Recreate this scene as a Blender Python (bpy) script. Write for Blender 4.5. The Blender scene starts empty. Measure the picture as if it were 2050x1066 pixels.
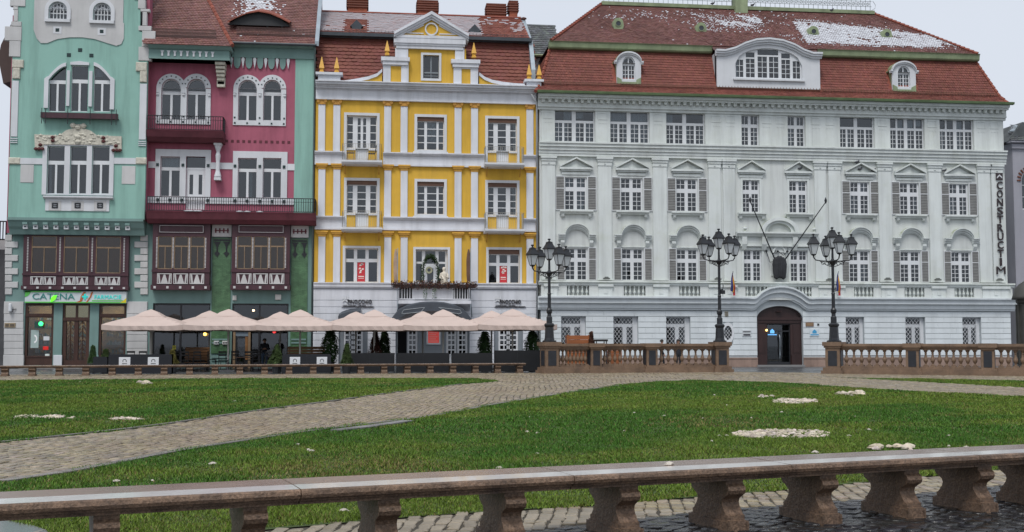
import bpy, math, random
import numpy as np
from mathutils import Vector, Matrix
random.seed(7); RNG = np.random.default_rng(7)
SC = bpy.context.scene; COL = SC.collection
# ------------------------------------------------------------------ camera
PF, PW, PH, EYE, YH = 2300.0, 2050.0, 1066.0, 1.6, 685.0
PHI = math.radians(6.8)
PIT = math.atan((YH - PH/2)/PF)
DIST = EYE/math.tan(math.atan((736-PH/2)/PF) - PIT)*math.cos(PHI)
CAM = Vector((0, -DIST, EYE))
cd = bpy.data.cameras.new('camera'); cam = bpy.data.objects.new('camera', cd); COL.objects.link(cam)
cam.location = CAM; cam.rotation_euler = (math.pi/2 + PIT, 0, -PHI)
cd.sensor_width = 36; cd.lens = 36*PF/PW; cd.clip_end = 2000; cd.clip_start = .1
SC.camera = cam
# ------------------------------------------------------------------ sky and light
SUN_EL, SUN_AZ = math.radians(58), math.radians(205)      # azimuth from +Y, clockwise
w = bpy.data.worlds.new('World'); SC.world = w; w.use_nodes = True
nt = w.node_tree; nt.nodes.clear()
o_ = nt.nodes.new('ShaderNodeOutputWorld'); bg = nt.nodes.new('ShaderNodeBackground')
sk = nt.nodes.new('ShaderNodeTexSky'); sk.sky_type = 'NISHITA'; sk.sun_disc = False
sk.sun_elevation = SUN_EL; sk.sun_rotation = SUN_AZ; sk.air_density = 1.0; sk.dust_density = 6.0; sk.ozone_density = 1.5
hs = nt.nodes.new('ShaderNodeHueSaturation'); hs.inputs['Saturation'].default_value = .35
mx = nt.nodes.new('ShaderNodeMix'); mx.data_type = 'RGBA'
mx.inputs[0].default_value = .8
mx.inputs['B'].default_value = (5.7, 6.15, 6.95, 1)             # even cloud cover over the clear sky
tcw = nt.nodes.new('ShaderNodeTexCoord'); cn = nt.nodes.new('ShaderNodeTexNoise'); cn.inputs['Scale'].default_value = 2.2; cn.inputs['Detail'].default_value = 5
cmx = nt.nodes.new('ShaderNodeMix'); cmx.data_type = 'RGBA'; cmx.inputs['A'].default_value = (5.45, 5.9, 6.75, 1); cmx.inputs['B'].default_value = (6.15, 6.6, 7.3, 1)   # faint tone in the cloud
nt.links.new(tcw.outputs['Generated'], cn.inputs['Vector']); nt.links.new(cn.outputs['Fac'], cmx.inputs[0]); nt.links.new(cmx.outputs['Result'], mx.inputs['B'])
nt.links.new(sk.outputs[0], hs.inputs['Color']); nt.links.new(hs.outputs[0], mx.inputs['A'])
nt.links.new(mx.outputs['Result'], bg.inputs['Color']); bg.inputs['Strength'].default_value = .1
nt.links.new(bg.outputs[0], o_.inputs[0])
sl = bpy.data.lights.new('sun', 'SUN'); sl.energy = 1.5; sl.angle = math.radians(18); sl.color = (1, .97, .93)
so = bpy.data.objects.new('sun', sl); COL.objects.link(so)
sd = Vector((math.sin(SUN_AZ)*math.cos(SUN_EL), math.cos(SUN_AZ)*math.cos(SUN_EL), math.sin(SUN_EL)))
so.rotation_euler = (-sd).to_track_quat('-Z', 'Y').to_euler(); so.location = sd*60
vs = SC.view_settings; vs.view_transform = 'Standard'; vs.look = 'None'; vs.gamma = 1; vs.exposure = 0.43
vs.use_curve_mapping = False
SC.render.engine = 'CYCLES'
SC.cycles.max_bounces = 6; SC.cycles.transparent_max_bounces = 12; SC.cycles.use_denoising = True
# ------------------------------------------------------------------ pixel measurements of the photograph -> metres
_h = Vector((math.sin(PHI), math.cos(PHI), 0)); _R = Vector((math.cos(PHI), -math.sin(PHI), 0))
_F = _h*math.cos(PIT) + Vector((0, 0, math.sin(PIT))); _U = -_h*math.sin(PIT) + Vector((0, 0, math.cos(PIT)))
def ray(px, py): return _F*PF + _R*(px-PW/2) + _U*(PH/2-py)
def onY(px, py, Y=0.0):
    d = ray(px, py); t = (Y-CAM.y)/d.y; p = CAM + d*t; return p.x, p.z
def onZ(px, py, Z=0.0):
    d = ray(px, py); t = (Z-CAM.z)/d.z; p = CAM + d*t; return p.x, p.y
def xx(px, py, Y=0.0): return onY(px, py, Y)[0]
def zz(px, py, Y=0.0): return onY(px, py, Y)[1]
def rc(x0, y0, x1, y1, Y=0.0):
    ym, xm = (y0+y1)/2, (x0+x1)/2
    return xx(x0, ym, Y), xx(x1, ym, Y), zz(xm, y1, Y), zz(xm, y0, Y)   # X0 X1 Z0 Z1
# ------------------------------------------------------------------ mesh helpers
class MB:
    def __init__(s): s.v = []; s.f = []; s.mi = []; s.c = None; s.cur = 0
    def add(s, vs, fs):
        n = len(s.v); s.v += [tuple(p) for p in vs]
        for f in fs: s.f.append(tuple(i+n for i in f)); s.mi.append(s.cur)
    def m(s, i): s.cur = i; return s
    def box(s, x0, x1, y0, y1, z0, z1):
        if x1 < x0: x0, x1 = x1, x0
        if y1 < y0: y0, y1 = y1, y0
        if z1 < z0: z0, z1 = z1, z0
        s.add([(x0,y0,z0),(x1,y0,z0),(x1,y1,z0),(x0,y1,z0),(x0,y0,z1),(x1,y0,z1),(x1,y1,z1),(x0,y1,z1)],
              [(0,3,2,1),(4,5,6,7),(0,1,5,4),(1,2,6,5),(2,3,7,6),(3,0,4,7)]); return s
    def obox(s, c, u, v, n, hu, hv, hn):
        c, u, v, n = Vector(c), Vector(u).normalized()*hu, Vector(v).normalized()*hv, Vector(n).normalized()*hn
        P = [c+a*u+b*v+d*n for d in (-1,1) for a, b in ((-1,-1),(1,-1),(1,1),(-1,1))]
        s.add(P, [(0,3,2,1),(4,5,6,7),(0,1,5,4),(1,2,6,5),(2,3,7,6),(3,0,4,7)]); return s
    def chbox(s, x0, x1, y0, y1, z0, z1, c=.02):
        """box whose front (y0) edges are chamfered"""
        if x1 < x0: x0, x1 = x1, x0
        if z1 < z0: z0, z1 = z1, z0
        s.add([(x0,y1,z0),(x1,y1,z0),(x1,y1,z1),(x0,y1,z1),(x0,y0+c,z0),(x1,y0+c,z0),(x1,y0+c,z1),(x0,y0+c,z1),
               (x0+c,y0,z0+c),(x1-c,y0,z0+c),(x1-c,y0,z1-c),(x0+c,y0,z1-c)],
              [(8,9,10,11),(4,5,9,8),(5,6,10,9),(6,7,11,10),(7,4,8,11),(0,1,5,4),(1,2,6,5),(2,3,7,6),(3,0,4,7)]); return s
    def prism(s, poly, y0, y1):
        n = len(poly); a = sum(poly[i][0]*poly[(i+1) % n][1]-poly[(i+1) % n][0]*poly[i][1] for i in range(n))
        if a < 0: poly = poly[::-1]
        s.add([(x, y0, z) for x, z in poly]+[(x, y1, z) for x, z in poly],
              [tuple(range(n)), tuple(range(2*n-1, n-1, -1))]+[(i, n+i, n+(i+1) % n, (i+1) % n) for i in range(n)]); return s
    def prismx(s, poly, x0, x1):
        n = len(poly); a = sum(poly[i][0]*poly[(i+1) % n][1]-poly[(i+1) % n][0]*poly[i][1] for i in range(n))
        if a < 0: poly = poly[::-1]
        s.add([(x0, y, z) for y, z in poly]+[(x1, y, z) for y, z in poly],
              [tuple(range(n-1, -1, -1)), tuple(range(n, 2*n))]+[(i, (i+1) % n, n+(i+1) % n, n+i) for i in range(n)]); return s
    def prismz(s, poly, z0, z1):
        n = len(poly); a = sum(poly[i][0]*poly[(i+1) % n][1]-poly[(i+1) % n][0]*poly[i][1] for i in range(n))
        if a < 0: poly = poly[::-1]
        s.add([(x, y, z0) for x, y in poly]+[(x, y, z1) for x, y in poly],
              [tuple(range(n-1, -1, -1)), tuple(range(n, 2*n))]+[(i, (i+1) % n, n+(i+1) % n, n+i) for i in range(n)]); return s
    def lathe(s, prof, cx=0, cy=0, cz=0, n=10, ph=0, sx=1, sy=1):
        V = []; Fc = []
        for r, z in prof:
            for k in range(n):
                a = ph+2*math.pi*k/n; V.append((cx+r*math.cos(a)*sx, cy+r*math.sin(a)*sy, cz+z))
        for j in range(len(prof)-1):
            for k in range(n):
                Fc.append((j*n+k, j*n+(k+1) % n, (j+1)*n+(k+1) % n, (j+1)*n+k))
        Fc.append(tuple(range(n-1, -1, -1))); t = (len(prof)-1)*n; Fc.append(tuple(range(t, t+n)))
        s.add(V, Fc); return s
    def tube(s, pts, r, n=6):
        pts = [Vector(p) for p in pts]; rr = r if isinstance(r, (list, tuple)) else [r]*len(pts)
        V = []; Fc = []; up = Vector((0, 0, 1))
        for i, p in enumerate(pts):
            t = (pts[min(i+1, len(pts)-1)]-pts[max(i-1, 0)]).normalized()
            a = t.cross(up);
            if a.length < .05: a = t.cross(Vector((1, 0, 0)))
            a.normalize(); b = a.cross(t)
            for k in range(n):
                q = 2*math.pi*k/n; V.append(p+(a*math.cos(q)+b*math.sin(q))*rr[i])
        for i in range(len(pts)-1):
            for k in range(n): Fc.append((i*n+k, i*n+(k+1) % n, (i+1)*n+(k+1) % n, (i+1)*n+k))
        Fc.append(tuple(range(n))[::-1]); t = (len(pts)-1)*n; Fc.append(tuple(range(t, t+n)))
        s.add(V, Fc); return s
    def plate(s, X0, X1, Z0, Z1, y0, y1, holes=()):
        """sheet with rectangular holes, front at y0, reveals to y1"""
        xs = sorted({X0, X1, *[min(max(h[i], X0), X1) for h in holes for i in (0, 1)]})
        zs = sorted({Z0, Z1, *[min(max(h[i], Z0), Z1) for h in holes for i in (2, 3)]})
        for i in range(len(xs)-1):
            for j in range(len(zs)-1):
                a, b, c, d = xs[i], xs[i+1], zs[j], zs[j+1]
                if b-a < 1e-5 or d-c < 1e-5: continue
                mxx, mz = (a+b)/2, (c+d)/2
                if any(h[0] < mxx < h[1] and h[2] < mz < h[3] for h in holes): continue
                s.add([(a,y0,c),(b,y0,c),(b,y0,d),(a,y0,d)], [(0,1,2,3)])
        for a, b, c, d in [h[:4] for h in holes]:
            s.add([(a,y0,c),(b,y0,c),(b,y0,d),(a,y0,d),(a,y1,c),(b,y1,c),(b,y1,d),(a,y1,d)],
                  [(0,4,5,1),(1,5,6,2),(2,6,7,3),(3,7,4,0)])
        a, b, c, d = X0, X1, Z0, Z1
        s.add([(a,y0,c),(b,y0,c),(b,y0,d),(a,y0,d),(a,y1,c),(b,y1,c),(b,y1,d),(a,y1,d)],
              [(0,1,5,4),(1,2,6,5),(2,3,7,6),(3,0,4,7)]); return s
    def archfill(s, X0, X1, Zs, Z1, y0, y1, n=8, ztop=None):
        """fills the corners above a semi-elliptical arch springing at Zs, crown Z1, inside a rectangular hole up to ztop"""
        zt = Z1 if ztop is None else ztop; cx = (X0+X1)/2; rx = (X1-X0)/2; rz = Z1-Zs
        pts = [(cx-rx*math.cos(math.pi*k/(2*n)), Zs+rz*math.sin(math.pi*k/(2*n))) for k in range(n+1)]
        for sg in (1, -1):
            for k in range(n):
                q = [pts[k], pts[k+1], (pts[k+1][0], zt), (pts[k][0], zt)]
                q = [(cx+sg*(x-cx), z) for x, z in q]
                if abs(q[1][1]-zt) < 1e-6: q = [q[0], q[1], q[3]]
                s.prism(q, y0, y1)
        return s
    def arcband(s, cx, zc, ri, ro, y0, y1, a0=0, a1=math.pi, n=14, ez=1.0):
        for k in range(n):
            a, b = a0+(a1-a0)*k/n, a0+(a1-a0)*(k+1)/n
            s.prism([(cx+r*math.cos(t), zc+r*math.sin(t)*ez) for r, t in ((ri, a), (ro, a), (ro, b), (ri, b))], y0, y1)
        return s
    def pathband(s, pts, th, y0, y1):
        """band of vertical thickness th under an XZ polyline"""
        for (xa, za), (xb, zb) in zip(pts, pts[1:]): s.prism([(xa, za-th), (xb, zb-th), (xb, zb), (xa, za)], y0, y1)
        return s
ORG = {}
def top_of(o):
    while o.parent: o = o.parent
    return o
def meshdata(name, mb, mats, org=Vector((0, 0, 0)), smooth=False):
    me = bpy.data.meshes.new(name)
    me.from_pydata([(x-org[0], y-org[1], z-org[2]) for x, y, z in mb.v], [], mb.f)
    for m_ in (mats if isinstance(mats, (list, tuple)) else [mats]): me.materials.append(m_)
    if any(mb.mi): me.polygons.foreach_set('material_index', mb.mi)
    if smooth: me.polygons.foreach_set('use_smooth', [True]*len(mb.f))
    if mb.c is not None:
        a = me.attributes.new('col', 'FLOAT_COLOR', 'FACE')
        arr = np.ones((len(mb.f), 4), np.float32); arr[:, :3] = np.asarray(mb.c, np.float32).reshape(len(mb.f), -1)
        a.data.foreach_set('color', arr.ravel())
    me.update(); return me
def obj(name, mb, mats, parent=None, smooth=False, kind=None, label=None):
    org = Vector((0, 0, 0))
    if parent is not None: org = ORG.get(top_of(parent).name, org)
    o = bpy.data.objects.new(name, meshdata(name, mb, mats, org, smooth)); COL.objects.link(o)
    if parent is not None: o.parent = parent
    if kind: o['kind'] = kind
    if label: o['label'] = label
    return o
def inst(name, me, parent, loc, rz=0, sc=(1, 1, 1)):
    o = bpy.data.objects.new(name, me); COL.objects.link(o); o.parent = parent
    org = ORG.get(top_of(parent).name, Vector((0, 0, 0))) if parent else Vector((0, 0, 0))
    o.location = Vector(loc)-org; o.rotation_euler = (0, 0, rz); o.scale = sc
    return o
def tag(o, label, cat, group=None, kind=None):
    o['label'] = label; o['category'] = cat
    if group: o['group'] = group
    if kind: o['kind'] = kind
    return o
def thing(name, label, cat, loc=(0, 0, 0), rz=0, group=None, world=False):
    o = bpy.data.objects.new(name, None); COL.objects.link(o); o.empty_display_size = .2
    o.location = loc; o.rotation_euler = (0, 0, rz)
    if world: ORG[o.name] = Vector(loc)
    return tag(o, label, cat, group)
def single(name, mb, mats, label, cat, loc, group=None, smooth=False, local=False, rz=0):
    """a thing that is one mesh; its vertices are given in world space unless local"""
    o = bpy.data.objects.new(name, meshdata(name, mb, mats, Vector((0, 0, 0)) if local else Vector(loc), smooth)); COL.objects.link(o)
    o.location = loc; o.rotation_euler = (0, 0, rz)
    if not local: ORG[o.name] = Vector(loc)
    return tag(o, label, cat, group)
def copy_tree(o, parent=None):
    c = o.copy(); COL.objects.link(c); c.parent = parent
    for ch in list(o.children): copy_tree(ch, c)
    return c
# ------------------------------------------------------------------ materials
def MAT(name, col, rough=.8, var=.12, scale=1.5, bump=0.0, bscale=30., metal=0., streak=0., moss=0., attr=False, rnd=0., spec=.4,
        emit=0., fine=0., wet=0., stretch=None, col2=None, c2s=None, brickn=None, dirt=None):
    m = bpy.data.materials.new(name); m.use_nodes = True; T = m.node_tree; N = T.nodes; L = T.links
    b = N['Principled BSDF']; b.inputs['Roughness'].default_value = rough; b.inputs['Metallic'].default_value = metal
    b.inputs['Specular IOR Level'].default_value = spec
    if emit:
        b.inputs['Base Color'].default_value = (*col, 1); b.inputs['Emission Color'].default_value = (*col, 1)
        b.inputs['Emission Strength'].default_value = emit; return m
    tc = N.new('ShaderNodeTexCoord'); src = tc.outputs['Object']
    if stretch:
        mp = N.new('ShaderNodeMapping'); mp.inputs['Scale'].default_value = stretch; L.new(src, mp.inputs[0]); src = mp.outputs[0]
    def noise(sc, det=4., ro=.6, s=None):
        n = N.new('ShaderNodeTexNoise'); n.inputs['Scale'].default_value = sc; n.inputs['Detail'].default_value = det
        n.inputs['Roughness'].default_value = ro; L.new(s or src, n.inputs['Vector']); return n.outputs['Fac']
    def math_(op, a, bb):
        n = N.new('ShaderNodeMath'); n.operation = op
        for i, q in enumerate((a, bb)):
            if isinstance(q, (int, float)): n.inputs[i].default_value = q
            else: L.new(q, n.inputs[i])
        return n.outputs[0]
    def mrange(v, a, bb, c, d):
        n = N.new('ShaderNodeMapRange'); L.new(v, n.inputs[0])
        for i, q in enumerate((a, bb, c, d)): n.inputs[i+1].default_value = q
        return n.outputs[0]
    def mixc(f, A, B, mode='MIX'):
        n = N.new('ShaderNodeMix'); n.data_type = 'RGBA'; n.blend_type = mode
        for k, q in ((0, f), ('A', A), ('B', B)):
            if isinstance(q, tuple): n.inputs[k].default_value = (*q, 1)
            elif isinstance(q, (int, float)): n.inputs[k].default_value = q
            else: L.new(q, n.inputs[k])
        return n.outputs['Result']
    n1 = noise(scale)
    if col2: C = mixc(mrange(noise(c2s or scale), .4, .62, 0, 1), col, col2)
    else:
        rgb = N.new('ShaderNodeRGB'); rgb.outputs[0].default_value = (*col, 1); C = rgb.outputs[0]
    f = mrange(n1, .3, .7, 1-var, 1+var)
    if fine: f = math_('MULTIPLY', f, mrange(noise(bscale*1.7, 2), .3, .7, 1-fine, 1+fine))
    if streak:
        mp = N.new('ShaderNodeMapping'); mp.inputs['Scale'].default_value = (1.1, 1.1, .09); L.new(tc.outputs['Object'], mp.inputs[0])
        f = math_('MULTIPLY', f, mrange(noise(1.6, 5, .65, mp.outputs[0]), .45, .75, 1, 1-streak))
    if rnd:
        oi = N.new('ShaderNodeObjectInfo'); f = math_('MULTIPLY', f, mrange(oi.outputs['Random'], 0, 1, 1-rnd, 1+rnd))
    hv = N.new('ShaderNodeCombineXYZ')
    for i in range(3): L.new(f, hv.inputs[i])
    C = mixc(1., C, hv.outputs[0], 'MULTIPLY')
    if attr:
        at = N.new('ShaderNodeAttribute'); at.attribute_name = 'col'; C = mixc(1., C, at.outputs['Color'], 'MULTIPLY')
    if brickn:
        bt = N.new('ShaderNodeTexBrick'); bt.inputs['Scale'].default_value = 1; bt.inputs['Brick Width'].default_value = brickn[0]
        bt.inputs['Row Height'].default_value = brickn[1]; bt.inputs['Mortar Size'].default_value = brickn[2]
        sx = N.new('ShaderNodeSeparateXYZ'); L.new(tc.outputs['Object'], sx.inputs[0]); cb = N.new('ShaderNodeCombineXYZ')
        L.new(math_('ADD', sx.outputs[0], sx.outputs[1]), cb.inputs[0]); L.new(sx.outputs[2], cb.inputs[1]); L.new(cb.outputs[0], bt.inputs['Vector'])
        bt.inputs['Color1'].default_value = (1.15, 1.1, 1.1, 1); bt.inputs['Color2'].default_value = (.8, .8, .8, 1); bt.inputs['Mortar'].default_value = (*brickn[3], 1)
        C = mixc(1., C, bt.outputs['Color'], 'MULTIPLY')
    if moss:
        g = N.new('ShaderNodeNewGeometry'); s2 = N.new('ShaderNodeSeparateXYZ'); L.new(g.outputs['Normal'], s2.inputs[0])
        mf = math_('MULTIPLY', mrange(s2.outputs[2], .15, .6, 0, 1), mrange(noise(3.2, 5), .3, .55, .25, 1))
        C = mixc(math_('MULTIPLY', mf, moss), C, (.17, .2, .075))
        mf2 = mrange(noise(.9, 6, .7), .56, .72, 0, .25*moss); C = mixc(mf2, C, (.42, .47, .30))
    if dirt:
        C = mixc(mrange(noise(dirt[0], 6, .7), .5, .72, 0, dirt[1]), C, dirt[2])
    L.new(C, b.inputs['Base Color'])
    if wet:
        L.new(mrange(noise(.7, 3), .38, .6, rough-wet, rough), b.inputs['Roughness'])
    if bump:
        bp = N.new('ShaderNodeBump'); bp.inputs['Strength'].default_value = bump; bp.inputs['Distance'].default_value = .02
        L.new(noise(bscale, 5, .65), bp.inputs['Height']); L.new(bp.outputs[0], b.inputs['Normal'])
    return m
def GLASS(name, tint, mixg=1.0, rough=.02, base=.03):
    m = bpy.data.materials.new(name); m.use_nodes = True; T = m.node_tree; N = T.nodes; L = T.links; N.clear()
    o = N.new('ShaderNodeOutputMaterial'); t = N.new('ShaderNodeBsdfTransparent'); t.inputs[0].default_value = (*tint, 1)
    g = N.new('ShaderNodeBsdfGlossy'); g.inputs['Roughness'].default_value = rough; g.inputs['Color'].default_value = (.95, .97, 1, 1)
    lw = N.new('ShaderNodeFresnel'); lw.inputs['IOR'].default_value = 1.55
    tc = N.new('ShaderNodeTexCoord'); no = N.new('ShaderNodeTexNoise'); no.inputs['Scale'].default_value = .9; L.new(tc.outputs['Object'], no.inputs[0])
    bp = N.new('ShaderNodeBump'); bp.inputs['Strength'].default_value = .05; L.new(no.outputs['Fac'], bp.inputs['Height']); L.new(bp.outputs[0], g.inputs['Normal'])
    mu = N.new('ShaderNodeMath'); mu.operation = 'MULTIPLY_ADD'; mu.inputs[1].default_value = mixg; mu.inputs[2].default_value = base; L.new(lw.outputs[0], mu.inputs[0])
    x = N.new('ShaderNodeMixShader'); L.new(mu.outputs[0], x.inputs[0]); L.new(t.outputs[0], x.inputs[1]); L.new(g.outputs[0], x.inputs[2]); L.new(x.outputs[0], o.inputs[0])
    return m
WHITE = MAT('white_stucco', (.62, .66, .655), .85, .06, .5, .15, 60, streak=.24, moss=.75, dirt=(.55, .35, (.47, .49, .43)))
WHITE2 = MAT('pale_stucco', (.59, .62, .612), .85, .06, .6, .15, 60, streak=.26, moss=.6, dirt=(.6, .3, (.42, .45, .38)))
WBASE = MAT('white_block', (.63, .675, .70), .85, .05, .8, .2, 60, streak=.12, rnd=.03, moss=.25)
WTRIM = MAT('white_trim', (.58, .60, .63), .8, .05, .7, .1, 60, streak=.12)
WYELL = MAT('white_band', (.62, .64, .685), .8, .05, .7, .1, 60, streak=.24, dirt=(.6, .3, (.46, .47, .48)))
YELLOW = MAT('yellow_stucco', (.63, .385, .05), .85, .07, .6, .15, 60, streak=.24, dirt=(.7, .35, (.46, .28, .06)))
GOLD = MAT('gold_paint', (.62, .34, .045), .45, .15, 6, .2, 30, spec=.5)
OCHRE = MAT('ochre_capital', (.48, .25, .05), .7, .2, 6, .2, 30)
TEAL = MAT('teal_stucco', (.25, .44, .385), .85, .08, .5, .15, 60, streak=.3, dirt=(.5, .4, (.17, .31, .27)))
TEAL2 = MAT('teal_dull', (.165, .265, .25), .85, .08, .7, .15, 60, streak=.12)
PINK = MAT('crimson_stucco', (.345, .10, .148), .85, .09, .6, .15, 60, streak=.3, dirt=(.5, .45, (.22, .065, .095)))
PINKD = MAT('maroon_slab', (.11, .028, .04), .75, .2, 1.5, .2, 30, streak=.2)
GREYW = MAT('grey_white_stucco', (.49, .49, .49), .85, .08, .8, .2, 40, streak=.15, rnd=.05)
CREAM = MAT('cream_relief', (.50, .48, .41), .85, .2, 5, .8, 9)
MAROON = MAT('maroon_wood', (.055, .022, .03), .5, .25, 3, .2, 20, stretch=(1, 1, .3))
BROWNW = MAT('brown_wood', (.052, .023, .016), .45, .3, 2, .2, 20, stretch=(3, 3, .4))
TANW = MAT('tan_wood', (.22, .15, .09), .5, .25, 3, .1, 20)
DARKW = MAT('dark_brown_door', (.035, .018, .017), .4, .25, 2, .2, 20, stretch=(3, 3, .4))
GTILE = MAT('green_wall_tile', (.07, .15, .075), .25, .35, 2.2, .1, 20, brickn=(.22, .075, .006, (.55, .6, .5)))
BLACK = MAT('black_iron', (.018, .02, .024), .45, .2, 4, .1, 40)
LAMPB = MAT('lamp_iron', (.016, .018, .022), .35, .25, 5, .25, 50)
DARKM = MAT('dark_square', (.012, .03, .03), .3, .1)
RTILE = MAT('red_roof_tile', (.168, .056, .043), .75, .25, .35, .3, 40, attr=True, rnd=.02)
PTILE = MAT('weathered_roof_tile', (.165, .08, .072), .6, .22, .5, .3, 40, attr=True)
MTILE = MAT('maroon_roof_tile', (.15, .05, .038), .7, .22, .5, .3, 40, attr=True)
OTILE = MAT('orange_roof_tile', (.20, .068, .048), .7, .2, .4, .3, 40, attr=True)
SLATE = MAT('slate', (.075, .085, .09), .7, .3, 1.5, .5, 6, attr=False)
GREENM = MAT('green_metal', (.23, .28, .165), .6, .2, 1.2, .15, 20, streak=.25)
ZINC = MAT('zinc', (.30, .35, .39), .4, .15, 1.5, .1, 10, metal=.3)
DZINC = MAT('dark_metal', (.04, .05, .06), .5, .2, 2, .1, 10)
BRICKC = MAT('chimney_brick', (.34, .105, .06), .85, .15, 1.2, .3, 30, brickn=(.26, .08, .012, (.6, .55, .5)), streak=.15)
BRICKO = MAT('old_brick', (.16, .065, .045), .9, .2, 1.2, .3, 30, brickn=(.26, .08, .012, (.8, .8, .75)), streak=.2)
SNOW = MAT('snow', (.52, .54, .58), .7, .08, 6, .5, 30)
STONEW = MAT('wet_strip_painted_sheen', (.50, .485, .475), .16, .1, 1.5, .05, 14, fine=.05, wet=.08, spec=.6)  # worn wet strip; its white reflection is put into the pale colour
DSNOW = MAT('old_snow', (.50, .455, .40), .75, .25, 9, .8, 30)
INT = MAT('room', (.06, .063, .068), .9, .3, .8)
INTW = MAT('warm_room', (.42, .30, .15), .9, .3, .8)
CURT = MAT('curtain', (.72, .74, .76), .9, .05, 3)
GL = GLASS('window_glass', (.6, .64, .66), 1.0, .02, .015)
GL2 = GLASS('old_window_glass', (.6, .64, .66), 1.0, .03, .022)
GLB = GLASS('leaded_brown_glass', (.55, .45, .34), .9, .05, .02)
GLD = GLASS('dark_glass', (.5, .52, .54), 1.0, .03, .02)
WFR = MAT('white_window_frame', (.62, .64, .665), .5, .04, 2)
SLATS = MAT('shutter_slat', (.19, .192, .188), .6, .15, 4)
SLATB = MAT('shutter_back', (.05, .05, .051), .8, .2, 4)
ROLL = MAT('roller_box', (.115, .06, .04), .6, .15, 2)
STONE = MAT('brown_stone', (.175, .115, .075), .75, .25, 1.6, .5, 22, fine=.2, dirt=(1.1, .75, (.07, .05, .04)), wet=.25)
STONEB = MAT('bench_stone', (.16, .102, .066), .55, .45, 3.0, 1.0, 28, fine=.4, dirt=(2.4, .9, (.035, .022, .018)), wet=.2)
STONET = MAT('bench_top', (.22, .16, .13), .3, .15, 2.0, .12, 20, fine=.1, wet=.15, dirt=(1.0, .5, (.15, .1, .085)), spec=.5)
def plainm(name, col, rough=.6, **k): return MAT(name, col, rough, k.pop('var', .05), **k)
# ------------------------------------------------------------------ shared architecture builders
RT2 = MAT('curved_roof_tile', (.22, .062, .04), .75, .25, 2.0, .6, 9)
def wall(root, name, X0, X1, Z0, Z1, Y, holes, mat, depth=.35, arches=()):
    mb = MB().plate(X0, X1, Z0, Z1, Y, Y+depth, holes)
    for a in arches: mb.archfill(a[0], a[1], a[2], a[3], Y, Y+depth, 8)
    return obj(name, mb, mat, root)
def window(root, R, Y, sashes, fm=None, rv=.2, bar=.03, glass=None, name='window', arch=None, curtain=None, ft=.07):
    X0, X1, Z0, Z1 = R; W_, H_ = X1-X0, Z1-Z0; fm = fm or WFR; glass = glass or GL
    A = [(X0+s[0]*W_, X0+s[1]*W_, Z0+s[2]*H_, Z0+s[3]*H_) for s in sashes]
    yb = Y+rv; mb = MB().plate(X0, X1, Z0, Z1, yb-ft, yb+.02, A)
    for a, s in zip(A, sashes):
        nx, nz = (s[4], s[5]) if len(s) > 4 else (1, 1)
        for i in range(1, nx): x = a[0]+(a[1]-a[0])*i/nx; mb.box(x-bar/2, x+bar/2, yb-ft*.7, yb, a[2], a[3])
        for j in range(1, nz): z = a[2]+(a[3]-a[2])*j/nz; mb.box(a[0], a[1], yb-ft*.7+.004, yb-.004, z-bar/2, z+bar/2)
    if arch is not None:
        cx = (X0+X1)/2; rx = (X1-X0)/2
        mb.arcband(cx, arch, rx-.07, rx+.01, yb-ft-.02, yb, ez=(Z1-arch)/rx)
    o = obj(name, mb, fm, root)
    for a in A:
        obj('pane', MB().box(a[0], a[1], yb-.012, yb-.004, a[2], a[3]), glass, o)
    if curtain:
        for a, s in zip(A, sashes):
            if random.random() > curtain: continue
            side = random.random(); c0, c1 = (a[0], a[1]) if side < .5 else ((a[0], a[0]+(a[1]-a[0])*.45) if side < .75 else (a[0]+(a[1]-a[0])*.55, a[1]))
            n = 10; mbc = MB(); zt, zb = a[3], a[2]+(0 if random.random() < .7 else (a[3]-a[2])*.3)
            V = []; 
            for k in range(n+1):
                x = c0+(c1-c0)*k/n; y = yb+.12+.03*math.sin(k*2.1)
                V += [(x, y, zb), (x, y, zt)]
            mbc.add(V, [(2*k, 2*k+2, 2*k+3, 2*k+1) for k in range(n)]); obj('curtain', mbc, CURT, o)
    return o
def shutter(win, R, Y):
    X0, X1, Z0, Z1 = R; mb = MB(); H_ = Z1-Z0
    f = .04
    mb.m(0).box(X0, X0+f, Y-.06, Y-.002, Z0, Z1).box(X1-f, X1, Y-.06, Y-.002, Z0, Z1)
    for z in (Z0, Z0+H_*.63, Z1-f): mb.box(X0+f, X1-f, Y-.058, Y-.003, z, z+f)
    mb.m(2).box(X0+f, X1-f, Y-.018, Y-.004, Z0+f, Z1-f)
    n = 20; mb.m(1)
    for k in range(n):
        z = Z0+f+(H_-2*f)*(k+.5)/n; h = (H_-2*f)/n*.52
        mb.add([(X0+f, Y-.05, z-h), (X1-f, Y-.05, z-h), (X1-f, Y-.022, z+h*.55), (X0+f, Y-.022, z+h*.55)], [(0, 1, 2, 3)])
    return obj('shutter', mb, [WFR, SLATS, SLATB], win)
def inpoly(poly, x, y):
    c = False; n = len(poly); j = n-1
    for i in range(n):
        xi, yi = poly[i]; xj, yj = poly[j]
        if (yi > y) != (yj > y) and x < (xj-xi)*(y-yi)/(yj-yi)+xi: c = not c
        j = i
    return c
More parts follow.
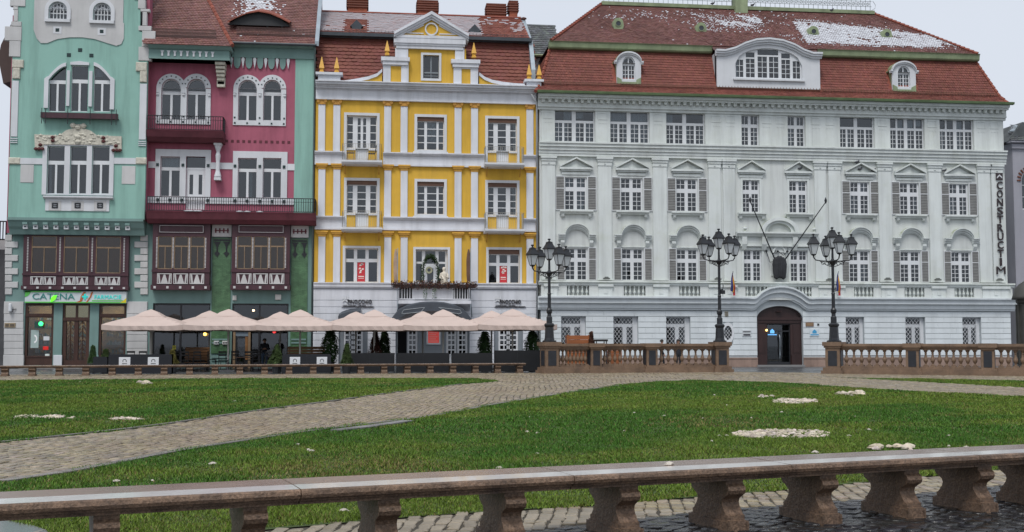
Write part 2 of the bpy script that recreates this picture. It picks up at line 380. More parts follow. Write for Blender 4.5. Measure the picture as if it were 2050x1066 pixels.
def tiles(O, u, v, poly, tw, th, snow=None, lift=.03, jit=.16, skip=None, line=False):
    O, u, v = Vector(O), Vector(u).normalized(), Vector(v).normalized(); n = u.cross(v).normalized()
    if n.z < 0 and abs(n.z) > 1e-3: n = -n
    if n.y > 0 and abs(n.z) < 1e-3: n = -n
    mb = MB(); ms = MB(); C = []
    us = [p[0] for p in poly]; vs_ = [p[1] for p in poly]
    rows = int((max(vs_)-min(vs_))/th)+1
    for j in range(rows):
        v0 = min(vs_)+j*th; off = (j % 2)*tw/2; k = 0
        u0 = min(us)-tw+off
        while u0 < max(us):
            uc, vc = u0+tw/2, v0+th/2
            if inpoly(poly, uc, vc) and not (skip and skip(uc, vc)):
                l = lift*(1+random.uniform(-.3, .4)); g = .008
                q = lambda a, b, h: O+u*a+v*b+n*h
                a0, a1 = u0+g, u0+tw-g; dv = random.uniform(-.012, .012)
                mb.add([q(a0, v0+dv+th*.12, l), q((a0+a1)/2, v0+dv, l), q(a1, v0+dv+th*.12, l), q(a1, v0+th, .006), q(a0, v0+th, .006),
                        q(a0, v0+dv+th*.12, -.01), q((a0+a1)/2, v0+dv, -.01), q(a1, v0+dv+th*.12, -.01)],
                       [(0, 1, 2, 3, 4), (5, 6, 1, 0), (6, 7, 2, 1)])
                b = random.uniform(1-jit, 1+jit); cc = (b, b*random.uniform(.92, 1.05), b*random.uniform(.9, 1.05)); C += [cc]*3
                if snow:
                    s = snow(uc, vc)
                    if random.random() < s:
                        f = random.uniform(.25, .8) if s < .75 else random.uniform(.9, 1.05); sh = random.uniform(0, 1-f)*(a1-a0)
                        b0, b1 = a0+sh, a0+sh+(a1-a0)*f; t0 = v0+th*random.uniform(*((.35, .6) if s < .75 else (.1, .3))); t1 = v0+th*random.uniform(.85, 1.08); h = l+.012
                        if line: b0, b1 = u0, u0+tw; t0 = v0+th*random.uniform(.70, .74); t1 = v0+th*1.0
                        ms.add([q(b0, t0, h), q(b1, t0, h), q(b1, t1, h), q(b0, t1, h), q(b0, t0, .008), q(b1, t0, .008)], [(0, 1, 2, 3), (4, 5, 1, 0)])
            u0 += tw
    mb.c = C
    return mb, ms
def roofplane(root, part, P0, P1, P2, P3, tw, th, mat, snow=None, skip=None, lift=.03, jit=.16, line=False):
    """quad roof plane P0 P1 (eaves, left to right) P2 P3 (top, right to left); tiles joined under part"""
    P0, P1, P2, P3 = map(Vector, (P0, P1, P2, P3)); u = (P1-P0).normalized(); nrm = u.cross(P3-P0).normalized(); v = nrm.cross(u)
    if v.z < 0: v = -v
    poly = [((p-P0).dot(u), (p-P0).dot(v)) for p in (P0, P1, P2, P3)]
    mb, ms = tiles(P0, u, v, poly, tw, th, snow, lift, jit, skip, line)
    obj('roof_tiles', mb, mat, part, kind='stuff')
    if ms.v: obj('roof_snow', ms, SNOW, part, kind='stuff')
    return P0, u, v
def _txt(s, off=0):
    c = bpy.data.curves.new('t', 'FONT'); c.body = s; c.extrude = 0; c.resolution_u = 3; c.offset = off
    o = bpy.data.objects.new('t', c); COL.objects.link(o); dg = bpy.context.evaluated_depsgraph_get()
    me = bpy.data.meshes.new_from_object(o.evaluated_get(dg)); V = [tuple(v.co) for v in me.vertices]; Fs = [tuple(p.vertices) for p in me.polygons]
    bpy.data.objects.remove(o); bpy.data.curves.remove(c); bpy.data.meshes.remove(me); return V, Fs
_TC = {}
def text(mb, s, X0, X1, Z0, Z1, y, depth=.02, shear=0, bold=0):
    if s not in _TC: _TC[s] = _txt(s, bold)
    V, Fs = _TC[s]; xs = [p[0] for p in V]; ys = [p[1] for p in V]; a, b, c, d = min(xs), max(xs), min(ys), max(ys)
    f = lambda p: (X0+(p[0]-a)/(b-a)*(X1-X0)+shear*(p[1]-c), Z0+(p[1]-c)/max(d-c, 1e-4)*(Z1-Z0))
    Q = [f(p) for p in V]; mb.add([(x, y, z) for x, z in Q], Fs)
    E = {}
    for fc in Fs:
        for i in range(len(fc)):
            e = (fc[i], fc[(i+1) % len(fc)]); k = tuple(sorted(e)); E[k] = None if k in E else e
    for e in E.values():
        if e: mb.add([(Q[e[0]][0], y, Q[e[0]][1]), (Q[e[1]][0], y, Q[e[1]][1]), (Q[e[1]][0], y+depth, Q[e[1]][1]), (Q[e[0]][0], y+depth, Q[e[0]][1])], [(0, 3, 2, 1)])
    return mb
def bands(root, name, pts, stack, mat, yback=.1):
    """moulded band following an XZ polyline: stack of (drop0, drop1, yfront)"""
    mb = MB()
    for d0, d1, y in stack:
        mb.pathband([(x, z-d0) for x, z in pts], d1-d0, y, yback)
    return obj(name, mb, mat, root)
def pediment(root, R, Y, mat, pr=.22, t=.13):
    X0, X1, Z0, Z1 = R; cx = (X0+X1)/2; mb = MB()
    mb.box(X0, X1, Y-pr, Y, Z0, Z0+t).box(X0+.1, X1-.1, Y-pr*.6, Y, Z0-t*.8, Z0-.002)
    for s in (-1, 1):
        e = cx+s*(cx-X0)
        mb.prism([(e, Z0+t+.004), (cx, Z1-t*.2), (cx, Z1+t*.55), (e, Z0+t*2)], Y-pr-.03*(s+1.5), Y)
    mb.prism([(X0+.25, Z0+t), (X1-.25, Z0+t), (cx, Z1-.1)], Y-.05, Y)
    return obj('pediment', mb, mat, root)
BALU = [(.36, 0), (.36, .06), (.2, .1), (.26, .16), (.5, .3), (.52, .4), (.3, .58), (.22, .72), (.3, .78), (.22, .84), (.42, .92), (.42, 1)]
def baluster_mesh(h, w, mat, n=8):
    mb = MB().lathe([(r*w, z*h) for r, z in BALU], n=n)
    return meshdata('baluster', mb, mat, smooth=False)
def S2(nz_lo=4, nz_up=2, lo=(.02, .57), up=(.70, .97), cols=((.03, .40), (.55, .92))):
    return [(c[0], c[1], lo[0], lo[1], 2, nz_lo) for c in cols]+[(c[0], c[1], up[0], up[1], 2, nz_up) for c in cols]

# ================================================================== WHITE BUILDING
def build_white():
    XL, XR = xx(1080, 400), xx(2013, 420)
    W = thing('white_building', 'long pale white building with red mansard roof, shutters and arched doorway', 'building', ((XL+XR)/2, 0, 0), world=True)
    r = 1265
    Z = lambda y, Y=0.: zz(r, y, Y)
    # --- openings
    top = [(1111, 1191), (1222, 1300), (1334, 1411), (1484.6, 1519.5), (1577, 1612), (1681.5, 1750), (1782, 1850), (1881, 1948.5)]
    TZ0, TZ1 = Z(286.8), Z(223.5)
    topR = [(xx(a, 255), xx(b, 255), TZ0, TZ1) for a, b in top]
    mid = [(1131, 1175), (1243, 1287), (1354, 1397), (1486.6, 1520.7), (1580, 1616), (1702.7, 1741), (1802, 1840), (1901, 1938.5)]
    MZ0, MZ1 = Z(422.0), Z(357.0)
    midR = [(xx(a, 390), xx(b, 390), MZ0, MZ1) for a, b in mid]
    fir = [(1132, 1177), (1245, 1289), (1355, 1398), (1489, 1525), (1582.6, 1617), (1701, 1742), (1803, 1843), (1905, 1944)]
    FZ0, FZ1 = Z(561.5), Z(498.5)
    firR = [(xx(a, 530), xx(b, 530), FZ0, FZ1) for a, b in fir]
    Zled = Z(563, -.3); Zeave = Z(200)
    wall(W, 'upper_wall', XL, XR, Zled-.5, Zeave+.2, 0, topR+midR+firR, WHITE2, .3)
    obj('interior', MB().box(XL+.3, XR-.3, 1.6, 1.7, 0, Zeave).box(XL+.3, XR-.3, .3, 1.65, Z(300), Z(300)+.1).box(XL+.3, XR-.3, .3, 1.65, Z(436), Z(436)+.1), INT, W)
    body = MB().box(XL, XL+.2, .36, 13, 0, Zeave+.2).box(XR-.2, XR, .36, 13, 0, Zeave+.2).box(XL, XR, 13, 13.2, 0, Zeave+.2)
    obj('side_wall', body, WHITE, W)
    # --- windows
    wide = [(.01, .19, .03, .60, 2, 4), (.24, .43, .03, .60, 2, 4), (.53, .73, .03, .60, 2, 4), (.78, .97, .03, .60, 2, 4), (.01, .43, .68, .97), (.53, .97, .68, .97)]
    wide4 = wide[:4]+[(.01, .19, .68, .97, 1, 1), (.24, .43, .68, .97, 1, 1), (.53, .73, .68, .97), (.78, .97, .68, .97)]
    nar = [(.03, .40, .03, .58, 2, 4), (.56, .93, .03, .58, 2, 4), (.03, .40, .69, .95, 2, 1), (.56, .93, .69, .95, 2, 1)]
    for i, R in enumerate(topR):
        window(W, R, 0, nar if i in (3, 4) else (wide4 if i > 5 else wide), rv=.22, curtain=.95 if i < 2 else .4)
    for i, R in enumerate(midR):
        o = window(W, R, 0, S2(), rv=.16, curtain=.3)
        if i not in (3, 4):
            wd = xx(1131, 390)-xx(1113, 390); g = .03
            shutter(o, (R[0]-wd-g, R[0]-g, R[2]-.03, R[3]+.05), 0); shutter(o, (R[1]+g, R[1]+wd+g, R[2]-.03, R[3]+.05), 0)
        # surround, sill, hood
        obj('window_surround', MB().plate(R[0]-.13, R[1]+.13, R[2]-.13, R[3]+.13, -.035, .0, [R]), WHITE, W) if i in (3, 4) else None
        hw = (xx(1186, 340)-xx(1120, 340))/2 if i not in (3, 4) else (xx(1533, 340)-xx(1478, 340))/2; cx = (R[0]+R[1])/2
        sl_ = MB().prismx([(0, R[2]-.05), (-.3, R[2]-.05), (-.3, R[2]-.13), (-.2, R[2]-.2), (-.16, R[2]-.28), (0, R[2]-.28)], cx-hw, cx+hw)
        for s in (-1, 1): sl_.prismx([(0, R[2]-.281), (-.2, R[2]-.281), (-.16, R[2]-.42), (-.05, R[2]-.52), (0, R[2]-.52)], cx+s*hw*.82-.09, cx+s*hw*.82+.09)
        obj('sill', sl_, WHITE, W)
        pediment(W, (cx-hw, cx+hw, Z(342), Z(320)), 0, WHITE)
        obj('frieze_panel', MB().chbox(cx-hw*.85, cx+hw*.85, -.06, 0, Z(352.5), Z(346.5), .02), WHITE, W)
    for i, R in enumerate(firR):
        o = window(W, R, 0, S2(), rv=.16, curtain=.15)
        cx = (R[0]+R[1])/2
        if i not in (3, 4):
            wd = xx(1132, 530)-xx(1116, 530); g = .03
            shutter(o, (R[0]-wd-g, R[0]-g, R[2]-.03, R[3]+.05), 0); shutter(o, (R[1]+g, R[1]+wd+g, R[2]-.03, R[3]+.05), 0)
            hw = (xx(1191.6, 469)-xx(1117.5, 469))/2; ri = hw*.6; zb, za = Z(470.5), Z(449.5); n = 14
            pts = [(cx-hw, zb)]+[(cx-ri*1.08*math.cos(math.pi*k/n), zb+(za-zb)*math.sin(math.pi*k/n)) for k in range(n+1)]+[(cx+hw, zb)]
            mb = MB()
            for d0, d1, y in ((0, .07, -.36), (.07, .2, -.27), (.2, .33, -.17), (.33, .4, -.1)): mb.pathband([(x, z-d0) for x, z in pts], d1-d0, y, .0)
            obj('arched_hood', mb, WHITE, W)
            cs = MB()
            for s in (-1, 1):
                x = cx+s*(hw-.27)
                cs.prismx([(0, zb-.4), (-.2, zb-.4), (-.2, zb-.55), (-.09, zb-.75), (0, zb-.85)], x-.12, x+.12)
            cs.chbox(cx-ri*1.25, cx+ri*1.25, -.05, 0, Z(496), Z(493.5), .01)
            obj('hood_consoles', cs, WHITE, W)
        else:
            obj('window_surround', MB().plate(R[0]-.15, R[1]+.15, R[2]-.05, R[3]+.15, -.05, .0, [R]), WHITE, W)
    # --- pilasters
    Zpt, Zpb = Z(317), Z(562)
    for a, b in ((1085.6, 1111.7), (1198, 1224.6), (1308, 1335.6), (1419.5, 1443.4), (1448.8, 1472), (1631.7, 1655), (1660, 1684), (1760, 1785.6), (1861, 1885.6), (1960, 1984), (1987, 2009)):
        x0, x1 = xx(a, 440, -.12), xx(b, 440, -.12); mb = MB()
        mb.box(x0, x1, -.12, 0, Zpb, Z(334)).chbox(x0-.03, x1+.03, -.155, 0, Z(333.9), Z(326), .01).box(x0-.06, x1+.06, -.2, 0, Z(325.9), Z(321)).box(x0-.1, x1+.1, -.26, 0, Z(320.9), Zpt)
        mb.box(x0-.04, x1+.04, -.17, 0, Zpb+.001, Zpb+.12)
        mb.lathe([(.06, -.01), (.06, .01)], (x0+x1)/2, -.16, Z(330), n=6)
        obj('pilaster', mb, WHITE, W)
    # top floor piers with panels
    xs = [XL+.12]+[x for R in topR for x in (R[0], R[1])]+[XR-.12]
    for i in range(0, len(xs), 2):
        a, b = xs[i]+.02, xs[i+1]-.02
        mb = MB().box(a, b, -.05, 0, TZ0, Z(222))
        n = 1 if b-a < 1.4 else 2; w_ = .62
        for k in range(n):
            c = (a+b)/2+(k-(n-1)/2)*.95
            mb.plate(c-w_/2, c+w_/2, Z(242), Z(227), -.075, -.049, [(c-w_/2+.06, c+w_/2-.06, Z(240), Z(229))])
            for d in (-.2, 0, .2): mb.box(c+d-.035, c+d+.035, -.075, -.05, Z(249.5), Z(248))
            for d in (-.26, -.09, .09, .26): mb.box(c+d-.015, c+d+.015, -.06, -.05, Z(283), Z(251))
        obj('attic_pier', mb, WHITE, W)
    # --- mouldings
    E = [(XL-.25, 0), (XR+.2, 0)]
    def straight(z, ext=.0): return [(XL-ext, z), (XR+ext, z)]
    bands(W, 'middle_cornice', straight(Z(288.5), .05), [(0, .1, -.42), (.1, .24, -.34), (.24, .3, -.36), (.3, .46, -.26), (.46, .52, -.28), (.52, .72, -.2), (.72, .9, -.16)], WHITE)
    bands(W, 'main_cornice', straight(Z(192), .12), [(0, .12, -.78), (.12, .3, -.7), (.3, .42, -.55), (.42, .82, -.22), (.82, .9, -.26), (.9, 1.06, -.14)], WHITE)
    den = meshdata('dentil', MB().box(-.09, .09, -.22, 0, -.2, 0).box(-.11, .11, -.26, 0, -.06, 0.002), WHITE)
    n = int((XR-XL)/.42)
    for k in range(n): inst('dentil', den, W, (XL+.2+(XR-XL-.4)*k/(n-1), -.222, Z(205)))
    gut = MB(); zg = Z(191, -.8)
    gut.prismx([(-.95, zg+.02), (-.98, zg+.16), (-.74, zg+.22), (-.74, zg)], XL-.25, XR+.3)
    obj('gutter', gut, plainm('dark_green_gutter', (.10, .15, .07), .5, var=.25), W)
    # balcony ledge and balustrade
    ZB1, ZB0 = Z(563.5, -.35), Z(593.5, -.35)
    obj('balcony_ledge', MB().prismx([(0, ZB1), (-.5, ZB1), (-.52, ZB1-.08), (-.42, ZB1-.16), (-.4, ZB1-.26), (0, ZB1-.26)], XL-.1, XR+.25), WHITE, W)
    grp = [(1135, 1179.6), (1249, 1292.6), (1360, 1402), (1492.5, 1536), (1591, 1625), (1710, 1749), (1811, 1851), (1911, 1950)]
    H = [(xx(a, 582, -.35), xx(b, 582, -.35), ZB0, ZB1-.262) for a, b in grp]
    wall(W, 'balcony_parapet', XL+.05, XR+.12, ZB0-.2, ZB1-.26, -.35, [(h[0], h[1], h[2]+.05, h[3]-.04) for h in H], WHITE2, .2)
    obj('parapet_back', MB().box(XL+.05, XR+.1, -.02, .0, ZB0-.2, ZB1-.26), WHITE2, W)
    bm = baluster_mesh(ZB1-.262-ZB0-.09, .17, WHITE)
    for h in H:
        for k in range(5): inst('baluster', bm, W, (h[0]+(h[1]-h[0])*(k+.5)/5, -.25, ZB0+.05))
    for a, b in ((1090, 1116), (1199, 1226), (1309, 1338), (1420, 1446), (1447.5, 1474), (1640, 1664), (1666, 1690), (1765, 1793), (1866, 1893), (1967, 2020)):
        x0, x1 = xx(a, 582, -.4), xx(b, 582, -.4)
        mb = MB().box(x0, x1, -.43, -.351, ZB0-.19, ZB1-.262).box(x0-.05, x1+.05, -.52, -.36, ZB1-.36, ZB1-.2)
        mb.box((x0+x1)/2-.12, (x0+x1)/2+.12, -.46, -.43, ZB0+.16, ZB0+.42)
        obj('parapet_pier', mb, WHITE, W)
    # --- ground floor with the cornice that arches over the doorway
    Yg = -.12
    arch = [(1495, 596.5), (1512, 594.5), (1525, 584), (1541, 576), (1563, 573), (1585, 576.5), (1603, 585), (1618, 595.5), (1637, 598.5)]
    zc = Z(594, -.5)
    pts = [(XL-.15, zc)]+[(xx(a, b, -.5), max(zc, zz(a, b, -.5)) if 1512 < a < 1618 else zc) for a, b in arch]+[(XR+.3, zc)]
    sm = []
    for i in range(len(pts)-1):
        for k in range(4):
            t = k/4; p0, p1, p2, p3 = pts[max(i-1, 0)], pts[i], pts[i+1], pts[min(i+2, len(pts)-1)]
            if i in (0, len(pts)-2): sm.append((p1[0]+(p2[0]-p1[0])*t, p1[1])); continue
            f = lambda j: .5*((2*p1[j])+(-p0[j]+p2[j])*t+(2*p0[j]-5*p1[j]+4*p2[j]-p3[j])*t*t+(-p0[j]+3*p1[j]-3*p2[j]+p3[j])*t**3) if j else p1[0]+(p2[0]-p1[0])*t
            sm.append((f(0), f(1)))
    sm.append(pts[-1])
    bands(W, 'lower_cornice', sm, [(0, .1, -.72), (.1, .16, -.66), (.16, .42, -.56), (.42, .47, -.44), (.47, .72, -.36), (.72, .84, -.27)], WBASE)
    Zg1 = Z(620, Yg); Zpl = zz(1560, 717, Yg)
    gw = [(1123.4, 1172.7), (1228, 1277.6), (1333.6, 1382), (1693, 1730), (1812.6, 1852), (1926.6, 1964)]
    GZ1, GZ0 = Z(634.5, Yg), Z(699, Yg)
    gR = [(xx(a, 660, Yg), xx(b, 660, Yg), GZ0, GZ1) for a, b in gw]
    px0, px1 = xx(1515.5, 670, Yg), xx(1607.5, 670, Yg); pzs, pz1 = zz(1562, 638, Yg), zz(1562, 613, Yg)
    Rp = (px0, px1, 0.0, pz1)
    ox, oz = onY(1457, 667, Yg); oR = (ox-.33, ox+.33, oz-.6, oz+.6)
    gwall = MB().plate(XL+.05, XR+.05, 0, Zg1+.6, Yg, .3, gR+[oR])
    # the portal breaks the lower edge: cut it with its own columns of wall
    gwall = MB().plate(XL+.05, px0, 0, Zg1+.6, Yg, .3, [h for h in gR if h[1] < px0]+[oR]).plate(px1, XR+.05, 0, Zg1+.6, Yg, .3, [h for h in gR if h[0] > px1])
    gwall.archfill(px0, px1, pzs, pz1, Yg, .3, 10, Zg1+.6)
    gwall.archfill(oR[0], oR[1], oz, oR[3], Yg, .2, 6)
    for s in (1, -1):
        for k in range(6):
            a, b = math.pi/12*k, math.pi/12*(k+1)
            gwall.prism([(ox+s*.33*math.cos(a), oz-.6*math.sin(a)), (ox+s*.33*math.cos(b), oz-.6*math.sin(b)), (ox+s*.33*math.cos(b), oR[2]), (ox+s*.33*math.cos(a), oR[2])][:4], Yg, .2)
    gw_o = obj('ground_floor_wall', gwall, plainm('joint_shadow_stucco', (.42, .46, .48), .9, var=.1), W)
    rows = [622.5+k*11.3 for k in range(9)]
    free = sorted([(g[0], g[1], g[2], g[3]) for g in gR+[(px0, px1, 0, pz1+.02), oR]])
    nb = 0
    for k in range(len(rows)-1):
        z1, z0 = Z(rows[k], Yg), Z(rows[k+1], Yg)
        if z0 < Zpl: z0 = Zpl
        cuts = [(f[0], f[1]) for f in free if f[2] < (z0+z1)/2 < f[3]]
        x = XL+.05
        for c in cuts+[(XR+.05, None)]:
            L_ = c[0]-x
            if L_ > .12:
                m_ = max(1, round(L_/1.0)); off = .5 if k % 2 else 0
                edges = [x]+[x+L_*(q+off)/m_ for q in range(0 if off else 1, m_)]+[c[0]]
                for a, b in zip(edges, edges[1:]):
                    if b-a > .05: obj('stone_block', MB().chbox(a+.002, b-.002, Yg-.045, Yg, z0+.014, z1-.014, .009), WBASE, gw_o); nb += 1
            x = c[1]
    STP = MAT('reddish_plinth', (.27, .19, .155), .8, .2, 1.2, .3, 20, streak=.3)
    for a, b in ((XL+.05, px0), (px1, XR+.05)): obj('plinth', MB().box(a, b, Yg-.1, Yg, 0, Zpl-.05).box(a, b, Yg-.13, Yg, Zpl-.05, Zpl+.03), STP, W)
    # lattice windows
    for R in gR:
        o = window(W, R, Yg, [(.03, .40, .03, .68), (.56, .80, .03, .68), (.03, .80, .78, .97)], rv=.3, glass=GL)
        mb = MB(); X0, X1, Z0, Z1 = R[0]+.04, R[0]+(R[1]-R[0])*.81, R[2]+.05, R[3]-.05; s = .235; t = .010; y = Yg+.16
        k = -30
        while k < 40:
            for sg in (1, -1):
                c = X0+k*s   # line x = c + sg*.8*(z-Z0)
                za, zb = Z0, Z1; sl2 = .78
                lo = (X0-c)/(sg*sl2)+Z0; hi = (X1-c)/(sg*sl2)+Z0
                lo, hi = min(lo, hi), max(lo, hi); za, zb = max(za, lo), min(zb, hi)
                if zb-za > .05:
                    xa, xb = c+sg*sl2*(za-Z0), c+sg*sl2*(zb-Z0)
                    mb.prism([(xa-t, za), (xa+t, za), (xb+t, zb), (xb-t, zb)], y+.002*sg, y+.02)
            k += 1
        mb.plate(X0-.04, X1+.04, Z0-.05, Z1+.05, y-.005, y+.02, [(X0, X1, Z0, Z1)])
        obj('lattice_grille', mb, WFR, o)
    # oval window
    mb = MB().arcband(ox, oz, .27, .40, Yg-.08, Yg+.02, 0, 2*math.pi, 20, 1.7)
    for k in range(-4, 5):
        for sg in (1, -1):
            c = k*.2; P = []
            for q in range(-30, 31):
                z = q*.02; x = c+sg*.8*z
                if (x/.28)**2+(z/.5)**2 < 1: P.append((ox+x, oz+z))
            if len(P) > 3: (xa, za), (xb, zb) = P[0], P[-1]; mb.prism([(xa-.009, za), (xa+.009, za), (xb+.009, zb), (xb-.009, zb)], Yg+.02+.003*sg, Yg+.045)
    o = obj('oval_window', mb, WFR, W); obj('pane', MB().box(ox-.33, ox+.33, Yg+.15, Yg+.16, oz-.6, oz+.6), GL, o)
    # portal
    D = obj('door_portal', MB(), DARKW, W) if False else None
    ex0, ex1, ezt = xx(1536, 690, .1), xx(1583, 690, .1), zz(1560, 649, .1)
    mb = MB().plate(px0+.01, px1-.01, .12, pzs+.05, .12, .35, [(ex0, ex1, .1, ezt)])
    n = 12; cx = (px0+px1)/2; rx = (px1-px0)/2-.01
    mb.prism([(px0+.01, pzs+.051)]+[(cx-rx*math.cos(math.pi*k/n), pzs+.051+(pz1-pzs-.06)*math.sin(math.pi*k/n)) for k in range(1, n)]+[(px1-.01, pzs+.051)], .14, .35)
    mb.box(px0, px1, .0, .12, pzs-.1, pzs+.08).box(px0+.05, px1-.05, .05, .12, pzs-.28, pzs-.12)
    mb.arcband(cx, pzs+.1, rx-.16, rx-.02, .06, .14, .1, math.pi-.1, 14, (pz1-pzs-.1)/rx)
    for a, b in ((px0+.03, ex0-.05), (ex1+.05, px1-.03)):
        mb.box(a, b, .04, .12, .12, .75).box(a+.12, b-.12, .09, .12, .9, pzs-.35)
    mb.lathe([(.2, 0), (.2, .01), (.12, .05)], cx, .09, pzs+.42, n=12)
    D = obj('door', mb, DARKW, W)
    d2 = MB().plate(ex0, ex1, .14, ezt, .22, .28, [(ex0+.06, ex0+.82, .3, ezt-.5), (ex0+.9, ex1-.06, .3, ezt-.5), (ex0+.06, ex1-.06, ezt-.42, ezt-.06)])
    obj('door_leaf', d2, BLACK, D); obj('pane', MB().box(ex0, ex1, .255, .265, .2, ezt), GL, D)
    obj('door_shade_backing', MB().box(px0, px1, 1.2, 1.25, 0, pz1).box(px0, px0+.05, .36, 1.2, 0, pz1).box(px1-.05, px1, .36, 1.2, 0, pz1), plainm('painted_door_shade', (.02, .02, .022)), W)  # near-black backing added behind the glass, shade of the doorway as colour
    obj('handle', MB().tube([(ex0+.86, .2, .55), (ex0+.84, .08, .75), (ex0+.84, .08, 1.9), (ex0+.86, .2, 2.05)], .035, 6), ZINC, D)
    bl = plainm('lit_blue_logo', (.12, .38, .75), emit=.7)
    lg = MB(); x, z = onY(1546, 664, .2); lg.prism([(x-.14, z-.12), (x+.14, z-.12), (x+.14, z+.04), (x, z+.17), (x-.14, z+.04)], .2, .21).box(x-.3, x+.3, .2, .21, z-.24, z-.18)
    obj('door_logo', lg, bl, D)
    obj('threshold', MB().box(px0-.05, px1+.05, -.3, .12, .004, .12), plainm('grey_step', (.2, .2, .2)), W)
    # central niche above the door
    cx2 = xx(1558.5, 470); mb = MB()
    X0, X1 = xx(1474, 470, -.2), xx(1637, 470, -.2); ze = zz(1555, 465, -.3)
    mb.prismx([(0, ze), (-.42, ze), (-.42, ze-.1), (-.3, ze-.22), (-.26, ze-.3), (0, ze-.3)], X0, X1)
    mb.box(X0+.2, X1-.2, -.12, 0, ze-.85, ze-.301).prismx([(0, ze-.85), (-.2, ze-.85), (-.2, ze-.93), (0, ze-.95)], X0+.15, X1-.15)
    for s in (-1, 1):
        for q in (.96, .42):
            x = cx2+s*q*(X1-X0)/2*.9; mb.prismx([(-.1, ze-.31), (-.3, ze-.31), (-.26, ze-.8), (-.12, ze-1.15), (-.05, ze-1.2)], x-.16, x+.16)
        x = cx2+s*(X1-X0)/2*.85; mb.lathe([(.1, 0), (.1, .05), (.05, .08), (.15, .2), (.13, .32), (.02, .38)], x, -.25, ze, n=8)
    ro = (xx(1596, 463)-xx(1519, 463))/2; h_ = zz(1558, 436, -.2)-ze
    mb.arcband(cx2, ze, ro-.28, ro, -.34, 0, 0, math.pi, 18, h_/ro).arcband(cx2, ze, ro-.5, ro-.28, -.2, 0, 0, math.pi, 18, h_/ro)
    mb.plate(cx2-.55, cx2+.55, zz(1558, 553, 0), ze-.96, -.06, 0, [(cx2-.45, cx2+.45, zz(1558, 550, 0), ze-1.3)])
    mb.arcband(cx2, ze-1.35, .35, .45, -.12, 0, 0, math.pi, 12, 1.1)
    obj('central_niche', mb, WHITE, W)
    # --- roof
    RO = obj('roof', MB().box(XL, XR, .5, 12.5, Zeave+.1, Zeave+.2), INT, W)
    ze0 = zz(r, 189, -.85); zb0 = zz(r, 103, .9); zb1 = zz(r, 88.5, .6); YR = 5.4; zr = zz(1475, 18, YR)
    e0, e1 = xx(1072, 188, -.85), xx(2019, 209, -.85)
    m0, m1 = xx(1081, 172, -.2), xx(2001, 195, -.2); zm = zz(r, 174, -.2)
    t0, t1 = xx(1101, 97, .9), xx(1953, 122, .9)
    u0, u1 = xx(1103, 80, .5), xx(1957, 111, .5)
    q0, q1 = xx(1206, 6, YR), xx(1745, 29, YR)
    A, B_, C_, D_ = (e0, -.85, ze0), (e1, -.85, ze0), (m1, -.2, zm), (m0, -.2, zm)
    E_, G_ = (t1, .9, zb0), (t0, .9, zb0)
    dd = 1.3
    base = MB()
    base.add([A, B_, C_, D_, E_, G_, (e0, 12, ze0), (e1, 12, ze0), (m0, 12, zm), (m1, 12, zm), (t0, 12-dd, zb0), (t1, 12-dd, zb0)],
             [(0, 1, 2, 3), (3, 2, 4, 5), (6, 0, 3, 8), (8, 3, 5, 10), (1, 7, 9, 2), (2, 9, 11, 4), (10, 5, 4, 11)])
    base.add([(u0, .5, zb1), (u1, .5, zb1), (q1, YR, zr), (q0, YR, zr), (u0, 2*YR, zb1), (u1, 2*YR, zb1)], [(0, 1, 2, 3), (4, 0, 3), (1, 5, 2), (5, 4, 3, 2)])
    obj('roof_underlay', base, RT2, RO)
    cen = (xx(1432, 140, 0), xx(1643, 140, 0)); d1 = (xx(1229, 140, 0), xx(1287, 140, 0)); d2_ = (xx(1780, 150, 0), xx(1836, 150, 0))
    def skip_low(O):
        def f(u, v): x = O+u; return any(a-.02 < x < b+.02 for a, b in (cen,)) or (any(a-.02 < x < b+.02 for a, b in (d1, d2_)) and .45 < v < 2.1)
        return f
    roofplane(W, RO, A, B_, C_, D_, .17, .16, RTILE, skip=None)
    roofplane(W, RO, D_, C_, E_, G_, .17, .2, RTILE, skip=skip_low(D_[0]))
    def sn(u, v):
        x = u/(u1-u0); h = v/6.5
        n_ = math.sin(u*1.7+v*3)*.5+math.sin(u*.63-v*2.1+1)*.5+math.sin(u*4.1+v*5.3)*.3
        if x < .52: p = (.26 if .5 < h < .85 else (.05 if h > .3 else .01))*max(0, x*2.6-.15) + (.42 if x > .36 and .35 < h < .78 else 0)
        elif x < .60: p = .08
        else:
            topl = .74-.95*max(0, x-.66); p = (1.0 if .14 < h < topl-.06 else .55) if .10 < h < topl else .02
            if x > .93: p *= .6
            p *= 1.0 if x < .97 else 0
        return max(0, min(1, p+n_*.22*(p > .04)))
    def sk_up(u, v):
        x = u0+u; c = (cen[0]+cen[1])/2; return abs(x-c) < 2.75*max(0., 1-v/3.4)**.6 and v < 3.2
    roofplane(W, RO, (u0, .5, zb1), (u1, .5, zb1), (q1, YR, zr), (q0, YR, zr), .17, .15, PTILE, snow=sn)
    # green fascia band, ridge plate, hips
    for a, b in ((t0-.1, cen[0]-.02), (cen[1]+.02, t1+.1)):
        obj('fascia_band', MB().prismx([(.95, zb0-.05), (.62, zb0-.02), (.55, zb0+.06), (.5, zb1-.06), (.42, zb1+.02), (.95, zb1+.02)], a, b), GREENM, RO)
    obj('ridge_plate', MB().prismx([(YR-.3, zr-.12), (YR-.32, zr+.12), (YR+.3, zr+.12), (YR+.3, zr-.12)], q0-.1, q1+.1).box((q0+q1)/2-.45, (q0+q1)/2+.45, YR-.6, YR+.2, zr-.6, zr+1.2), GREENM, RO)
    hp = MB()
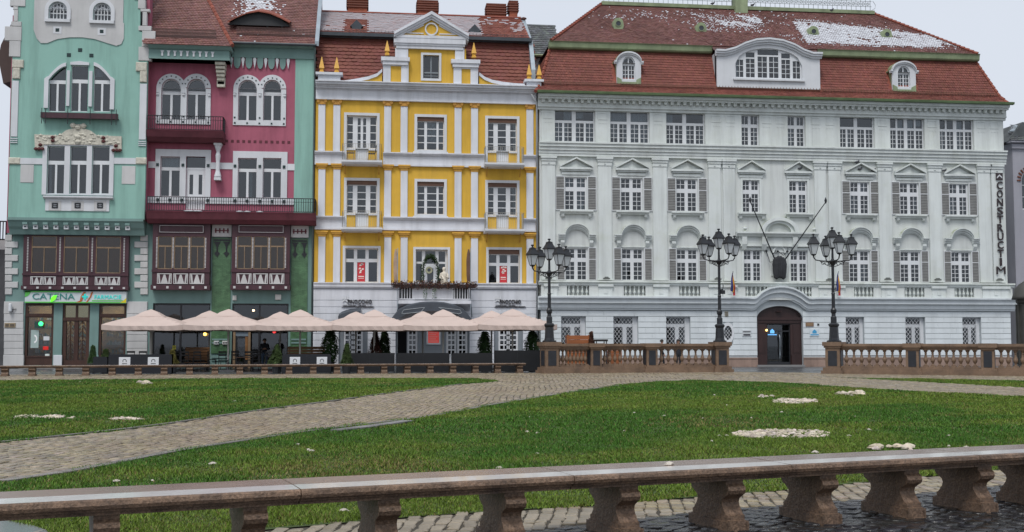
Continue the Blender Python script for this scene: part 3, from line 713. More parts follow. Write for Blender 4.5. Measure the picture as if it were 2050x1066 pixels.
    for P, Q in (((u0, .45, zb1+.02), (q0, YR, zr+.05)), ((u1, .45, zb1+.02), (q1, YR, zr+.05)), ((m0, -.2, zm), (t0, .9, zb0)), ((m1, -.2, zm), (t1, .9, zb0)), ((e0, -.85, ze0), (m0, -.2, zm)), ((e1, -.85, ze0), (m1, -.2, zm))):
        P, Q = Vector(P), Vector(Q); n = max(2, int((Q-P).length/.33))
        for k in range(n):
            a = P+(Q-P)*k/n; b = P+(Q-P)*(k+1.15)/n; hp.tube([a+Vector((0, 0, .03)), b], [.12, .085], 6)
    obj('hip_tiles', hp, RT2, RO, kind='stuff')
    sg = MB()
    for z_, y_ in ((zm+.15, -.28), (zm+.05, -.34)): sg.tube([(m0+.2, y_, z_), (m1-.2, y_, z_)], .018, 4)
    for k in range(150):
        x = m0+.3+(m1-m0-.6)*k/149; sg.box(x-.012, x+.012, -.32, -.3, zm-.06, zm+.2)
    obj('snow_guard', sg, plainm('rusty_guard', (.16, .075, .05), .7, var=.3), RO)
    # cresting
    cr = MB(); n = 56; zt = zr+.12
    for k in range(n):
        x = q0+.1+(q1-q0-.2)*k/(n-1); cr.box(x-.012, x+.012, YR-.012, YR+.012, zt, zt+.95)
        if k < n-1:
            c = x+(q1-q0-.2)/(n-1)/2
            cr.arcband(c, zt+.55, .1, .125, YR-.01, YR+.01, 0, 2*math.pi, 10)
            for a in (0, 2.1, 4.2): cr.box(c+.055*math.cos(a)-.025, c+.055*math.cos(a)+.025, YR-.01, YR+.01, zt+.55+.055*math.sin(a)-.025, zt+.55+.055*math.sin(a)+.025)
    for z in (.02, .36, .74): cr.box(q0, q1, YR-.011, YR+.011, zt+z, zt+z+.025)
    for k in range(8):
        t = k/7; a = math.pi*t; 
    cr.tube([(q1, YR, zt+.1), (q1+.25, YR, zt+.25), (q1+.3, YR, zt+.5), (q1+.1, YR, zt+.8)], .015, 5)
    obj('ridge_cresting', cr, plainm('grey_green_iron', (.12, .14, .13), .5, var=.2), RO)
    # round-topped vents
    for a, b in ((1238, 49), (1404, 58), (1629, 65), (1776, 71)):
        Yv = 2.2; 
        X_, Z_ = onY(a, b, Yv)
        v_ = obj('roof_vent', MB().prism([(X_-.36, Z_-.55), (X_+.36, Z_-.55), (X_+.3, Z_-.3), (X_+.38, Z_-.1), (X_+.34, Z_+.15)]+[(X_+.34*math.cos(t), Z_+.15+.3*math.sin(t)) for t in (.5, 1, 1.57, 2.1, 2.6)]+[(X_-.34, Z_+.15), (X_-.38, Z_-.1), (X_-.3, Z_-.3)], Yv, Yv+1.6)
                 .arcband(X_, Z_+.05, .17, .22, Yv-.04, Yv, 0, 6.283, 12), GREENM, RO)
        obj('vent_opening', MB().prism([(X_+.17*math.cos(k*.5236), Z_+.05+.17*math.sin(k*.5236)) for k in range(12)], Yv-.012, Yv-.004), DZINC, RO)
    # small arched dormers
    for (X0, X1), ya, yb, xm in ((d1, 104, 169, 1258), (d2_, 123, 184, 1808)):
        Yd = -.12; Z1, Z0 = zz(xm, ya, Yd), zz(xm, yb, Yd); cx = (X0+X1)/2; hw = (X1-X0)/2; zs = Z1-.62
        R = (cx-.42, cx+.42, Z0+.3, Z1-.32)
        mb = MB().plate(cx-hw*.8, cx+hw*.8, Z0, Z1-.1, Yd, .25, [R])
        mb.archfill(R[0], R[1], R[3]-.42, R[3], Yd, .2)
        n = 12; pts = [(cx-hw, zs)]+[(cx-hw*.86*math.cos(math.pi*k/n), zs+(Z1-zs)*math.sin(math.pi*k/n)) for k in range(n+1)]+[(cx+hw, zs)]
        mb.prism(pts[1:-1], Yd+.03, .24)
        hole = MB()
        zr2 = R[3]-.42; mb2 = MB().plate(cx-hw*.84, cx+hw*.84, Z0, zr2, Yd, .25, [(R[0], R[1], R[2], zr2+.01)])
        for s in (-1, 1): mb2.prism([(cx+s*.42, zr2), (cx+s*hw*.84, zr2), (cx+s*hw*.84, zs)], Yd, .25)
        # front above the springing: ring between window arch and outer arch
        rx = .42; 
        for k in range(n):
            a, b = math.pi*k/n, math.pi*(k+1)/n
            mb2.prism([(cx+rx*math.cos(a), R[3]-.42+.42*math.sin(a)), (cx+hw*.84*math.cos(a), zs+(Z1-zs)*math.sin(a)), (cx+hw*.84*math.cos(b), zs+(Z1-zs)*math.sin(b)), (cx+rx*math.cos(b), R[3]-.42+.42*math.sin(b))], Yd, .25)
        for d0, d1_, y in ((0, .1, Yd-.16), (.1, .2, Yd-.09)): mb2.pathband([(x, z-d0) for x, z in pts], d1_-d0, y, Yd+.1)
        do = obj('dormer', mb2, WTRIM, RO)
        bk = MB()
        for (xa, za), (xb, zb_) in zip(pts, pts[1:]): bk.prism([(xa, za-.06), (xb, zb_-.06), (xb, zb_+.02), (xa, za+.02)], Yd+.1, 2.2)
        bk.box(cx-hw*.8-.04, cx-hw*.8, .0, 1.6, Z0, zs).box(cx+hw*.8, cx+hw*.8+.04, .0, 1.6, Z0, zs)
        for s in (-1, 1): bk.prism([(cx+s*hw*.82, Z0), (cx+s*.46, Z0), (cx+s*.5, Z0+.3), (cx+s*hw*.82, Z0+.45)], Yd-.06, Yd-.003)
        bk.box(cx-.5, cx+.5, Yd-.08, Yd-.003, Z0-.03, Z0+.14)
        obj('dormer_roof', bk, GREENM, do)
        window(do, R, Yd, [(.06, .46, .05, .62, 2, 3), (.54, .94, .05, .62, 2, 3), (.06, .46, .70, .97), (.54, .94, .70, .97)], rv=.2, arch=R[3]-.42)
        obj('dormer_interior', MB().box(R[0]-.1, R[1]+.1, .5, .52, R[2], R[3]), INT, do)
    # large central dormer
    Yd = -.3; X0, X1 = xx(1434, 140, Yd), xx(1643, 140, Yd); Z0 = zz(1540, 177, Yd); cx = (X0+X1)/2
    prof = [(1432, 101), (1450, 102), (1470, 97), (1490, 87), (1512, 80), (1538, 77.5), (1565, 80.5), (1588, 88.5), (1607, 99), (1625, 105.5), (1644, 106)]
    P = [(xx(a, b, Yd), zz(a, b, Yd)) for a, b in prof]
    P = [(x, (z+[q for q in P][-1-i][1])/2) for i, (x, z) in enumerate(P)]
    hx = xx(1607, 130, Yd)-xx(1473, 130, Yd); R = (cx-hx/2, cx+hx/2, zz(1540, 159, Yd), zz(1540, 97, Yd)); zs = R[2]+.95
    mb = MB().plate(X0+.05, X1-.05, Z0, R[2], Yd, 1, []).plate(X0+.05, R[0], R[2], P[1][1]-.1, Yd, .2).plate(R[1], X1-.05, R[2], P[1][1]-.1, Yd, .2)
    n = 16; 
    def topz(x):
        for (xa, za), (xb, zb_) in zip(P, P[1:]):
            if xa <= x <= xb: return za+(zb_-za)*(x-xa)/(xb-xa)
        return P[0][1]
    for k in range(n):
        xa, xb = R[0]+(R[1]-R[0])*k/n, R[0]+(R[1]-R[0])*(k+1)/n
        el = lambda x: zs+(R[3]-zs)*math.sqrt(max(0, 1-((x-cx)/(hx/2))**2))
        mb.prism([(xa, el(xa)), (xb, el(xb)), (xb, topz(xb)-.05), (xa, topz(xa)-.05)], Yd, .2)
    for xa, xb in ((X0+.05, R[0]), (R[1], X1-.05)):
        for k in range(4):
            a, b = xa+(xb-xa)*k/4, xa+(xb-xa)*(k+1)/4
            if topz(a)-.05 > P[1][1]-.1 or topz(b)-.05 > P[1][1]-.1: mb.prism([(a, P[1][1]-.1), (b, P[1][1]-.1), (b, max(topz(b)-.05, P[1][1]-.099)), (a, max(topz(a)-.05, P[1][1]-.099))], Yd, .2)
    for d0, d1_, y in ((0, .12, Yd-.3), (.12, .26, Yd-.22), (.26, .4, Yd-.1)): mb.pathband([(x, z-d0) for x, z in P], d1_-d0, y, Yd+.05)
    mb.box(R[0]-.15, R[1]+.15, Yd-.14, Yd, R[2]-.12, R[2]-.02).box(X0+.05, X0+.1, Yd+.2, 1.4, Z0, P[1][1]-.1).box(X1-.1, X1-.05, Yd+.2, 1.4, Z0, P[1][1]-.1)
    do = obj('large_dormer', mb, WTRIM, RO)
    bk = MB(); N_ = 7
    for i in range(len(P)-1):
        for j in range(N_):
            y0_, y1_ = Yd-.28+(3.6)*j/N_, Yd-.28+(3.6)*(j+1)/N_
            base_z = lambda y: max(P[0][1], zb1+(zr-zb1)*(y-.5)/(YR-.5))
            def zq(i_, y): return max(P[i_][1]*(1)+.02+max(0, y)*.03, min(base_z(y)-.05, 99))
            bk.add([(P[i][0], y0_, zq(i, y0_)), (P[i+1][0], y0_, zq(i+1, y0_)), (P[i+1][0], y1_, zq(i+1, y1_)), (P[i][0], y1_, zq(i, y1_))], [(0, 1, 2, 3)])
    obj('dormer_roof', bk, MAT('dormer_tile', (.085, .042, .038), .65, .25, 2.0, .6, 9), do, smooth=True)
    obj('dormer_interior', MB().box(R[0]-.1, R[1]+.1, .7, .72, R[2], R[3]), INT, do)
    sw = window(do, R, Yd, [(.02, .13, .06, .62, 2, 3), (.17, .30, .06, .66, 2, 4), (.345, .485, .06, .74, 2, 4), (.515, .655, .06, .74, 2, 4), (.70, .83, .06, .66, 2, 4), (.87, .98, .06, .62, 2, 3), (.17, .30, .7, .86), (.345, .655, .79, .97), (.70, .83, .7, .86)], rv=.2, arch=zs, curtain=.2)
    # stacked lettering on the corner pilaster
    LT = plainm('dark_letter', (.035, .025, .028), .5)
    sgn = thing('vertical_sign', 'dark stacked letters running down the corner pilaster of the white building', 'sign', (xx(2000, 450, -.2), -.2, zz(2000, 552, -.2)), world=True)
    ys = [346, 363, 381, 399, 417, 436, 453.5, 471.5, 490, 508, 526, 533, 551]
    lets = 'CONSTRUCTIM'; y0 = 364.; stp = (551-364)/11.
    x0, x1, z0, z1 = rc(1993.5, 347, 2007, 361, -.16)
    mb = MB().plate(x0, x1, z0, z1, -.2, -.15, []); 
    lo = obj('logo_panel', mb, LT, sgn); c = (x0+x1)/2
    obj('chevron', MB().prism([(x0+.05, z0+.1), (c, z0+.27), (x1-.05, z0+.1), (x1-.05, z0+.2), (c, z0+.37), (x0+.05, z0+.2)], -.215, -.2), WTRIM, lo)
    for i, ch in enumerate(lets):
        hw_ = 5.9 if ch not in 'IM' else (2.2 if ch == 'I' else 9); xc = 2001+i*.25
        a = rc(xc-hw_, y0+i*stp, xc+hw_, y0+(i+1)*stp-1.6, -.16); obj('letter', text(MB(), ch, *a, -.22, .06, bold=0 if ch == 'M' else .015), LT, sgn)
    return W
build_white()
_DG = GL; GL = GL2
# ================================================================== YELLOW HOUSE
def rail(mb, pts, z0, z1, n, r=.012):
    """iron balcony rail along an XY polyline"""
    for (xa, ya), (xb, yb) in zip(pts, pts[1:]):
        L_ = math.hypot(xb-xa, yb-ya); k = max(2, int(L_/n))
        for z in (z0, z1): mb.tube([(xa, ya, z), (xb, yb, z)], r*1.5, 4)
        for i in range(k+1):
            x, y = xa+(xb-xa)*i/k, ya+(yb-ya)*i/k; mb.box(x-r, x+r, y-r, y+r, z0, z1)
    return mb
def build_yellow():
    XL, XR = xx(630, 400), xx(1073, 400)
    H = thing('yellow_house', 'yellow town house with white pilasters, stepped gable and gold finials', 'building', ((XL+XR)/2, 0, 0), world=True)
    r = 860; Z = lambda y, Y=0.: zz(r, y, Y)
    L = [(694, 754.5), (835, 889), (976.6, 1034.6)]
    levels = {3: (Z(235), Z(301), Z(327)), 2: (Z(364.5), Z(430), Z(459))}
    holes = []; W3 = []
    for lv, (zt, zs, zd) in levels.items():
        ym = 270 if lv == 3 else 400
        for i, (a, b) in enumerate(L):
            X0, X1 = xx(a, ym), xx(b, ym)
            if i == 1: R = (X0, X1, zs, zt); holes.append(R); W3.append((lv, i, R, None))
            else:
                d0, d1 = X0+(X1-X0)*.30, X0+(X1-X0)*.72
                holes += [(X0, X1, zs, zt), (d0, d1, zd, zs)]; W3.append((lv, i, (X0, X1, zs, zt), (d0, d1, zd)))
    F1 = [(691, 757), (832, 896), (978, 1040)]; fz1, fz0 = Z(499), Z(567)
    FR = [(xx(a, 530), xx(b, 530), fz0, fz1) for a, b in F1]
    FR[1] = (FR[1][0], FR[1][1], Z(601), Z(500))
    Zc = Z(203)
    wall(H, 'upper_wall', XL, XR, Z(568)-.02, Zc+.3, 0, holes+[FR[0], FR[2], (FR[1][0], FR[1][1], Z(568)-.02, fz1)], YELLOW, .3)
    obj('interior', MB().box(XL+.2, XR-.2, 1.5, 1.6, 0, Zc).box(XL+.2, XR-.2, .3, 1.55, Z(334), Z(334)+.1).box(XL+.2, XR-.2, .3, 1.55, Z(468), Z(468)+.1), INT, H)
    obj('side_wall', MB().box(XL, XL+.2, .36, 12, 0, Zc).box(XR-.2, XR, .36, 12, 0, Zc).box(XL, XR, 12, 12.2, 0, Zc), WYELL, H)
    for lv, i, R, d in W3:
        ztop = R[3]
        if d: tr = [(R[0]-.16, R[1]+.16, R[2]-.9, R[3]+.16)]
        mb = MB().plate(R[0]-.17, R[1]+.17, (R[2]-.1) if not d else d[2], R[3]+.17, -.06, 0, [(R[0], R[1], (R[2]) if not d else d[2]-.01, R[3])])
        if not d: mb.box(R[0]-.25, R[1]+.25, -.14, 0, R[2]-.2, R[2]-.11)
        obj('window_surround', mb, WTRIM, H)
        if not (lv == 3 and i == 0):
            obj('roller_box', MB().box(R[0]+.01, R[1]-.01, .03, .2, R[3]-.24, R[3]-.004), ROLL, H); R = (R[0], R[1], R[2], R[3]-.24)
        if i == 1: window(H, R, 0, [(.02, .27, .03, .97, 1, 4), (.37, .72, .03, .97, 1, 4), (.80, .97, .03, .97, 1, 4)], rv=.2, bar=.05, curtain=.3)
        elif lv == 3 and i == 0: window(H, R, 0, [(.02, .20, .04, .96, 1, 4), (.36, .46, .04, .93, 1, 4), (.54, .64, .04, .93, 1, 4), (.78, .97, .04, .96, 1, 4)], rv=.2, bar=.05, curtain=.5)
        else: window(H, R, 0, [(.02, .20, .04, .97, 1, 4), (.35, .63, .04, .97, 1, 4), (.78, .97, .04, .97, 1, 4)], rv=.2, bar=.05, curtain=.2)
        if d:
            mb = MB().box(d[0], d[1], .13, .2, d[2]+.02, R[2]-.002)
            for k in range(1, 7): x = d[0]+(d[1]-d[0])*k/7; mb.box(x-.012, x+.012, .115, .13, d[2]+.12, R[2]-.12)
            obj('balcony_door', mb, WFR, H)
            obj('sill', MB().box(R[0]-.02, d[0]-.01, -.08, .1, R[2]-.1, R[2]-.01), WTRIM, H); obj('sill', MB().box(d[1]+.01, R[1]+.02, -.08, .1, R[2]-.1, R[2]-.01), WTRIM, H)
            # iron balcony
            b0, b1 = R[0]-.28, R[1]+.38 if i else R[1]+.34; yb = -.95; zf = d[2]-.03
            bo = obj('balcony', MB().prismx([(-.001, zf), (yb, zf), (yb, zf-.12), (yb+.1, zf-.22), (-.001, zf-.26)], b0, b1), WTRIM, H)
            mb = rail(MB(), [(b0+.05, -.02), (b0+.05, yb+.05), (b1-.05, yb+.05), (b1-.05, -.02)], zf+.06, zf+1.02, .13, .007)
            for k in range(6):
                a = b0+.15+(b1-b0-.3)*k/5; mb.arcband(a, zf+.88, .06, .075, yb+.045, yb+.055, 0, 6.28, 8)
            obj('railing', mb, plainm('pale_iron', (.30, .29, .26), .5), bo)
            [obj('bracket', MB().tube([(q_, -.5, zf-.26), (q_, -.02, zf-.75)], .03, 5), OCHRE, bo) for q_ in (b0+.2, b1-.2)]
    six = [(.02, .26, .03, .60), (.36, .61, .03, .60), (.71, .97, .03, .60), (.02, .26, .70, .97), (.36, .61, .70, .97), (.71, .97, .70, .97)]
    for i in (0, 2):
        R = FR[i]; obj('window_surround', MB().plate(R[0]-.15, R[1]+.15, R[2]-.0, R[3]+.15, -.06, 0, [(R[0], R[1], R[2]-.01, R[3])]), WTRIM, H)
        if i == 2: obj('roller_box', MB().box(R[0]+.01, R[1]-.01, .03, .2, R[3]-.27, R[3]-.004), ROLL, H); R = (R[0], R[1], R[2], R[3]-.27)
        o = window(H, R, 0, six, rv=.2)
        x0, x1 = R[0]+(R[1]-R[0])*.37, R[0]+(R[1]-R[0])*.60; z0, z1 = R[2]+.06, R[2]+(R[3]-R[2])*.60
        RED = plainm('red_poster', (.50, .035, .045), .5)
        p = single('window_poster', MB().box(x0, x1, .165, .175, z0, z1), RED, ('red poster behind the first floor window at the yellow house\'s left end' if i == 0 else 'red poster behind the first floor window nearest the white building'), 'poster', ((x0+x1)/2, .165, z0))
        mbp = MB()
        for k in range(7):
            zc = z0+(z1-z0)*(.45+.5*random.random()); xc = x0+(x1-x0)*(.2+.6*random.random()); s = .06
            mbp.prism([(xc-s, zc-s), (xc+s*1.4, zc-s*.5), (xc+s, zc+s), (xc-s*.6, zc+s*.8)], .158, .164)
        mbp.box(x0+.06, x1-.06, .158, .164, z0+.3, z0+.36).box(x0+.06, x1-.06, .158, .164, z0+.2, z0+.23)
        obj('poster_print', mbp, plainm('poster_white', (.75, .65, .6)), p, kind='stuff')
    R = FR[1]; obj('window_surround', MB().plate(R[0]-.15, R[1]+.15, R[2], R[3]+.15, -.06, 0, [(R[0], R[1], R[2]-.01, R[3])]), WTRIM, H)
    window(H, R, 0, [(.02, .20, .36, .72), (.02, .20, .76, .97), (.37, .56, .25, .63), (.30, .62, .72, .97), (.72, .93, .36, .72), (.72, .93, .76, .97)], rv=.25)
    # pilasters
    PX = [(637, 651), (667, 681), (769, 783), (802, 816), (910, 924), (943, 957), (1054, 1068)]
    for lv, (yt, yb) in enumerate(((204, 307), (332, 436), (465, 567))):
        for a, b in PX:
            ym = (yt+yb)/2; x0, x1 = xx(a, ym, -.08), xx(b, ym, -.08); zt, zb = Z(yt), Z(yb)
            p = obj('pilaster', MB().chbox(x0, x1, -.1, 0, zb, zt-.36, .015), WYELL, H)
            mb = MB(); c = (x0+x1)/2; hw = (x1-x0)/2
            if lv == 0:
                mb.prism([(c-hw, zt-.36), (c+hw, zt-.36), (c+hw*1.25, zt-.08), (c-hw*1.25, zt-.08)], -.13, 0).box(c-hw*1.45, c+hw*1.45, -.19, 0, zt-.08, zt-.0)
                for s in (-1, 1):
                    mb.arcband(c+s*hw*1.05, zt-.16, .02, .09, -.17, -.1, 0, 6.28, 8); mb.prism([(c+s*hw*.2, zt-.34), (c+s*hw*.75, zt-.34), (c+s*hw*.5, zt-.2)], -.16, -.12)
            else:
                mb.box(c-hw*1.1, c+hw*1.1, -.12, 0, zt-.36, zt-.2).box(c-hw*1.5, c+hw*1.5, -.2, 0, zt-.2, zt-.1).box(c-hw*1.75, c+hw*1.75, -.25, 0, zt-.1, zt-.01)
            obj('capital', mb, OCHRE if lv == 0 else GOLD, p)
    # mouldings (broken at the balconies)
    for y0, segs in ((308, ((630, 690), (767, 973), (1047, 1073))), (436, ((630, 690), (767, 973), (1047, 1073)))):
        for a, b in segs:
            z = Z(y0); P = [(xx(a, y0, -.2), z), (xx(b, y0, -.2), z)]
            bands(H, 'string_course', P, [(0, .07, -.3), (.07, .14, -.24), (.14, .2, -.17), (.2, .72, -.1), (.72, .84, -.16)], WYELL, 0)
        bands(H, 'base_moulding', [(XL, Z(y0)-.74), (XR, Z(y0)-.74)], [(0, .08, -.09)], WYELL, 0)
    bands(H, 'main_cornice', [(XL, Z(169, -.3)), (XR+.02, Z(169, -.3))], [(0, .06, -.72), (.06, .2, -.62), (.2, .3, -.45), (.3, .4, -.36), (.4, .46, -.2), (.46, 1.0, -.14), (1.0, 1.1, -.2)], WYELL)
    bands(H, 'first_floor_ledge', [(XL, Z(567, -.2)), (XR, Z(567, -.2))], [(0, .06, -.34), (.06, .26, -.28), (.26, .36, -.2)], WYELL)
    # ground floor: coursed white render
    Yg = -.1; zt = Z(578, Yg)
    op = [(678, 736), (792, 940), (989, 1047)]; gz = zz(860, 642, Yg)
    gR = [(xx(a, 690, Yg), xx(b, 690, Yg), 0, gz) for a, b in op]
    gm = MB(); xs_ = [XL]+[v for g in gR for v in g[:2]]+[XR]
    for a, b in zip(xs_[::2], xs_[1::2]): gm.plate(a, b, 0, zt+.1, Yg, .3)
    for g in gR: gm.plate(g[0], g[1], gz, zt+.1, Yg, .3)
    gwo = obj('ground_floor_wall', gm, plainm('grey_joint', (.33, .36, .40), .9), H)
    k = 0; y = 580.5
    while y < 735:
        z1, z0 = Z(y, Yg)-.012, Z(y+(22 if k == 0 else 13.2), Yg)+.012
        segs = [(XL, XR)] if z0 > gz-.05 else list(zip(xs_[::2], xs_[1::2]))
        if z0 > .05:
            for a, b in segs: obj('course', MB().chbox(a, b, Yg-.04, Yg, max(z0, .02), min(z1, zt), .012), WYELL, gwo)
        y += 22 if k == 0 else 13.2; k += 1
    GRF = plainm('grey_door_frame', (.20, .225, .25), .5)
    for gi, g in enumerate(gR):
        leaves = [(g[0]+.28, g[0]+.28+.75), (g[1]-.28-.75, g[1]-.28)] if gi != 1 else [(xx(815, 690, .1), xx(836, 690, .1)), (xx(893, 690, .1), xx(914, 690, .1)), (xx(915, 690, .1), xx(936, 690, .1))]
        hol = [(a, b, .05, gz-.1) for a, b in leaves]
        if gi == 1: hol.append((xx(796, 690, .1), xx(814, 690, .1), .05, gz-.1))
        fr = obj('door_frame', MB().plate(g[0], g[1], 0, gz, .06, .3, hol), GRF, H)
        for a, b in leaves:
            n = 6; pn = []
            for i in range(2):
                for j in range(n):
                    zz0 = .8+(gz-1.1)*j/n; pn.append((a+.1+(b-a-.2)*i/2+.03, a+.1+(b-a-.2)*(i+1)/2-.03, zz0+.04, zz0+(gz-1.1)/n-.04))
            lf = obj('door_leaf', MB().plate(a+.01, b-.01, .06, gz-.12, .12, .18, pn).prism([(a+.08, .65), (b-.08, .85), (b-.08, .95), (a+.08, .75)], .10, .12), WFR, H)
            obj('pane', MB().box(a+.05, b-.05, .165, .17, .8, gz-.2), GLD, lf)
    # red lit notice in the middle shopfront
    x0, x1, z0, z1 = rc(857, 663, 879, 687, .0)
    nb = single('lit_notice', MB().plate(x0-.1, x1+.1, z0-.1, z1+.08, -.02, .05, [(x0, x1, z0, z1)]), WFR, 'red glowing notice board between the white shopfront doors', 'notice', ((x0+x1)/2, 0, z0))
    obj('notice_screen', MB().box(x0, x1, .0, .02, z0, z1), plainm('lit_red', (.62, .07, .06), emit=.28), nb)
    mbp = MB()
    for k in range(5): mbp.box(x0+.08, x1-.1-.1*(k % 2), -.012, -.003, z0+.1+k*.13, z0+.14+k*.13)
    obj('notice_lines', mbp, plainm('notice_pale', (.8, .45, .4)), nb)
    # --- stepped gable
    G = -.25
    def Rg(a, b, c, d, Y=G): return rc(a, b, c, d, Y)
    mb = MB(); X0, X1, Z0, Z1 = Rg(817, 97, 911, 172); wR = rc(847, 111, 879, 158, G)
    gm = obj('gable_wall', MB().plate(X0-.8, X1+.7, Z0-.05, Z1, G, .3, [wR]), YELLOW, H)
    obj('window_surround', MB().plate(wR[0]-.14, wR[1]+.14, wR[2]-.14, wR[3]+.14, G-.06, G, [wR]), WTRIM, H)
    window(H, wR, G, [(.04, .46, .30, .96), (.54, .96, .30, .96), (.04, .96, .04, .24, 2, 2)], rv=.2, bar=.04, glass=GLD, fm=GRF)
    obj('attic_interior', MB().box(wR[0]-.2, wR[1]+.2, .6, .62, wR[2], wR[3]), INT, H)
    for a, b in ((791, 817), (911, 929.5)):
        x0, x1, z0, z1 = Rg(a, 97, b, 172, G-.1); obj('gable_pilaster', MB().box(x0, x1, G-.12, .3, z0-.05, z1), WYELL, H)
    x0, x1, z0, z1 = Rg(787, 78, 932, 98, G-.2); ce = (x0+x1)/2
    mb = MB().box(x0+.2, x1-.15, G-.18, .5, z0, z0+.2).box(x0+.1, x1-.05, G-.24, .5, z0+.2, z0+.32).box(x0+.05, x1, G-.3, .5, z0+.32, z1)
    obj('gable_entablature', mb, WYELL, H)
    ax, az = onY(864, 24, G-.3); e0, e1 = xx(789, 74, G-.3), xx(938, 76, G-.3); zb = z1; hw = (e1-e0)/2; ax = (e0+e1)/2
    mb = MB().box(e0+.1, e1-.1, G-.32, .6, zb, zb+.18)
    for s in (-1, 1):
        a, b = ax+s*hw, ax
        for t0, t1, y in ((0, .17, G-.5), (.17, .3, G-.4), (.3, .42, G-.3)):
            mb.prism([(a, zb+.32-t0), (b, az-t0*1.2), (b, az-t1*1.2), (a, zb+.32-t1)], y, .8)
    obj('gable_pediment', mb, WYELL, H)
    obj('tympanum', MB().prism([(ax-hw*.9, zb+.17), (ax+hw*.9, zb+.17), (ax, az-.4)], G-.16, .3), YELLOW, H)
    cz = zb+.62; mb = MB().arcband(ax, cz, .33, .42, G-.24, G-.15, 0, 6.2832, 20)
    for s in (-1, 1):
        mb.prism([(ax+s*.5, zb+.3), (ax+s*1.55, zb+.3), (ax+s*1.5, zb+.36), (ax+s*.5, zb+.36)], G-.22, G-.15).prism([(ax+s*1.5, zb+.3), (ax+s*1.6, zb+.32), (ax+s*.5, cz+.3), (ax+s*.46, cz+.22)], G-.215, G-.15)
    obj('tympanum_ornament', mb, WYELL, H)
    for i, (a, b, c0, c1, pa, pb, yt, yo) in enumerate(((767, 818, 763, 820, 782, 803, 112, 0), (908, 957, 903, 961, 924, 942, 117, 2))):
        x0, x1, z0, z1 = Rg(a, yt+8, b, 172, G-.15); C0, C1 = xx(c0, 115, G-.2), xx(c1, 115, G-.2)
        p0, p1 = xx(pa, 150, G-.2), xx(pb, 150, G-.2)
        mb = MB().plate(x0, x1, z0-.05, z1, G-.22, .2, [(p0, p1, z0+.02, Z(136+yo, G))]).box(C0+.1, C1-.1, G-.34, .2, z1-.35, z1-.12).box(C0, C1, G-.42, .22, z1-.12, z1+.12)
        o = obj('gable_pedestal', mb, WYELL, H); obj('pedestal_panel', MB().box(p0, p1, G-.16, G-.1, z0+.0, Z(136+yo, G)), YELLOW, o)
    for pts in (((765, 139), (755, 148), (738, 154), (718, 158), (700, 161), (684, 163)), ((959, 146), (970, 155), (985, 161), (1005, 165), (1030, 168), (1050, 169))):
        P = [onY(a, b, G) for a, b in pts]; zb_ = Z(175, G)
        mb = MB()
        for (xa, za), (xb, zb2) in zip(P, P[1:]): mb.prism([(xa, za-.2), (xb, zb2-.2), (xb, zb2), (xa, za)], G-.14, .1)
        o = obj('swept_coping', mb, WYELL, H)
        my = MB()
        for (xa, za), (xb, zb2) in zip(P, P[1:]):
            if min(za, zb2)-.2 > zb_: my.prism([(xa, zb_), (xb, zb_), (xb, zb2-.2), (xa, za-.2)], G-.05, .05)
        obj('swept_infill', my, YELLOW, o)
    for a, b, y0, y1 in ((632, 686, 146, 166), (1050, 1088, 160, 178)):
        x0, x1, z0, z1 = Rg(a, y0, b, y1, G-.1); obj('end_pedestal', MB().box(x0+.15, x1-.15, G-.15, .3, z0-.05, z1-.15).box(x0, x1, G-.3, .3, z1-.15, z1), WYELL, H)
    for px, ya, yb in ((644, 114, 146), (674, 115, 146), (775, 82, 111), (948.5, 86, 116), (1059, 129, 159), (1079, 130, 159)):
        x, z0 = onY(px, yb, G-.05); z1 = zz(px, ya, G-.05); h = z1-z0; q = math.pi/4
        obj('finial', MB().lathe([(.2, 0), (.2, .08*h), (.13, .12*h), (.16, .25*h), (.235, .27*h), (.21, .33*h), (.02, h)], x, G-.05, z0, n=4, ph=q), GOLD, H)
    # --- roof
    zlo, zhi = Z(172, .3), zz(r, 82, 1.5); zr = zz(850, 31.5, 5.5)
    RO = obj('roof', MB().box(XL, XR, .35, 11, zlo-.2, zlo-.1), INT, H)
    P = [(XL, .1, zlo), (XR, .1, zlo), (XR, 1.5, zhi), (XL, 1.5, zhi)]; Q = [(XL, 1.1, zhi+.28), (XR-.25, 1.1, zhi+.28), (XR-.25, 5.5, zr), (XL, 5.5, zr)]
    ub = MB(); ub.add(P, [(0, 1, 2, 3)]); ub.add(Q, [(0, 1, 2, 3)]); ub.add([Q[3], Q[2], (XR, 11, zhi), (XL, 11, zhi)], [(0, 1, 2, 3)]); obj('roof_underlay', ub, RT2, RO)
    roofplane(H, RO, *P, .36, .27, RTILE, lift=.05, jit=.07)
    cz_ = [(xx(a, 60, 2.5)-XL, xx(b, 60, 2.5)-XL) for a, b in ((690, 736), (968, 1022))]
    def sn(u, v):
        if any(a < u < b for a, b in cz_) and v < 3.2: return 0.02
        return .985 if u < 10.6 else (.3 if v > 1.2 else .06)
    roofplane(H, RO, *Q, .24, .29, OTILE, snow=sn, lift=.035, line=True)
    obj('gutter_band', MB().box(XL, XR-.1, .95, 1.5, zhi+.02, zhi+.24), DZINC, RO)
    mb = MB()
    for k in range(60): x = XL+.2+(XR-XL-.5)*k/59; mb.box(x-.01, x+.01, 1.2, 1.22, zhi+.3, zhi+.5)
    for z in (.36, .46): mb.tube([(XL, 1.2, zhi+z), (XR-.3, 1.2, zhi+z)], .012, 4)
    obj('snow_guard', mb, DZINC, RO)
    rt = MB(); n = 46
    for k in range(n): a = XL+(XR-.3-XL)*k/n; rt.tube([(a, 5.5, zr+.03), (a+(XR-XL)/n*1.1, 5.5, zr+.05)], [.11, .09], 6)
    obj('ridge_tiles', rt, RT2, RO)
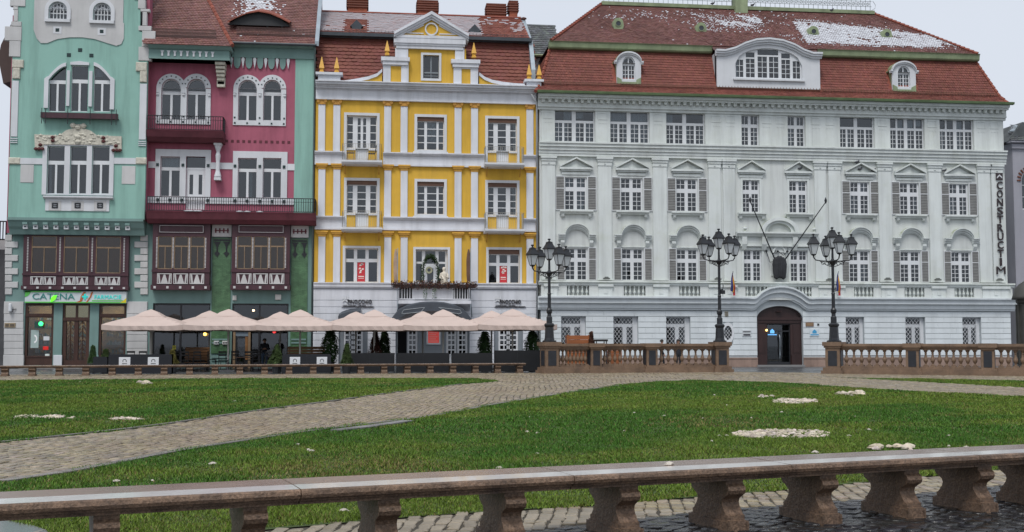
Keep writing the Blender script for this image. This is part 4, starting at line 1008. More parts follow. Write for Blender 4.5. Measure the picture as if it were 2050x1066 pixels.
    pw = MB(); Ys = [(-.05, onY(1076, 140, .0)[1]), (1.2, zz(1062, 86, 1.3)), (5.5, zz(1033, 37, 5.5))]
    pp = [(.0, zz(1078, 168, 0)), (.0, Ys[0][1]), (1.2, Ys[1][1]), (5.5, Ys[2][1]+.1), (10, Ys[1][1]), (10, zlo)]
    pw.prismx(pp, XR-.28, XR-.02); obj('parapet_wall', pw, ZINC, RO)
    for px, ya in ((714, 40), (950, 49)):
        x, z = onY(px, ya+14, 2.0); mb = MB().prism([(x-.32, z-.45), (x+.32, z-.45), (x+.3, z-.05), (x+.42, z-.02), (x, z+.42), (x-.42, z-.02), (x-.3, z-.05)], 1.8, 3.6)
        obj('roof_vent', mb, DZINC, RO)
    for px0, px1, yt, yb in ((694, 737, -4, 32), (834, 878, 3, 40), (973, 1014, 10, 44), (1018, 1038, 4, 46)):
        Yc = 5.9; x0, x1, z0, z1 = rc(px0+2, yt, px1-2, yb, Yc); D_ = .8
        c = obj('chimney', MB().box(x0, x1, Yc, Yc+D_, z0-.8, z1), BRICKC, RO)
        cap = MB()
        for k in range(4): z = z1-.1-k*.17; cap.box(x0-.09, x1+.09, Yc-.09, Yc+D_+.09, z-.05, z+.02)
        cap.box(x0-.05, x1+.05, Yc-.05, Yc+D_+.05, z1, z1+.08); obj('chimney_cap', cap, plainm('dark_clay', (.17, .065, .045), .8), H)
    x, z = onY(1048.5, 49, 5.0); obj('flue', MB().lathe([(.1, -.6), (.1, .35), (.2, .36), (.2, .42), (.03, .5)], x, 5, z, n=8), plainm('rust_flue', (.12, .06, .05)), RO)
    # downpipe at the joint with the white building
    x = xx(1078, 300, -.25); zt_ = zz(1070, 200, -.25)
    single('downpipe', MB().tube([(x-.5, -.5, zt_+.3), (x-.1, -.2, zt_-.2), (x-.1, -.2, .1)], .055, 8), plainm('grey_pipe', (.36, .38, .40), .5), 'pale grey downpipe between the yellow house and the white building', 'downpipe', (x-.1, -.2, 0), smooth=True)
    return H
build_yellow()

# ================================================================== PINK HOUSE
def bay_window(root, R, Yf, panels, dots, top=None, mull=3, gap=.05):
    """maroon timber bay: R outer rect"""
    X0, X1, Z0, Z1 = R; h = Z1-Z0; w_ = X1-X0
    zb0, zb1 = Z0+h*.08, Z0+h*.25      # white panel row
    zg0, zg1 = Z0+h*.31, Z0+h*(.80 if top else .985)
    if top: ztop = Z0+h*.83
    n = mull; e = .26; cols = [(X0+e+(w_-2*e)*k/n+gap, X0+e+(w_-2*e)*(k+1)/n-gap) for k in range(n)]
    mb = MB().plate(X0, X1, Z0+h*.08, Z1, Yf, .02, [(a, b, zg0, zg1) for a, b in cols])
    mb.box(X0-.05, X1+.05, Yf-.12, 0, Z0, Z0+h*.075).box(X0-.02, X1+.02, Yf-.06, -.05, zg0-h*.045, zg0-h*.01)
    if top:
        mb.plate(X0+.35, X1-.35, Z0+h*.85, Z0+h*.97, Yf-.05, Yf, [(X0+.42, X1-.42, Z0+h*.862, Z0+h*.958)])
    b = obj('bay_window', mb, MAROON, root)
    if top: obj('panel_outline', MB().plate(X0+.40, X1-.40, Z0+h*.858, Z0+h*.962, Yf-.062, Yf-.052, [(X0+.425, X1-.425, Z0+h*.864, Z0+h*.956)]), GREYW, b)
    WP = GREYW
    obj('bay_lining', MB().box(X0+.1, X1-.1, Yf+.2, Yf+.22, zg0, zg1), plainm('bay_lining', (.16, .105, .065), .9, var=.4), b)
    for a, c in cols:
        obj('pane', MB().box(a, c, Yf+.07, Yf+.08, zg0, zg1), GLB, b)
        fr = MB().plate(a, c, zg0, zg1, Yf+.03, Yf+.07, [(a+.05, (a+c)/2-.02, zg0+.05, zg0+(zg1-zg0)*.68), ((a+c)/2+.02, c-.05, zg0+.05, zg0+(zg1-zg0)*.68), (a+.05, c-.05, zg0+(zg1-zg0)*.72, zg1-.04)])
        obj('sash', fr, TANW, b)
        m_ = panels
        for k in range(m_):
            p0, p1 = a-.02+(c-a+.04)*k/m_+.02, a-.02+(c-a+.04)*(k+1)/m_-.02
            pm = MB().plate(p0, p1, zb0+.04, zb1-.02, Yf-.05, Yf, [(p0+.045, p1-.045, zb0+.085, zb1-.065)])
            cx = (p0+p1)/2; q0, q1 = zb0+.085, zb1-.065; hw = (p1-p0)/2-.05
            pm.prism([(cx-hw*.55, q0), (cx+hw*.55, q0), (cx+hw*.12, q1-.02), (cx-hw*.12, q1-.02)], Yf-.035, Yf)
            pm.prism([(cx-hw, q1), (cx-hw*.75, q1), (cx-hw*.6, q0), (cx-hw*.85, q0)], Yf-.035, Yf).prism([(cx+hw, q1), (cx+hw*.75, q1), (cx+hw*.6, q0), (cx+hw*.85, q0)], Yf-.035, Yf)
            obj('carved_panel', pm, WP, b)
    # studded mullions
    xs = [X0+e+(w_-2*e)*k/n for k in range(n+1)] 
    st = MB()
    for x in xs:
        for k in range(22):
            z = zg0+.1+(zg1-zg0-.15)*k/22; st.box(x-.042, x+.042, Yf-.035, Yf, z, z+(zg1-zg0)/22*.55)
    obj('stud_strips', st, WP, b, kind='stuff')
    dm = MB()
    for k in range(dots): x = X0+.2+(w_-.4)*k/(dots-1); dm.box(x-.07, x+.07, Yf-.16, Yf-.12, Z0+h*.02, Z0+h*.055)
    obj('white_studs', dm, WP, b, kind='stuff')
    return b
def arched_pair(root, trim, ops, zs_frac, wallmat, Y=0):
    """two arched windows under one white double-arched surround"""
    X0, X1, Z0, Z1 = trim; mb = MB(); holes = ops
    for i, o in enumerate(ops):
        cx = (o[0]+o[1])/2; rx = (o[1]-o[0])/2; zs = o[3]-rx
        mb.arcband(cx, zs, rx-.01, rx+.30, Y-.06-.004*i, Y, 0, math.pi, 16)
    a, b = ops
    zs = a[3]-(a[1]-a[0])/2
    mb.plate(a[0]-.3, b[1]+.3, Z0, zs+.001, Y-.06, Y, [(a[0], a[1], a[2], zs+.01), (b[0], b[1], b[2], zs+.01)])
    mb.box(a[0]-.34, b[1]+.34, Y-.09, Y, zs-.42, zs-.3) if False else None
    for x in (a[0]-.22, (a[1]+b[0])/2, b[1]+.22): mb.lathe([(.06, 0), (.1, .06), (.08, .14), (.11, .2)], x, Y-.06, zs-.5, n=8)
    s = obj('window_surround', mb, WTRIM, root)
    dk = MB()
    for i, o in enumerate(ops):
        cx = (o[0]+o[1])/2; rx = (o[1]-o[0])/2
        for k in range(1, 8):
            t = math.pi*k/8; x, z = cx+(rx+.15)*math.cos(t), zs+(rx+.15)*math.sin(t)
            if (i == 0 and x > (a[1]+b[0])/2-.02) or (i == 1 and x < (a[1]+b[0])/2+.02): continue
            dk.box(x-.035, x+.035, Y-.085, Y-.06, z-.035, z+.035)
    for k in range(5): x = a[0]-.18+(b[1]-a[0]+.36)*k/4; dk.box(x-.05, x+.05, Y-.085, Y-.06, Z0+.08, Z0+.18)
    for x in (a[0]-.2, (a[1]+b[0])/2, b[1]+.2): dk.box(x-.05, x+.05, Y-.085, Y-.06, Z0+.42, Z0+.52)
    obj('dark_studs', dk, DARKM, s, kind='stuff')
    for o in ops:
        rx = (o[1]-o[0])/2
        window(root, o, Y, [(.03, .44, .02, .62), (.56, .97, .02, .62), (.03, .97, .70, .98)], rv=.22, arch=o[3]-rx)
def build_pink():
    XL, XR = xx(293, 300), xx(629, 300)
    H = thing('crimson_house', 'crimson and teal town house with iron balconies and maroon timber bay windows', 'building', ((XL+XR)/2, 0, 0), world=True)
    r = 460; Z = lambda y, Y=0.: zz(r, y, Y)
    t1, t2 = rc(312, 147, 423, 249), rc(467, 149, 575, 252)
    o3 = [rc(323, 158, 362, 240), rc(374, 158, 412, 240), rc(477, 160, 514, 242), rc(527, 160, 563, 242)]
    o2 = [rc(321, 314, 360, 394), rc(372, 314, 411, 420), rc(476, 317, 514, 397), rc(526, 317, 563, 397)]
    zt = Z(105); zbal = Z(447)
    arches = [(o[0], o[1], o[3]-(o[1]-o[0])/2, o[3]) for o in o3]
    XP = xx(590, 250)
    wall(H, 'upper_wall', XL-.3, XP, zbal, zt+.6, 0, o3+o2, PINK, .3, arches)
    obj('corner_strip', MB().box(XP, XR, -.03, .3, zbal, zt+.5), TEAL, H)
    obj('interior', MB().box(XL, XR, 1.5, 1.6, 0, zt).box(XL, XR, .3, 1.55, Z(290), Z(290)+.1).box(XL, XR, .3, 1.55, zbal, zbal+.1), INT, H)
    arched_pair(H, (0, 0, t1[2], 0), o3[:2], 0, PINK); arched_pair(H, (0, 0, t2[2], 0), o3[2:], 0, PINK)
    # second floor surrounds
    for tr, ops in ((rc(311, 300, 422, 396), o2[:2]), (rc(466, 304, 575, 408), o2[2:])):
        s = obj('window_surround', MB().plate(tr[0], tr[1], min(tr[2], ops[0][2]-.06), tr[3], -.07, 0, [(p[0], p[1], max(p[2], tr[2]-.1) if p[2] < tr[2]-.2 else p[2], p[3]) for p in ops]), WTRIM, H)
        dk = MB(); zc = Z(333)
        for x in (ops[0][0]-.17, (ops[0][1]+ops[1][0])/2, ops[1][1]+.17): dk.box(x-.08, x+.08, -.11, -.07, zc-.09, zc+.09)
        obj('dark_studs', dk, DARKM, s, kind='stuff')
    for i, o in enumerate(o2):
        if i == 1:
            obj('balcony_door', MB().plate(o[0], o[1], o[2], o[3]-.75, .12, .2, [(o[0]+.2, o[0]+.42, o[2]+.95, o[3]-1.1), (o[1]-.42, o[1]-.2, o[2]+.95, o[3]-1.1)]).box(o[0], o[1], .1, .2, o[3]-.8, o[3]-.68), WFR, H)
            obj('pane', MB().box(o[0], o[1], .15, .16, o[2]+.9, o[3]-.02), GL2, H)
        else: window(H, o, 0, [(.03, .44, .02, .66), (.56, .97, .02, .66), (.03, .97, .74, .98)], rv=.2, curtain=.2)
    # bands
    zc = Z(333)
    for a, b in ((293, 311), (422, 466), (575, 590)): obj('white_band', MB().box(xx(a, 333), xx(b, 333), -.045, 0, zc-.2, zc+.2), WTRIM, H)
    zb = Z(402.5); o = obj('stud_band', MB().box(XL, xx(372, 402), -.075, 0, zb-.2, zb+.2), WTRIM, H); obj('stud_band', MB().box(xx(411, 402), XP, -.075, 0, zb-.2, zb+.2), WTRIM, H)
    dk = MB()
    for px in (316, 340, 364, 416, 471, 495, 520, 545, 569): x = xx(px, 402); dk.lathe([(.09, -.08), (.09, .08)], x, -.08, zb, n=6)
    obj('dark_studs', dk, DARKM, o, kind='stuff')
    zq = Z(283)
    for k in range(12): x = xx(454+11.3*k, 283); obj('square_inset', MB().box(x-.085, x+.085, -.02, .0, zq-.08, zq+.08), PINKD, H)
    # eaves, scalloped frieze
    Yl = -1.0
    x0, x1, z0, z1 = rc(308, 92, 464, 120, Yl)
    ev = obj('projecting_eave', MB().box(x0-.3, x1-.15, Yl, 0, z0, z1-.25).box(x0-.3, x1-.1, Yl-.08, 0, z0, z0+.12).prismx([(0, z1-.25), (Yl-.08, z1-.25), (Yl-.3, z1-.05), (Yl-.3, z1+.03), (0, z1+.03)], x0-.3, x1), TEAL2, H)
    for k in range(9):
        x = xx(325+12.6*k, 107, Yl); obj('eave_drop', MB().prism([(x-.11, z1-.35), (x+.11, z1-.35), (x+.05, z1-.48), (x+.06, z1-.68), (x-.06, z1-.68), (x-.05, z1-.48)], Yl-.05, Yl-.002), WTRIM, ev)
    bx0, bx1 = xx(431, 140, -.7), xx(451, 140, -.7); zbr = zz(440, 125, -.7)
    mb = MB()
    for k in range(6): d = .9-.11*k; mb.box(bx0+.02*k, bx1-.02*k, -d, 0, zbr-.22*(k+1)+.03, zbr-.22*k-.02)
    mb.box(bx0+.06, bx1-.06, -.35, 0, zbr-1.45, zbr+.3); obj('eave_bracket', mb, CREAM, H)
    Xr0 = xx(464, 120, -.1); zf1, zf0 = Z(103), Z(112)
    fz = obj('frieze', MB().box(Xr0, XR, -.12, 0, zf0-.1, zf1+.25).prismx([(0, zf1+.25), (-.25, zf1+.25), (-.45, zf1+.42), (-.45, zf1+.5), (0, zf1+.5)], Xr0, XR), TEAL2, H)
    cxs = [463, 486.6, 510, 532, 555, 577]
    for i in range(5):
        a, b = xx(cxs[i]+5, 120, -.1), xx(cxs[i+1]-5, 120, -.1); zc_ = zf0-.1; n = 10; c = (a+b)/2
        obj('scallop', MB().prism([(a, zc_)]+[(c-(b-a)/2*math.cos(math.pi*k/n), zc_-.28-.42*math.sin(math.pi*k/n)) for k in range(n+1)]+[(b, zc_)], -.1, 0), TEAL2, fz)
    for cx_ in cxs:
        x = xx(cx_, 122, -.1); obj('white_drop', MB().prism([(x-.1, zf0-.22), (x-.06, zf0-.12), (x+.06, zf0-.12), (x+.1, zf0-.22), (x+.06, zf0-.45), (x, zf0-.78), (x-.06, zf0-.45)], -.13, -.0), WTRIM, fz)
    # balconies
    def balcony(xa, xb, ya, yt, yb, Yf, taper, nm):
        a, b = xx(xa, yt, Yf), xx(xb, yt, Yf); zt_, zb_ = zz(400, yt, Yf), zz(400, yb, Yf); zr_ = zz(400, ya, Yf)
        o = obj(nm, MB().prismx([(0, zb_), (Yf+.35, zb_), (Yf+.1, zb_+.25), (Yf, zt_-.12), (Yf-.05, zt_), (0, zt_)], a, b), PINKD, H)
        mb = rail(MB(), [(a+.04, Yf+.06), (b-.04, Yf+.06), (b-.04, -.05)], zt_+.06, zr_, .14, .017)
        mb.tube([(a, Yf+.06, zr_-.22), (b-.04, Yf+.06, zr_-.22)], .013, 4)
        obj('railing', mb, BLACK, o); return o, zt_
    balcony(293, 447, 233, 262, 283, -1.05, 0, 'balcony')
    ob, zb2 = balcony(293, 632, 395, 424, 447, -1.15, 0, 'balcony')
    sn = MB()
    for px in (375, 382, 392, 398, 480, 495, 520): x = xx(px, 424, -1.1); sn.lathe([(.12, 0), (.14, .04), (.05, .08)], x, -1.14, zb2, n=6, sx=1.6)
    obj('snow_crust', sn, SNOW, ob, kind='stuff')
    # red apron behind the railings and turned corbel
    x0, x1 = xx(429, 320, -.4), xx(443, 320, -.4); zt_, zb_ = Z(284), Z(360); c = (x0+x1)/2; h = zt_-zb_
    obj('corbel_column', MB().lathe([(.16, 0), (.22, .06*h), (.13, .2*h), (.12, .45*h), (.16, .6*h), (.1, .7*h), (.22, .85*h), (.26, h)], c, -.32, zb_, n=8).box(c-.24, c+.24, -.6, 0, zt_-.3, zt_).box(c-.2, c+.2, -.5, 0, zb_-.1, zb_+.06), WTRIM, H)
    # --- first floor: bays, tile piers; ground floor shopfronts
    XB = [(305, 420), (464, 580)]
    wall(H, 'lower_wall', xx(298, 600)+.001, XR, 0, zbal, 0, [rc(305, 608, 420, 737)[:2]+(0.02, Z(608)), rc(464, 608, 577, 737)[:2]+(0.02, Z(608))], TEAL2, .4)
    for a, b in XB: bay_window(H, rc(a, 447, b, 581, -.55), -.55, 1, 5, top=True)
    for a, b, nm in ((425, 462, 0), (583, 616, 1)):
        x0, x1 = xx(a, 540, -.06), xx(b, 540, -.06)
        p = obj('tile_pier', MB().box(x0, x1, -.06, 0, .9, Z(477)), GTILE, H)
        obj('pier_cap', MB().box(x0-.03, x1+.03, -.22, 0, Z(475), Z(448)).box(x0-.03, x1+.03, -.28, 0, Z(450), Z(447.5)), GREYW, p)
        mb = MB(); c = (x0+x1)/2; zo = Z(485)
        mb.box(x0+.05, x1-.05, -.1, -.06, Z(483), Z(480))
        for s in (-1, 1):
            x = c+s*.28
            mb.prism([(x-.22, zo), (x+.22, zo), (x+.12, zo-.12), (x+.06, zo-.3), (x-.06, zo-.3), (x-.12, zo-.12)], -.1, -.06).box(x-.04, x+.04, -.1, -.06, zo-.6, zo-.3).prism([(x-.17, zo-.7), (x, zo-.56), (x+.17, zo-.7), (x, zo-.95)], -.1, -.06)
        obj('tile_ornament', mb, BLACK, p)
        mb = MB(); zk = Z(463)
        for k in range(4): x = c+(k-1.5)*.24; mb.box(x-.04, x+.04, -.26, -.22, zk-.14, zk+.14)
        mb.box(c-.42, c+.42, -.255, -.22, zk-.03, zk+.03); obj('cap_ornament', mb, PINKD, p)
        mb = MB().box(x0-.02, x1+.02, -.12, 0, 0, .35)
        for z in (.45, .62, 1.5, 1.7): mb.box(x0+.05, x1-.05, -.1, -.0, z, z+.1)
        obj('pier_base', mb, TEAL2, p)
    BK = plainm('shopfront_black', (.02, .02, .024), .4)
    for a, b in ((305, 420), (464, 577)):
        x0, x1, _, zt_ = rc(a, 608, b, 737); z1 = zt_; w_ = x1-x0
        cols = [(x0+.08, x0+w_*.48-.05), (x0+w_*.48+.05, x1-.08)]
        hs_ = [(c[0], c[1], z1-1.3, z1-.1) for c in cols]+[(c[0], c[1], .35, z1-1.4) for c in cols]
        o = obj('shopfront', MB().plate(x0, x1, .02, z1, .12, .4, hs_), BK, H)
        for q in hs_: obj('pane', MB().box(q[0], q[1], .2, .21, q[2], q[3]), GLD, o)
    obj('shop_floor', MB().box(XL, XR, .4, 1.5, .0, .05), INTW, H)
    # roofs
    zE = zf1+.45
    x0, x1 = xx(455, 90, -.4), XR+.05
    RO = obj('roof', MB().box(XL, XR, .1, 9, zE-.05, zE), INT, H)
    Yt, ztp = 6.0, zz(450, -60, 6.0)
    P = [(XL-.5, -.5, zE), (x1, -.5, zE), (x1, Yt, ztp), (XL-.5, Yt, ztp)]
    ub = MB(); ub.add(P, [(0, 1, 2, 3)]); ub.add([P[3], P[2], (x1, 11, zE), (XL-.5, 11, zE)], [(0, 1, 2, 3)])
    # projecting left roof
    zl = zz(380, 90, -1.4); L0, L1 = xx(306, 90, -1.4), xx(465, 88, -1.4); ya_, za_ = 5.0, zz(380, -60, 5.0); L1t = xx(385, -60, 5.0); 
    PL = [(L0-.6, -1.35, zl), (L1, -1.35, zl), (L1t, ya_, za_), (L0-.6, ya_, za_)]; ub.add(PL, [(0, 1, 2, 3)]); ub.add([(L1, -1.35, zl), (L1, .4, zl), (L1t, ya_, za_)], [(0, 1, 2)])
    obj('roof_underlay', ub, RT2, RO)
    ey = [(x, z) for x, z in [onY(a, b, .4) for a, b in ((456, 46), (475, 36), (495, 28), (518, 24), (540, 28), (562, 37), (581, 47))]]
    def sk(u, v):
        x = P[0][0]+u; y = -.5+v*.65
        return x < L1t+ (L1-L1t)*max(0, 1-v/9) - .2
    def sn1(u, v):
        x = (P[0][0]+u-xx(518, 20, 2))/1.9
        return .95*max(0, 1-abs(x)**2) if v > 2.9 else (.1 if .5 < v < 1.4 and abs(x+.3) < .4 else 0.01)
    roofplane(H, RO, *P, .19, .2, PTILE, snow=sn1, skip=sk)
    roofplane(H, RO, *PL, .19, .2, PTILE)
    vt = MB(); a, b = Vector((L1, -1.3, zl+.05)), Vector((L1t, ya_, za_+.05)); n = 22
    for k in range(n): p = a+(b-a)*k/n; q = a+(b-a)*(k+1.15)/n; vt.tube([p, q], [.13, .1], 6)
    obj('hip_tiles', vt, RT2, RO, kind='stuff')
    # eyelid dormer
    Yd = .35; e = [(a_, b_) for a_, b_ in ey]; zb_ = ey[0][1]-.12
    d = obj('eyelid_dormer', MB().prism([(ey[0][0], zb_)]+[(x, z-.05) for x, z in ey[1:-1]]+[(ey[-1][0], zb_)], Yd, Yd+.1), plainm('black_timber', (.03, .032, .035), .7), RO)
    sh = MB(); 
    for (xa, za), (xb, zb3) in zip(ey, ey[1:]):
        sh.add([(xa, Yd-.25, za), (xb, Yd-.25, zb3), (xb, Yd+3.2, zb3+1.0+ (zb3-zb_)*.2), (xa, Yd+3.2, za+1.0+(za-zb_)*.2), (xa, Yd-.25, za-.08), (xb, Yd-.25, zb3-.08)], [(0, 1, 2, 3), (4, 5, 1, 0)])
    obj('dormer_roof', sh, RT2, d)
    g = MB()
    s1 = (ztp-zE)/(Yt+.5)*.6; s2 = (za_-zl)/(ya_+1.35)*.54
    for q_ in (.1, .3, .5): g.tube([(L1+.1, .05, zE+s1+q_), (x1-.1, .05, zE+s1+q_)], .022, 4)
    for k in range(56): x = L1+.1+(x1-L1-.2)*k/55; g.box(x-.018, x+.018, .04, .06, zE+s1, zE+s1+.52)
    for k in range(60): x = L0-.4+(L1-L0)*.86*k/59; g.box(x-.018, x+.018, -.87, -.85, zl+s2, zl+s2+.52)
    for z in (.1, .3, .5): g.tube([(L0-.5, -.86, zl+s2+z), (L0-.4+(L1-L0)*.86, -.86, zl+s2+z)], .022, 4)
    obj('snow_guard', g, plainm('brown_guard', (.09, .05, .045), .6), RO)
    obj('verge_flashing', MB().prismx([(-.6, zE-.1), (-.6, zE+.2), (Yt, ztp+.25), (Yt, ztp-.1)], XR+.0, XR+.24), ZINC, RO)
    obj('gutter', MB().tube([(Xr0, -.58, zE-.05), (XR+.1, -.58, zE-.05)], .09, 8), DZINC, RO)
    # small wall boxes
    for px0, py0, px1, py1, lab in ((466, 592, 474, 602, 'small white speaker box on the teal wall beside the green tile pier'), (551, 590, 563, 601, 'square white ventilation cover on teal wall under the bay window')):
        a = rc(px0, py0, px1, py1); single('wall_box', MB().chbox(a[0], a[1], -.14, 0, a[2], a[3], .03).plate(a[0]+.05, a[1]-.05, a[2]+.05, a[3]-.05, -.15, -.14, []), plainm('box_white', (.6, .6, .58)), lab, 'box', ((a[0]+a[1])/2, 0, a[2]))
    x = xx(627, 400, -.15)
    single('downpipe', MB().tube([(x, -.5, zE-.1), (x, -.12, zE-.6), (x, -.12, .1)], .05, 8), plainm('dark_pipe', (.13, .17, .17), .5), 'dark downpipe between the crimson house and the yellow house', 'downpipe', (x, -.12, 0), smooth=True)
build_pink()
# ================================================================== TEAL CORNER HOUSE
def build_teal():
    B = -.9                                            # face of the projecting upper storeys
    XL, XR = xx(21, 250, B), xx(293, 250, B)
    gL, gR_ = xx(9, 600, 0), xx(298, 600, 0)
    H = thing('teal_corner_house', 'teal gabled corner house with pharmacy shop and triple windows', 'building', ((XL+XR)/2, 0, 0), world=True)
    r = 157; Z = lambda y, Y=B: zz(r, y, Y)
    T1 = [rc(97.5, 133, 131.6, 224, B), rc(142, 131, 176, 224, B), rc(187, 133, 221, 224, B)]
    T2 = [rc(94, 293, 129, 389, B), rc(140, 293, 173.5, 389, B), rc(184, 293, 219, 389, B)]
    G3 = [rc(98, 3, 135, 39, B), rc(187, 5, 223, 42, B)]
    zt = Z(60); zb = Z(439)
    c = (XL+XR)/2
    # the front: wall below the gable, then a shaped gable on top
    wl = MB().plate(XL, XR, zb, zt, B, B+.3, T1+T2)
    ztop = Z(-120); gx0, gx1 = xx(35, 20, B), xx(281, 20, B)
    wl.plate(gx0, gx1, zt, ztop, B, B+.3, G3)
    for i, R in enumerate(T1):
        if i == 1: continue
        a, b = (R[0], R[1]) ; n = 6
        for k in range(n):
            t0, t1 = k/n, (k+1)/n
            f = lambda t: R[3]-.85*(1-t if i == 0 else t)**1.6
            xa, xb = a+(b-a)*t0, a+(b-a)*t1; wl.prism([(xa, f(t0)), (xb, f(t1)), (xb, R[3]+.0), (xa, R[3])], B, B+.25)
    for R in G3: wl.archfill(R[0], R[1], R[3]-.55, R[3], B, B+.25)
    obj('front_wall', wl, TEAL, H)
    obj('side_wall', MB().box(XL, XL+.2, B+.3, 0, zb, zt).box(XR-.2, XR, B+.3, .3, zb, ztop-1).box(gL, gL+.3, .37, 10, 0, zt+1.2).box(gL, XL+.2, -.01, .3, zb-.8, zt+1.0), PINK, H)
    obj('interior', MB().box(XL+.2, XR-.2, 1.4, 1.5, zb, ztop).box(XL+.2, XR-.2, B+.3, 1.45, zb+.02, zb+.1), INT, H)
    # eave on the left flank
    ex = xx(4, 100, 0); o = obj('side_eave', MB().prism([(gL+.1, zt+1.0), (ex-.1, zt-.8), (ex-.25, zt-1.6), (ex+.1, zt-3.2), (gL+.1, zt-3.0)], .1, 9), plainm('dark_brown_eave', (.06, .035, .03)), H)
    # white shaped panel in the gable
    P = [onY(a, b, B) for a, b in ((71, -60), (71, 60), (74, 78), (82, 87), (95, 87), (115, 79), (140, 75.5), (165, 75.5), (190, 79), (215, 87), (233, 92.5), (243, 89), (248, 78), (249, 60), (249, -60))]
    pn = MB(); 
    xs = [P[0][0]]+[p[0] for p in P[2:13]]+[P[14][0]]; zsn = [P[1][1]]+[p[1] for p in P[2:13]]+[P[13][1]]
    zA, zBm = Z(1), Z(44)
    for (xa, za), (xb, zb2) in zip(zip(xs, zsn), list(zip(xs, zsn))[1:]):
        if xb-xa < 1e-4: continue
        pn.prism([(xa, za), (xb, zb2), (xb, zBm), (xa, zBm)], B-.05, B)
    pn.plate(P[0][0], P[-1][0], zBm, ztop, B-.05, B, [(R[0], R[1], R[2], R[3]) for R in G3])
    for R in G3: pn.archfill(R[0], R[1], R[3]-.55, R[3], B-.05, B+.0)
    pw = obj('gable_panel', pn, GREYW, H)
    for R in G3:
        cx = (R[0]+R[1])/2; rx = (R[1]-R[0])/2; zs = R[3]-.55
        mb = MB().arcband(cx, zs, rx, rx+.22, B-.12, B-.04, 0, math.pi, 14, .95)
        mb.plate(R[0]-.22, R[1]+.22, R[2], zs, B-.12, B-.04, [(R[0], R[1], R[2]-.01, zs+.01)]).box(R[0]-.2, R[1]+.2, B-.2, B, R[2]-.2, R[2]-.02)
        obj('window_surround', mb, WTRIM, H)
        w_ = window(H, R, B, [(.05, .95, .03, .97, 5, 3)], rv=.15, bar=.05, glass=GLD, arch=zs)
        obj('leaded_bars', MB().arcband(cx, zs, .22, .26, B+.08, B+.12, 0, math.pi, 10).arcband(cx, zs, .42, .46, B+.08, B+.12, 0, math.pi, 10), WFR, w_)
        s = (R[0]+R[1])/2; z = R[2]-.68
        obj('square_tile', MB().chbox(s-.11, s+.11, B-.07, B-.05, z-.11, z+.11, .015), DARKM, H)
        obj('tile_border', MB().plate(s-.24, s+.24, z-.22, z+.22, B-.065, B-.05, [(s-.11, s+.11, z-.11, z+.11)]), WTRIM, H)
    for a, b in ((138, 110.5), (160.5, 100.6), (183, 111.5)):
        x, z = onY(a, b, B); obj('square_tile', MB().chbox(x-.12, x+.12, B-.03, B, z-.11, z+.11, .015), DARKM, H)
    # white edge stones, shaped gable sides
    def quoin(a, b, y0, y1, Y=B-.06, mat=GREYW, yb=.25): 
        R = rc(a, y0, b, y1, Y); obj('quoin_stone', MB().chbox(R[0]+.005, R[1]-.005, Y, B+yb, R[2]+.008, R[3]-.008, .02), mat, H)
    for a, b, y0, y1 in ((20, 51, -20, 13), (26, 36, 13, 20), (27, 36, 20, 43), (22, 43, 43, 53), (9, 43, 53, 82), (18, 41, 82, 114), (269, 287, -20, 0), (276, 291, 0, 18), (281, 300, 18, 24), (285, 294, 24, 52), (277, 303, 52, 62), (284, 311, 62, 94), (277, 303, 94, 122)):
        quoin(a, b, y0, y1)
    for a, b, y0, y1 in ((24, 47, 120, 136), (25, 40, 136, 158), (272, 294, 125, 143), (280, 294, 143, 165)):
        R = rc(a, y0, b, y1, B-.08); obj('carved_block', MB().chbox(R[0], R[1], B-.12, B, R[2], R[3], .04), CREAM, H)
    for a, b, y0, y1 in ((23, 36, 162, 274), (279, 293, 168, 280)):
        R = rc(a, y0, b, y1, B-.05); obj('edge_strip', MB().chbox(R[0], R[1], B-.06, B, R[2], R[3], .015), WTRIM, H)
        for k in range(3): obj('edge_bar', MB().box(R[0]-.02, R[1]+.02, B-.07, B, R[2]-.14-.12*k, R[2]-.09-.12*k), WTRIM, H)
    # triple windows
    for set_, arch_ in ((T1, True), (T2, False)):
        x0, x1 = set_[0][0]-.26, set_[2][1]+.26
        zlo, zhi = set_[0][2], max(s[3] for s in set_)
        if arch_:
            mb = MB().plate(set_[0][0]-.25, set_[0][0], zlo+.2, set_[0][3]-.85, B-.09, B).plate(set_[2][1], set_[2][1]+.25, zlo+.2, set_[2][3]-.85, B-.09, B)
            for a, b in ((set_[0][1], set_[1][0]), (set_[1][1], set_[2][0])): mb.box(a+.06, b-.06, B-.09, B, zlo+.35, zhi-.35)
            n = 8
            for i in (0, 2):
                R = set_[i]
                for k in range(n):
                    t0, t1 = k/n, (k+1)/n; f = lambda t: R[3]-.85*(1-t if i == 0 else t)**1.6
                    xa, xb = R[0]+(R[1]-R[0])*t0, R[0]+(R[1]-R[0])*t1
                    mb.prism([(xa, f(t0)), (xb, f(t1)), (xb, f(t1)+.22), (xa, f(t0)+.22)], B-.09, B)
                s_ = -1 if i == 0 else 1; xe = R[0] if i == 0 else R[1]
                mb.prism([(xe, R[3]-.85), (xe+s_*.25, R[3]-.85), (xe+s_*.25, R[3]-.80), (xe+s_*.12, R[3]-.68), (xe, R[3]-.63)], B-.09, B)
            R = set_[1]; mb.prism([(R[0]-.05, R[3]), (R[1]+.05, R[3]), (R[1]+.05, R[3]+.16), ((R[0]+R[1])/2, R[3]+.24), (R[0]-.05, R[3]+.16)], B-.1, B)
        else:
            mb = MB().plate(x0, x1, zlo-.05, zhi+.12, B-.07, B, [s for s in set_])
        obj('window_surround', mb, WTRIM, H)
        for s in set_: window(H, s, B, [(.03, .43, .02, .62), (.55, .97, .02, .62), (.03, .97, .70, .98)], rv=.2, curtain=.12)
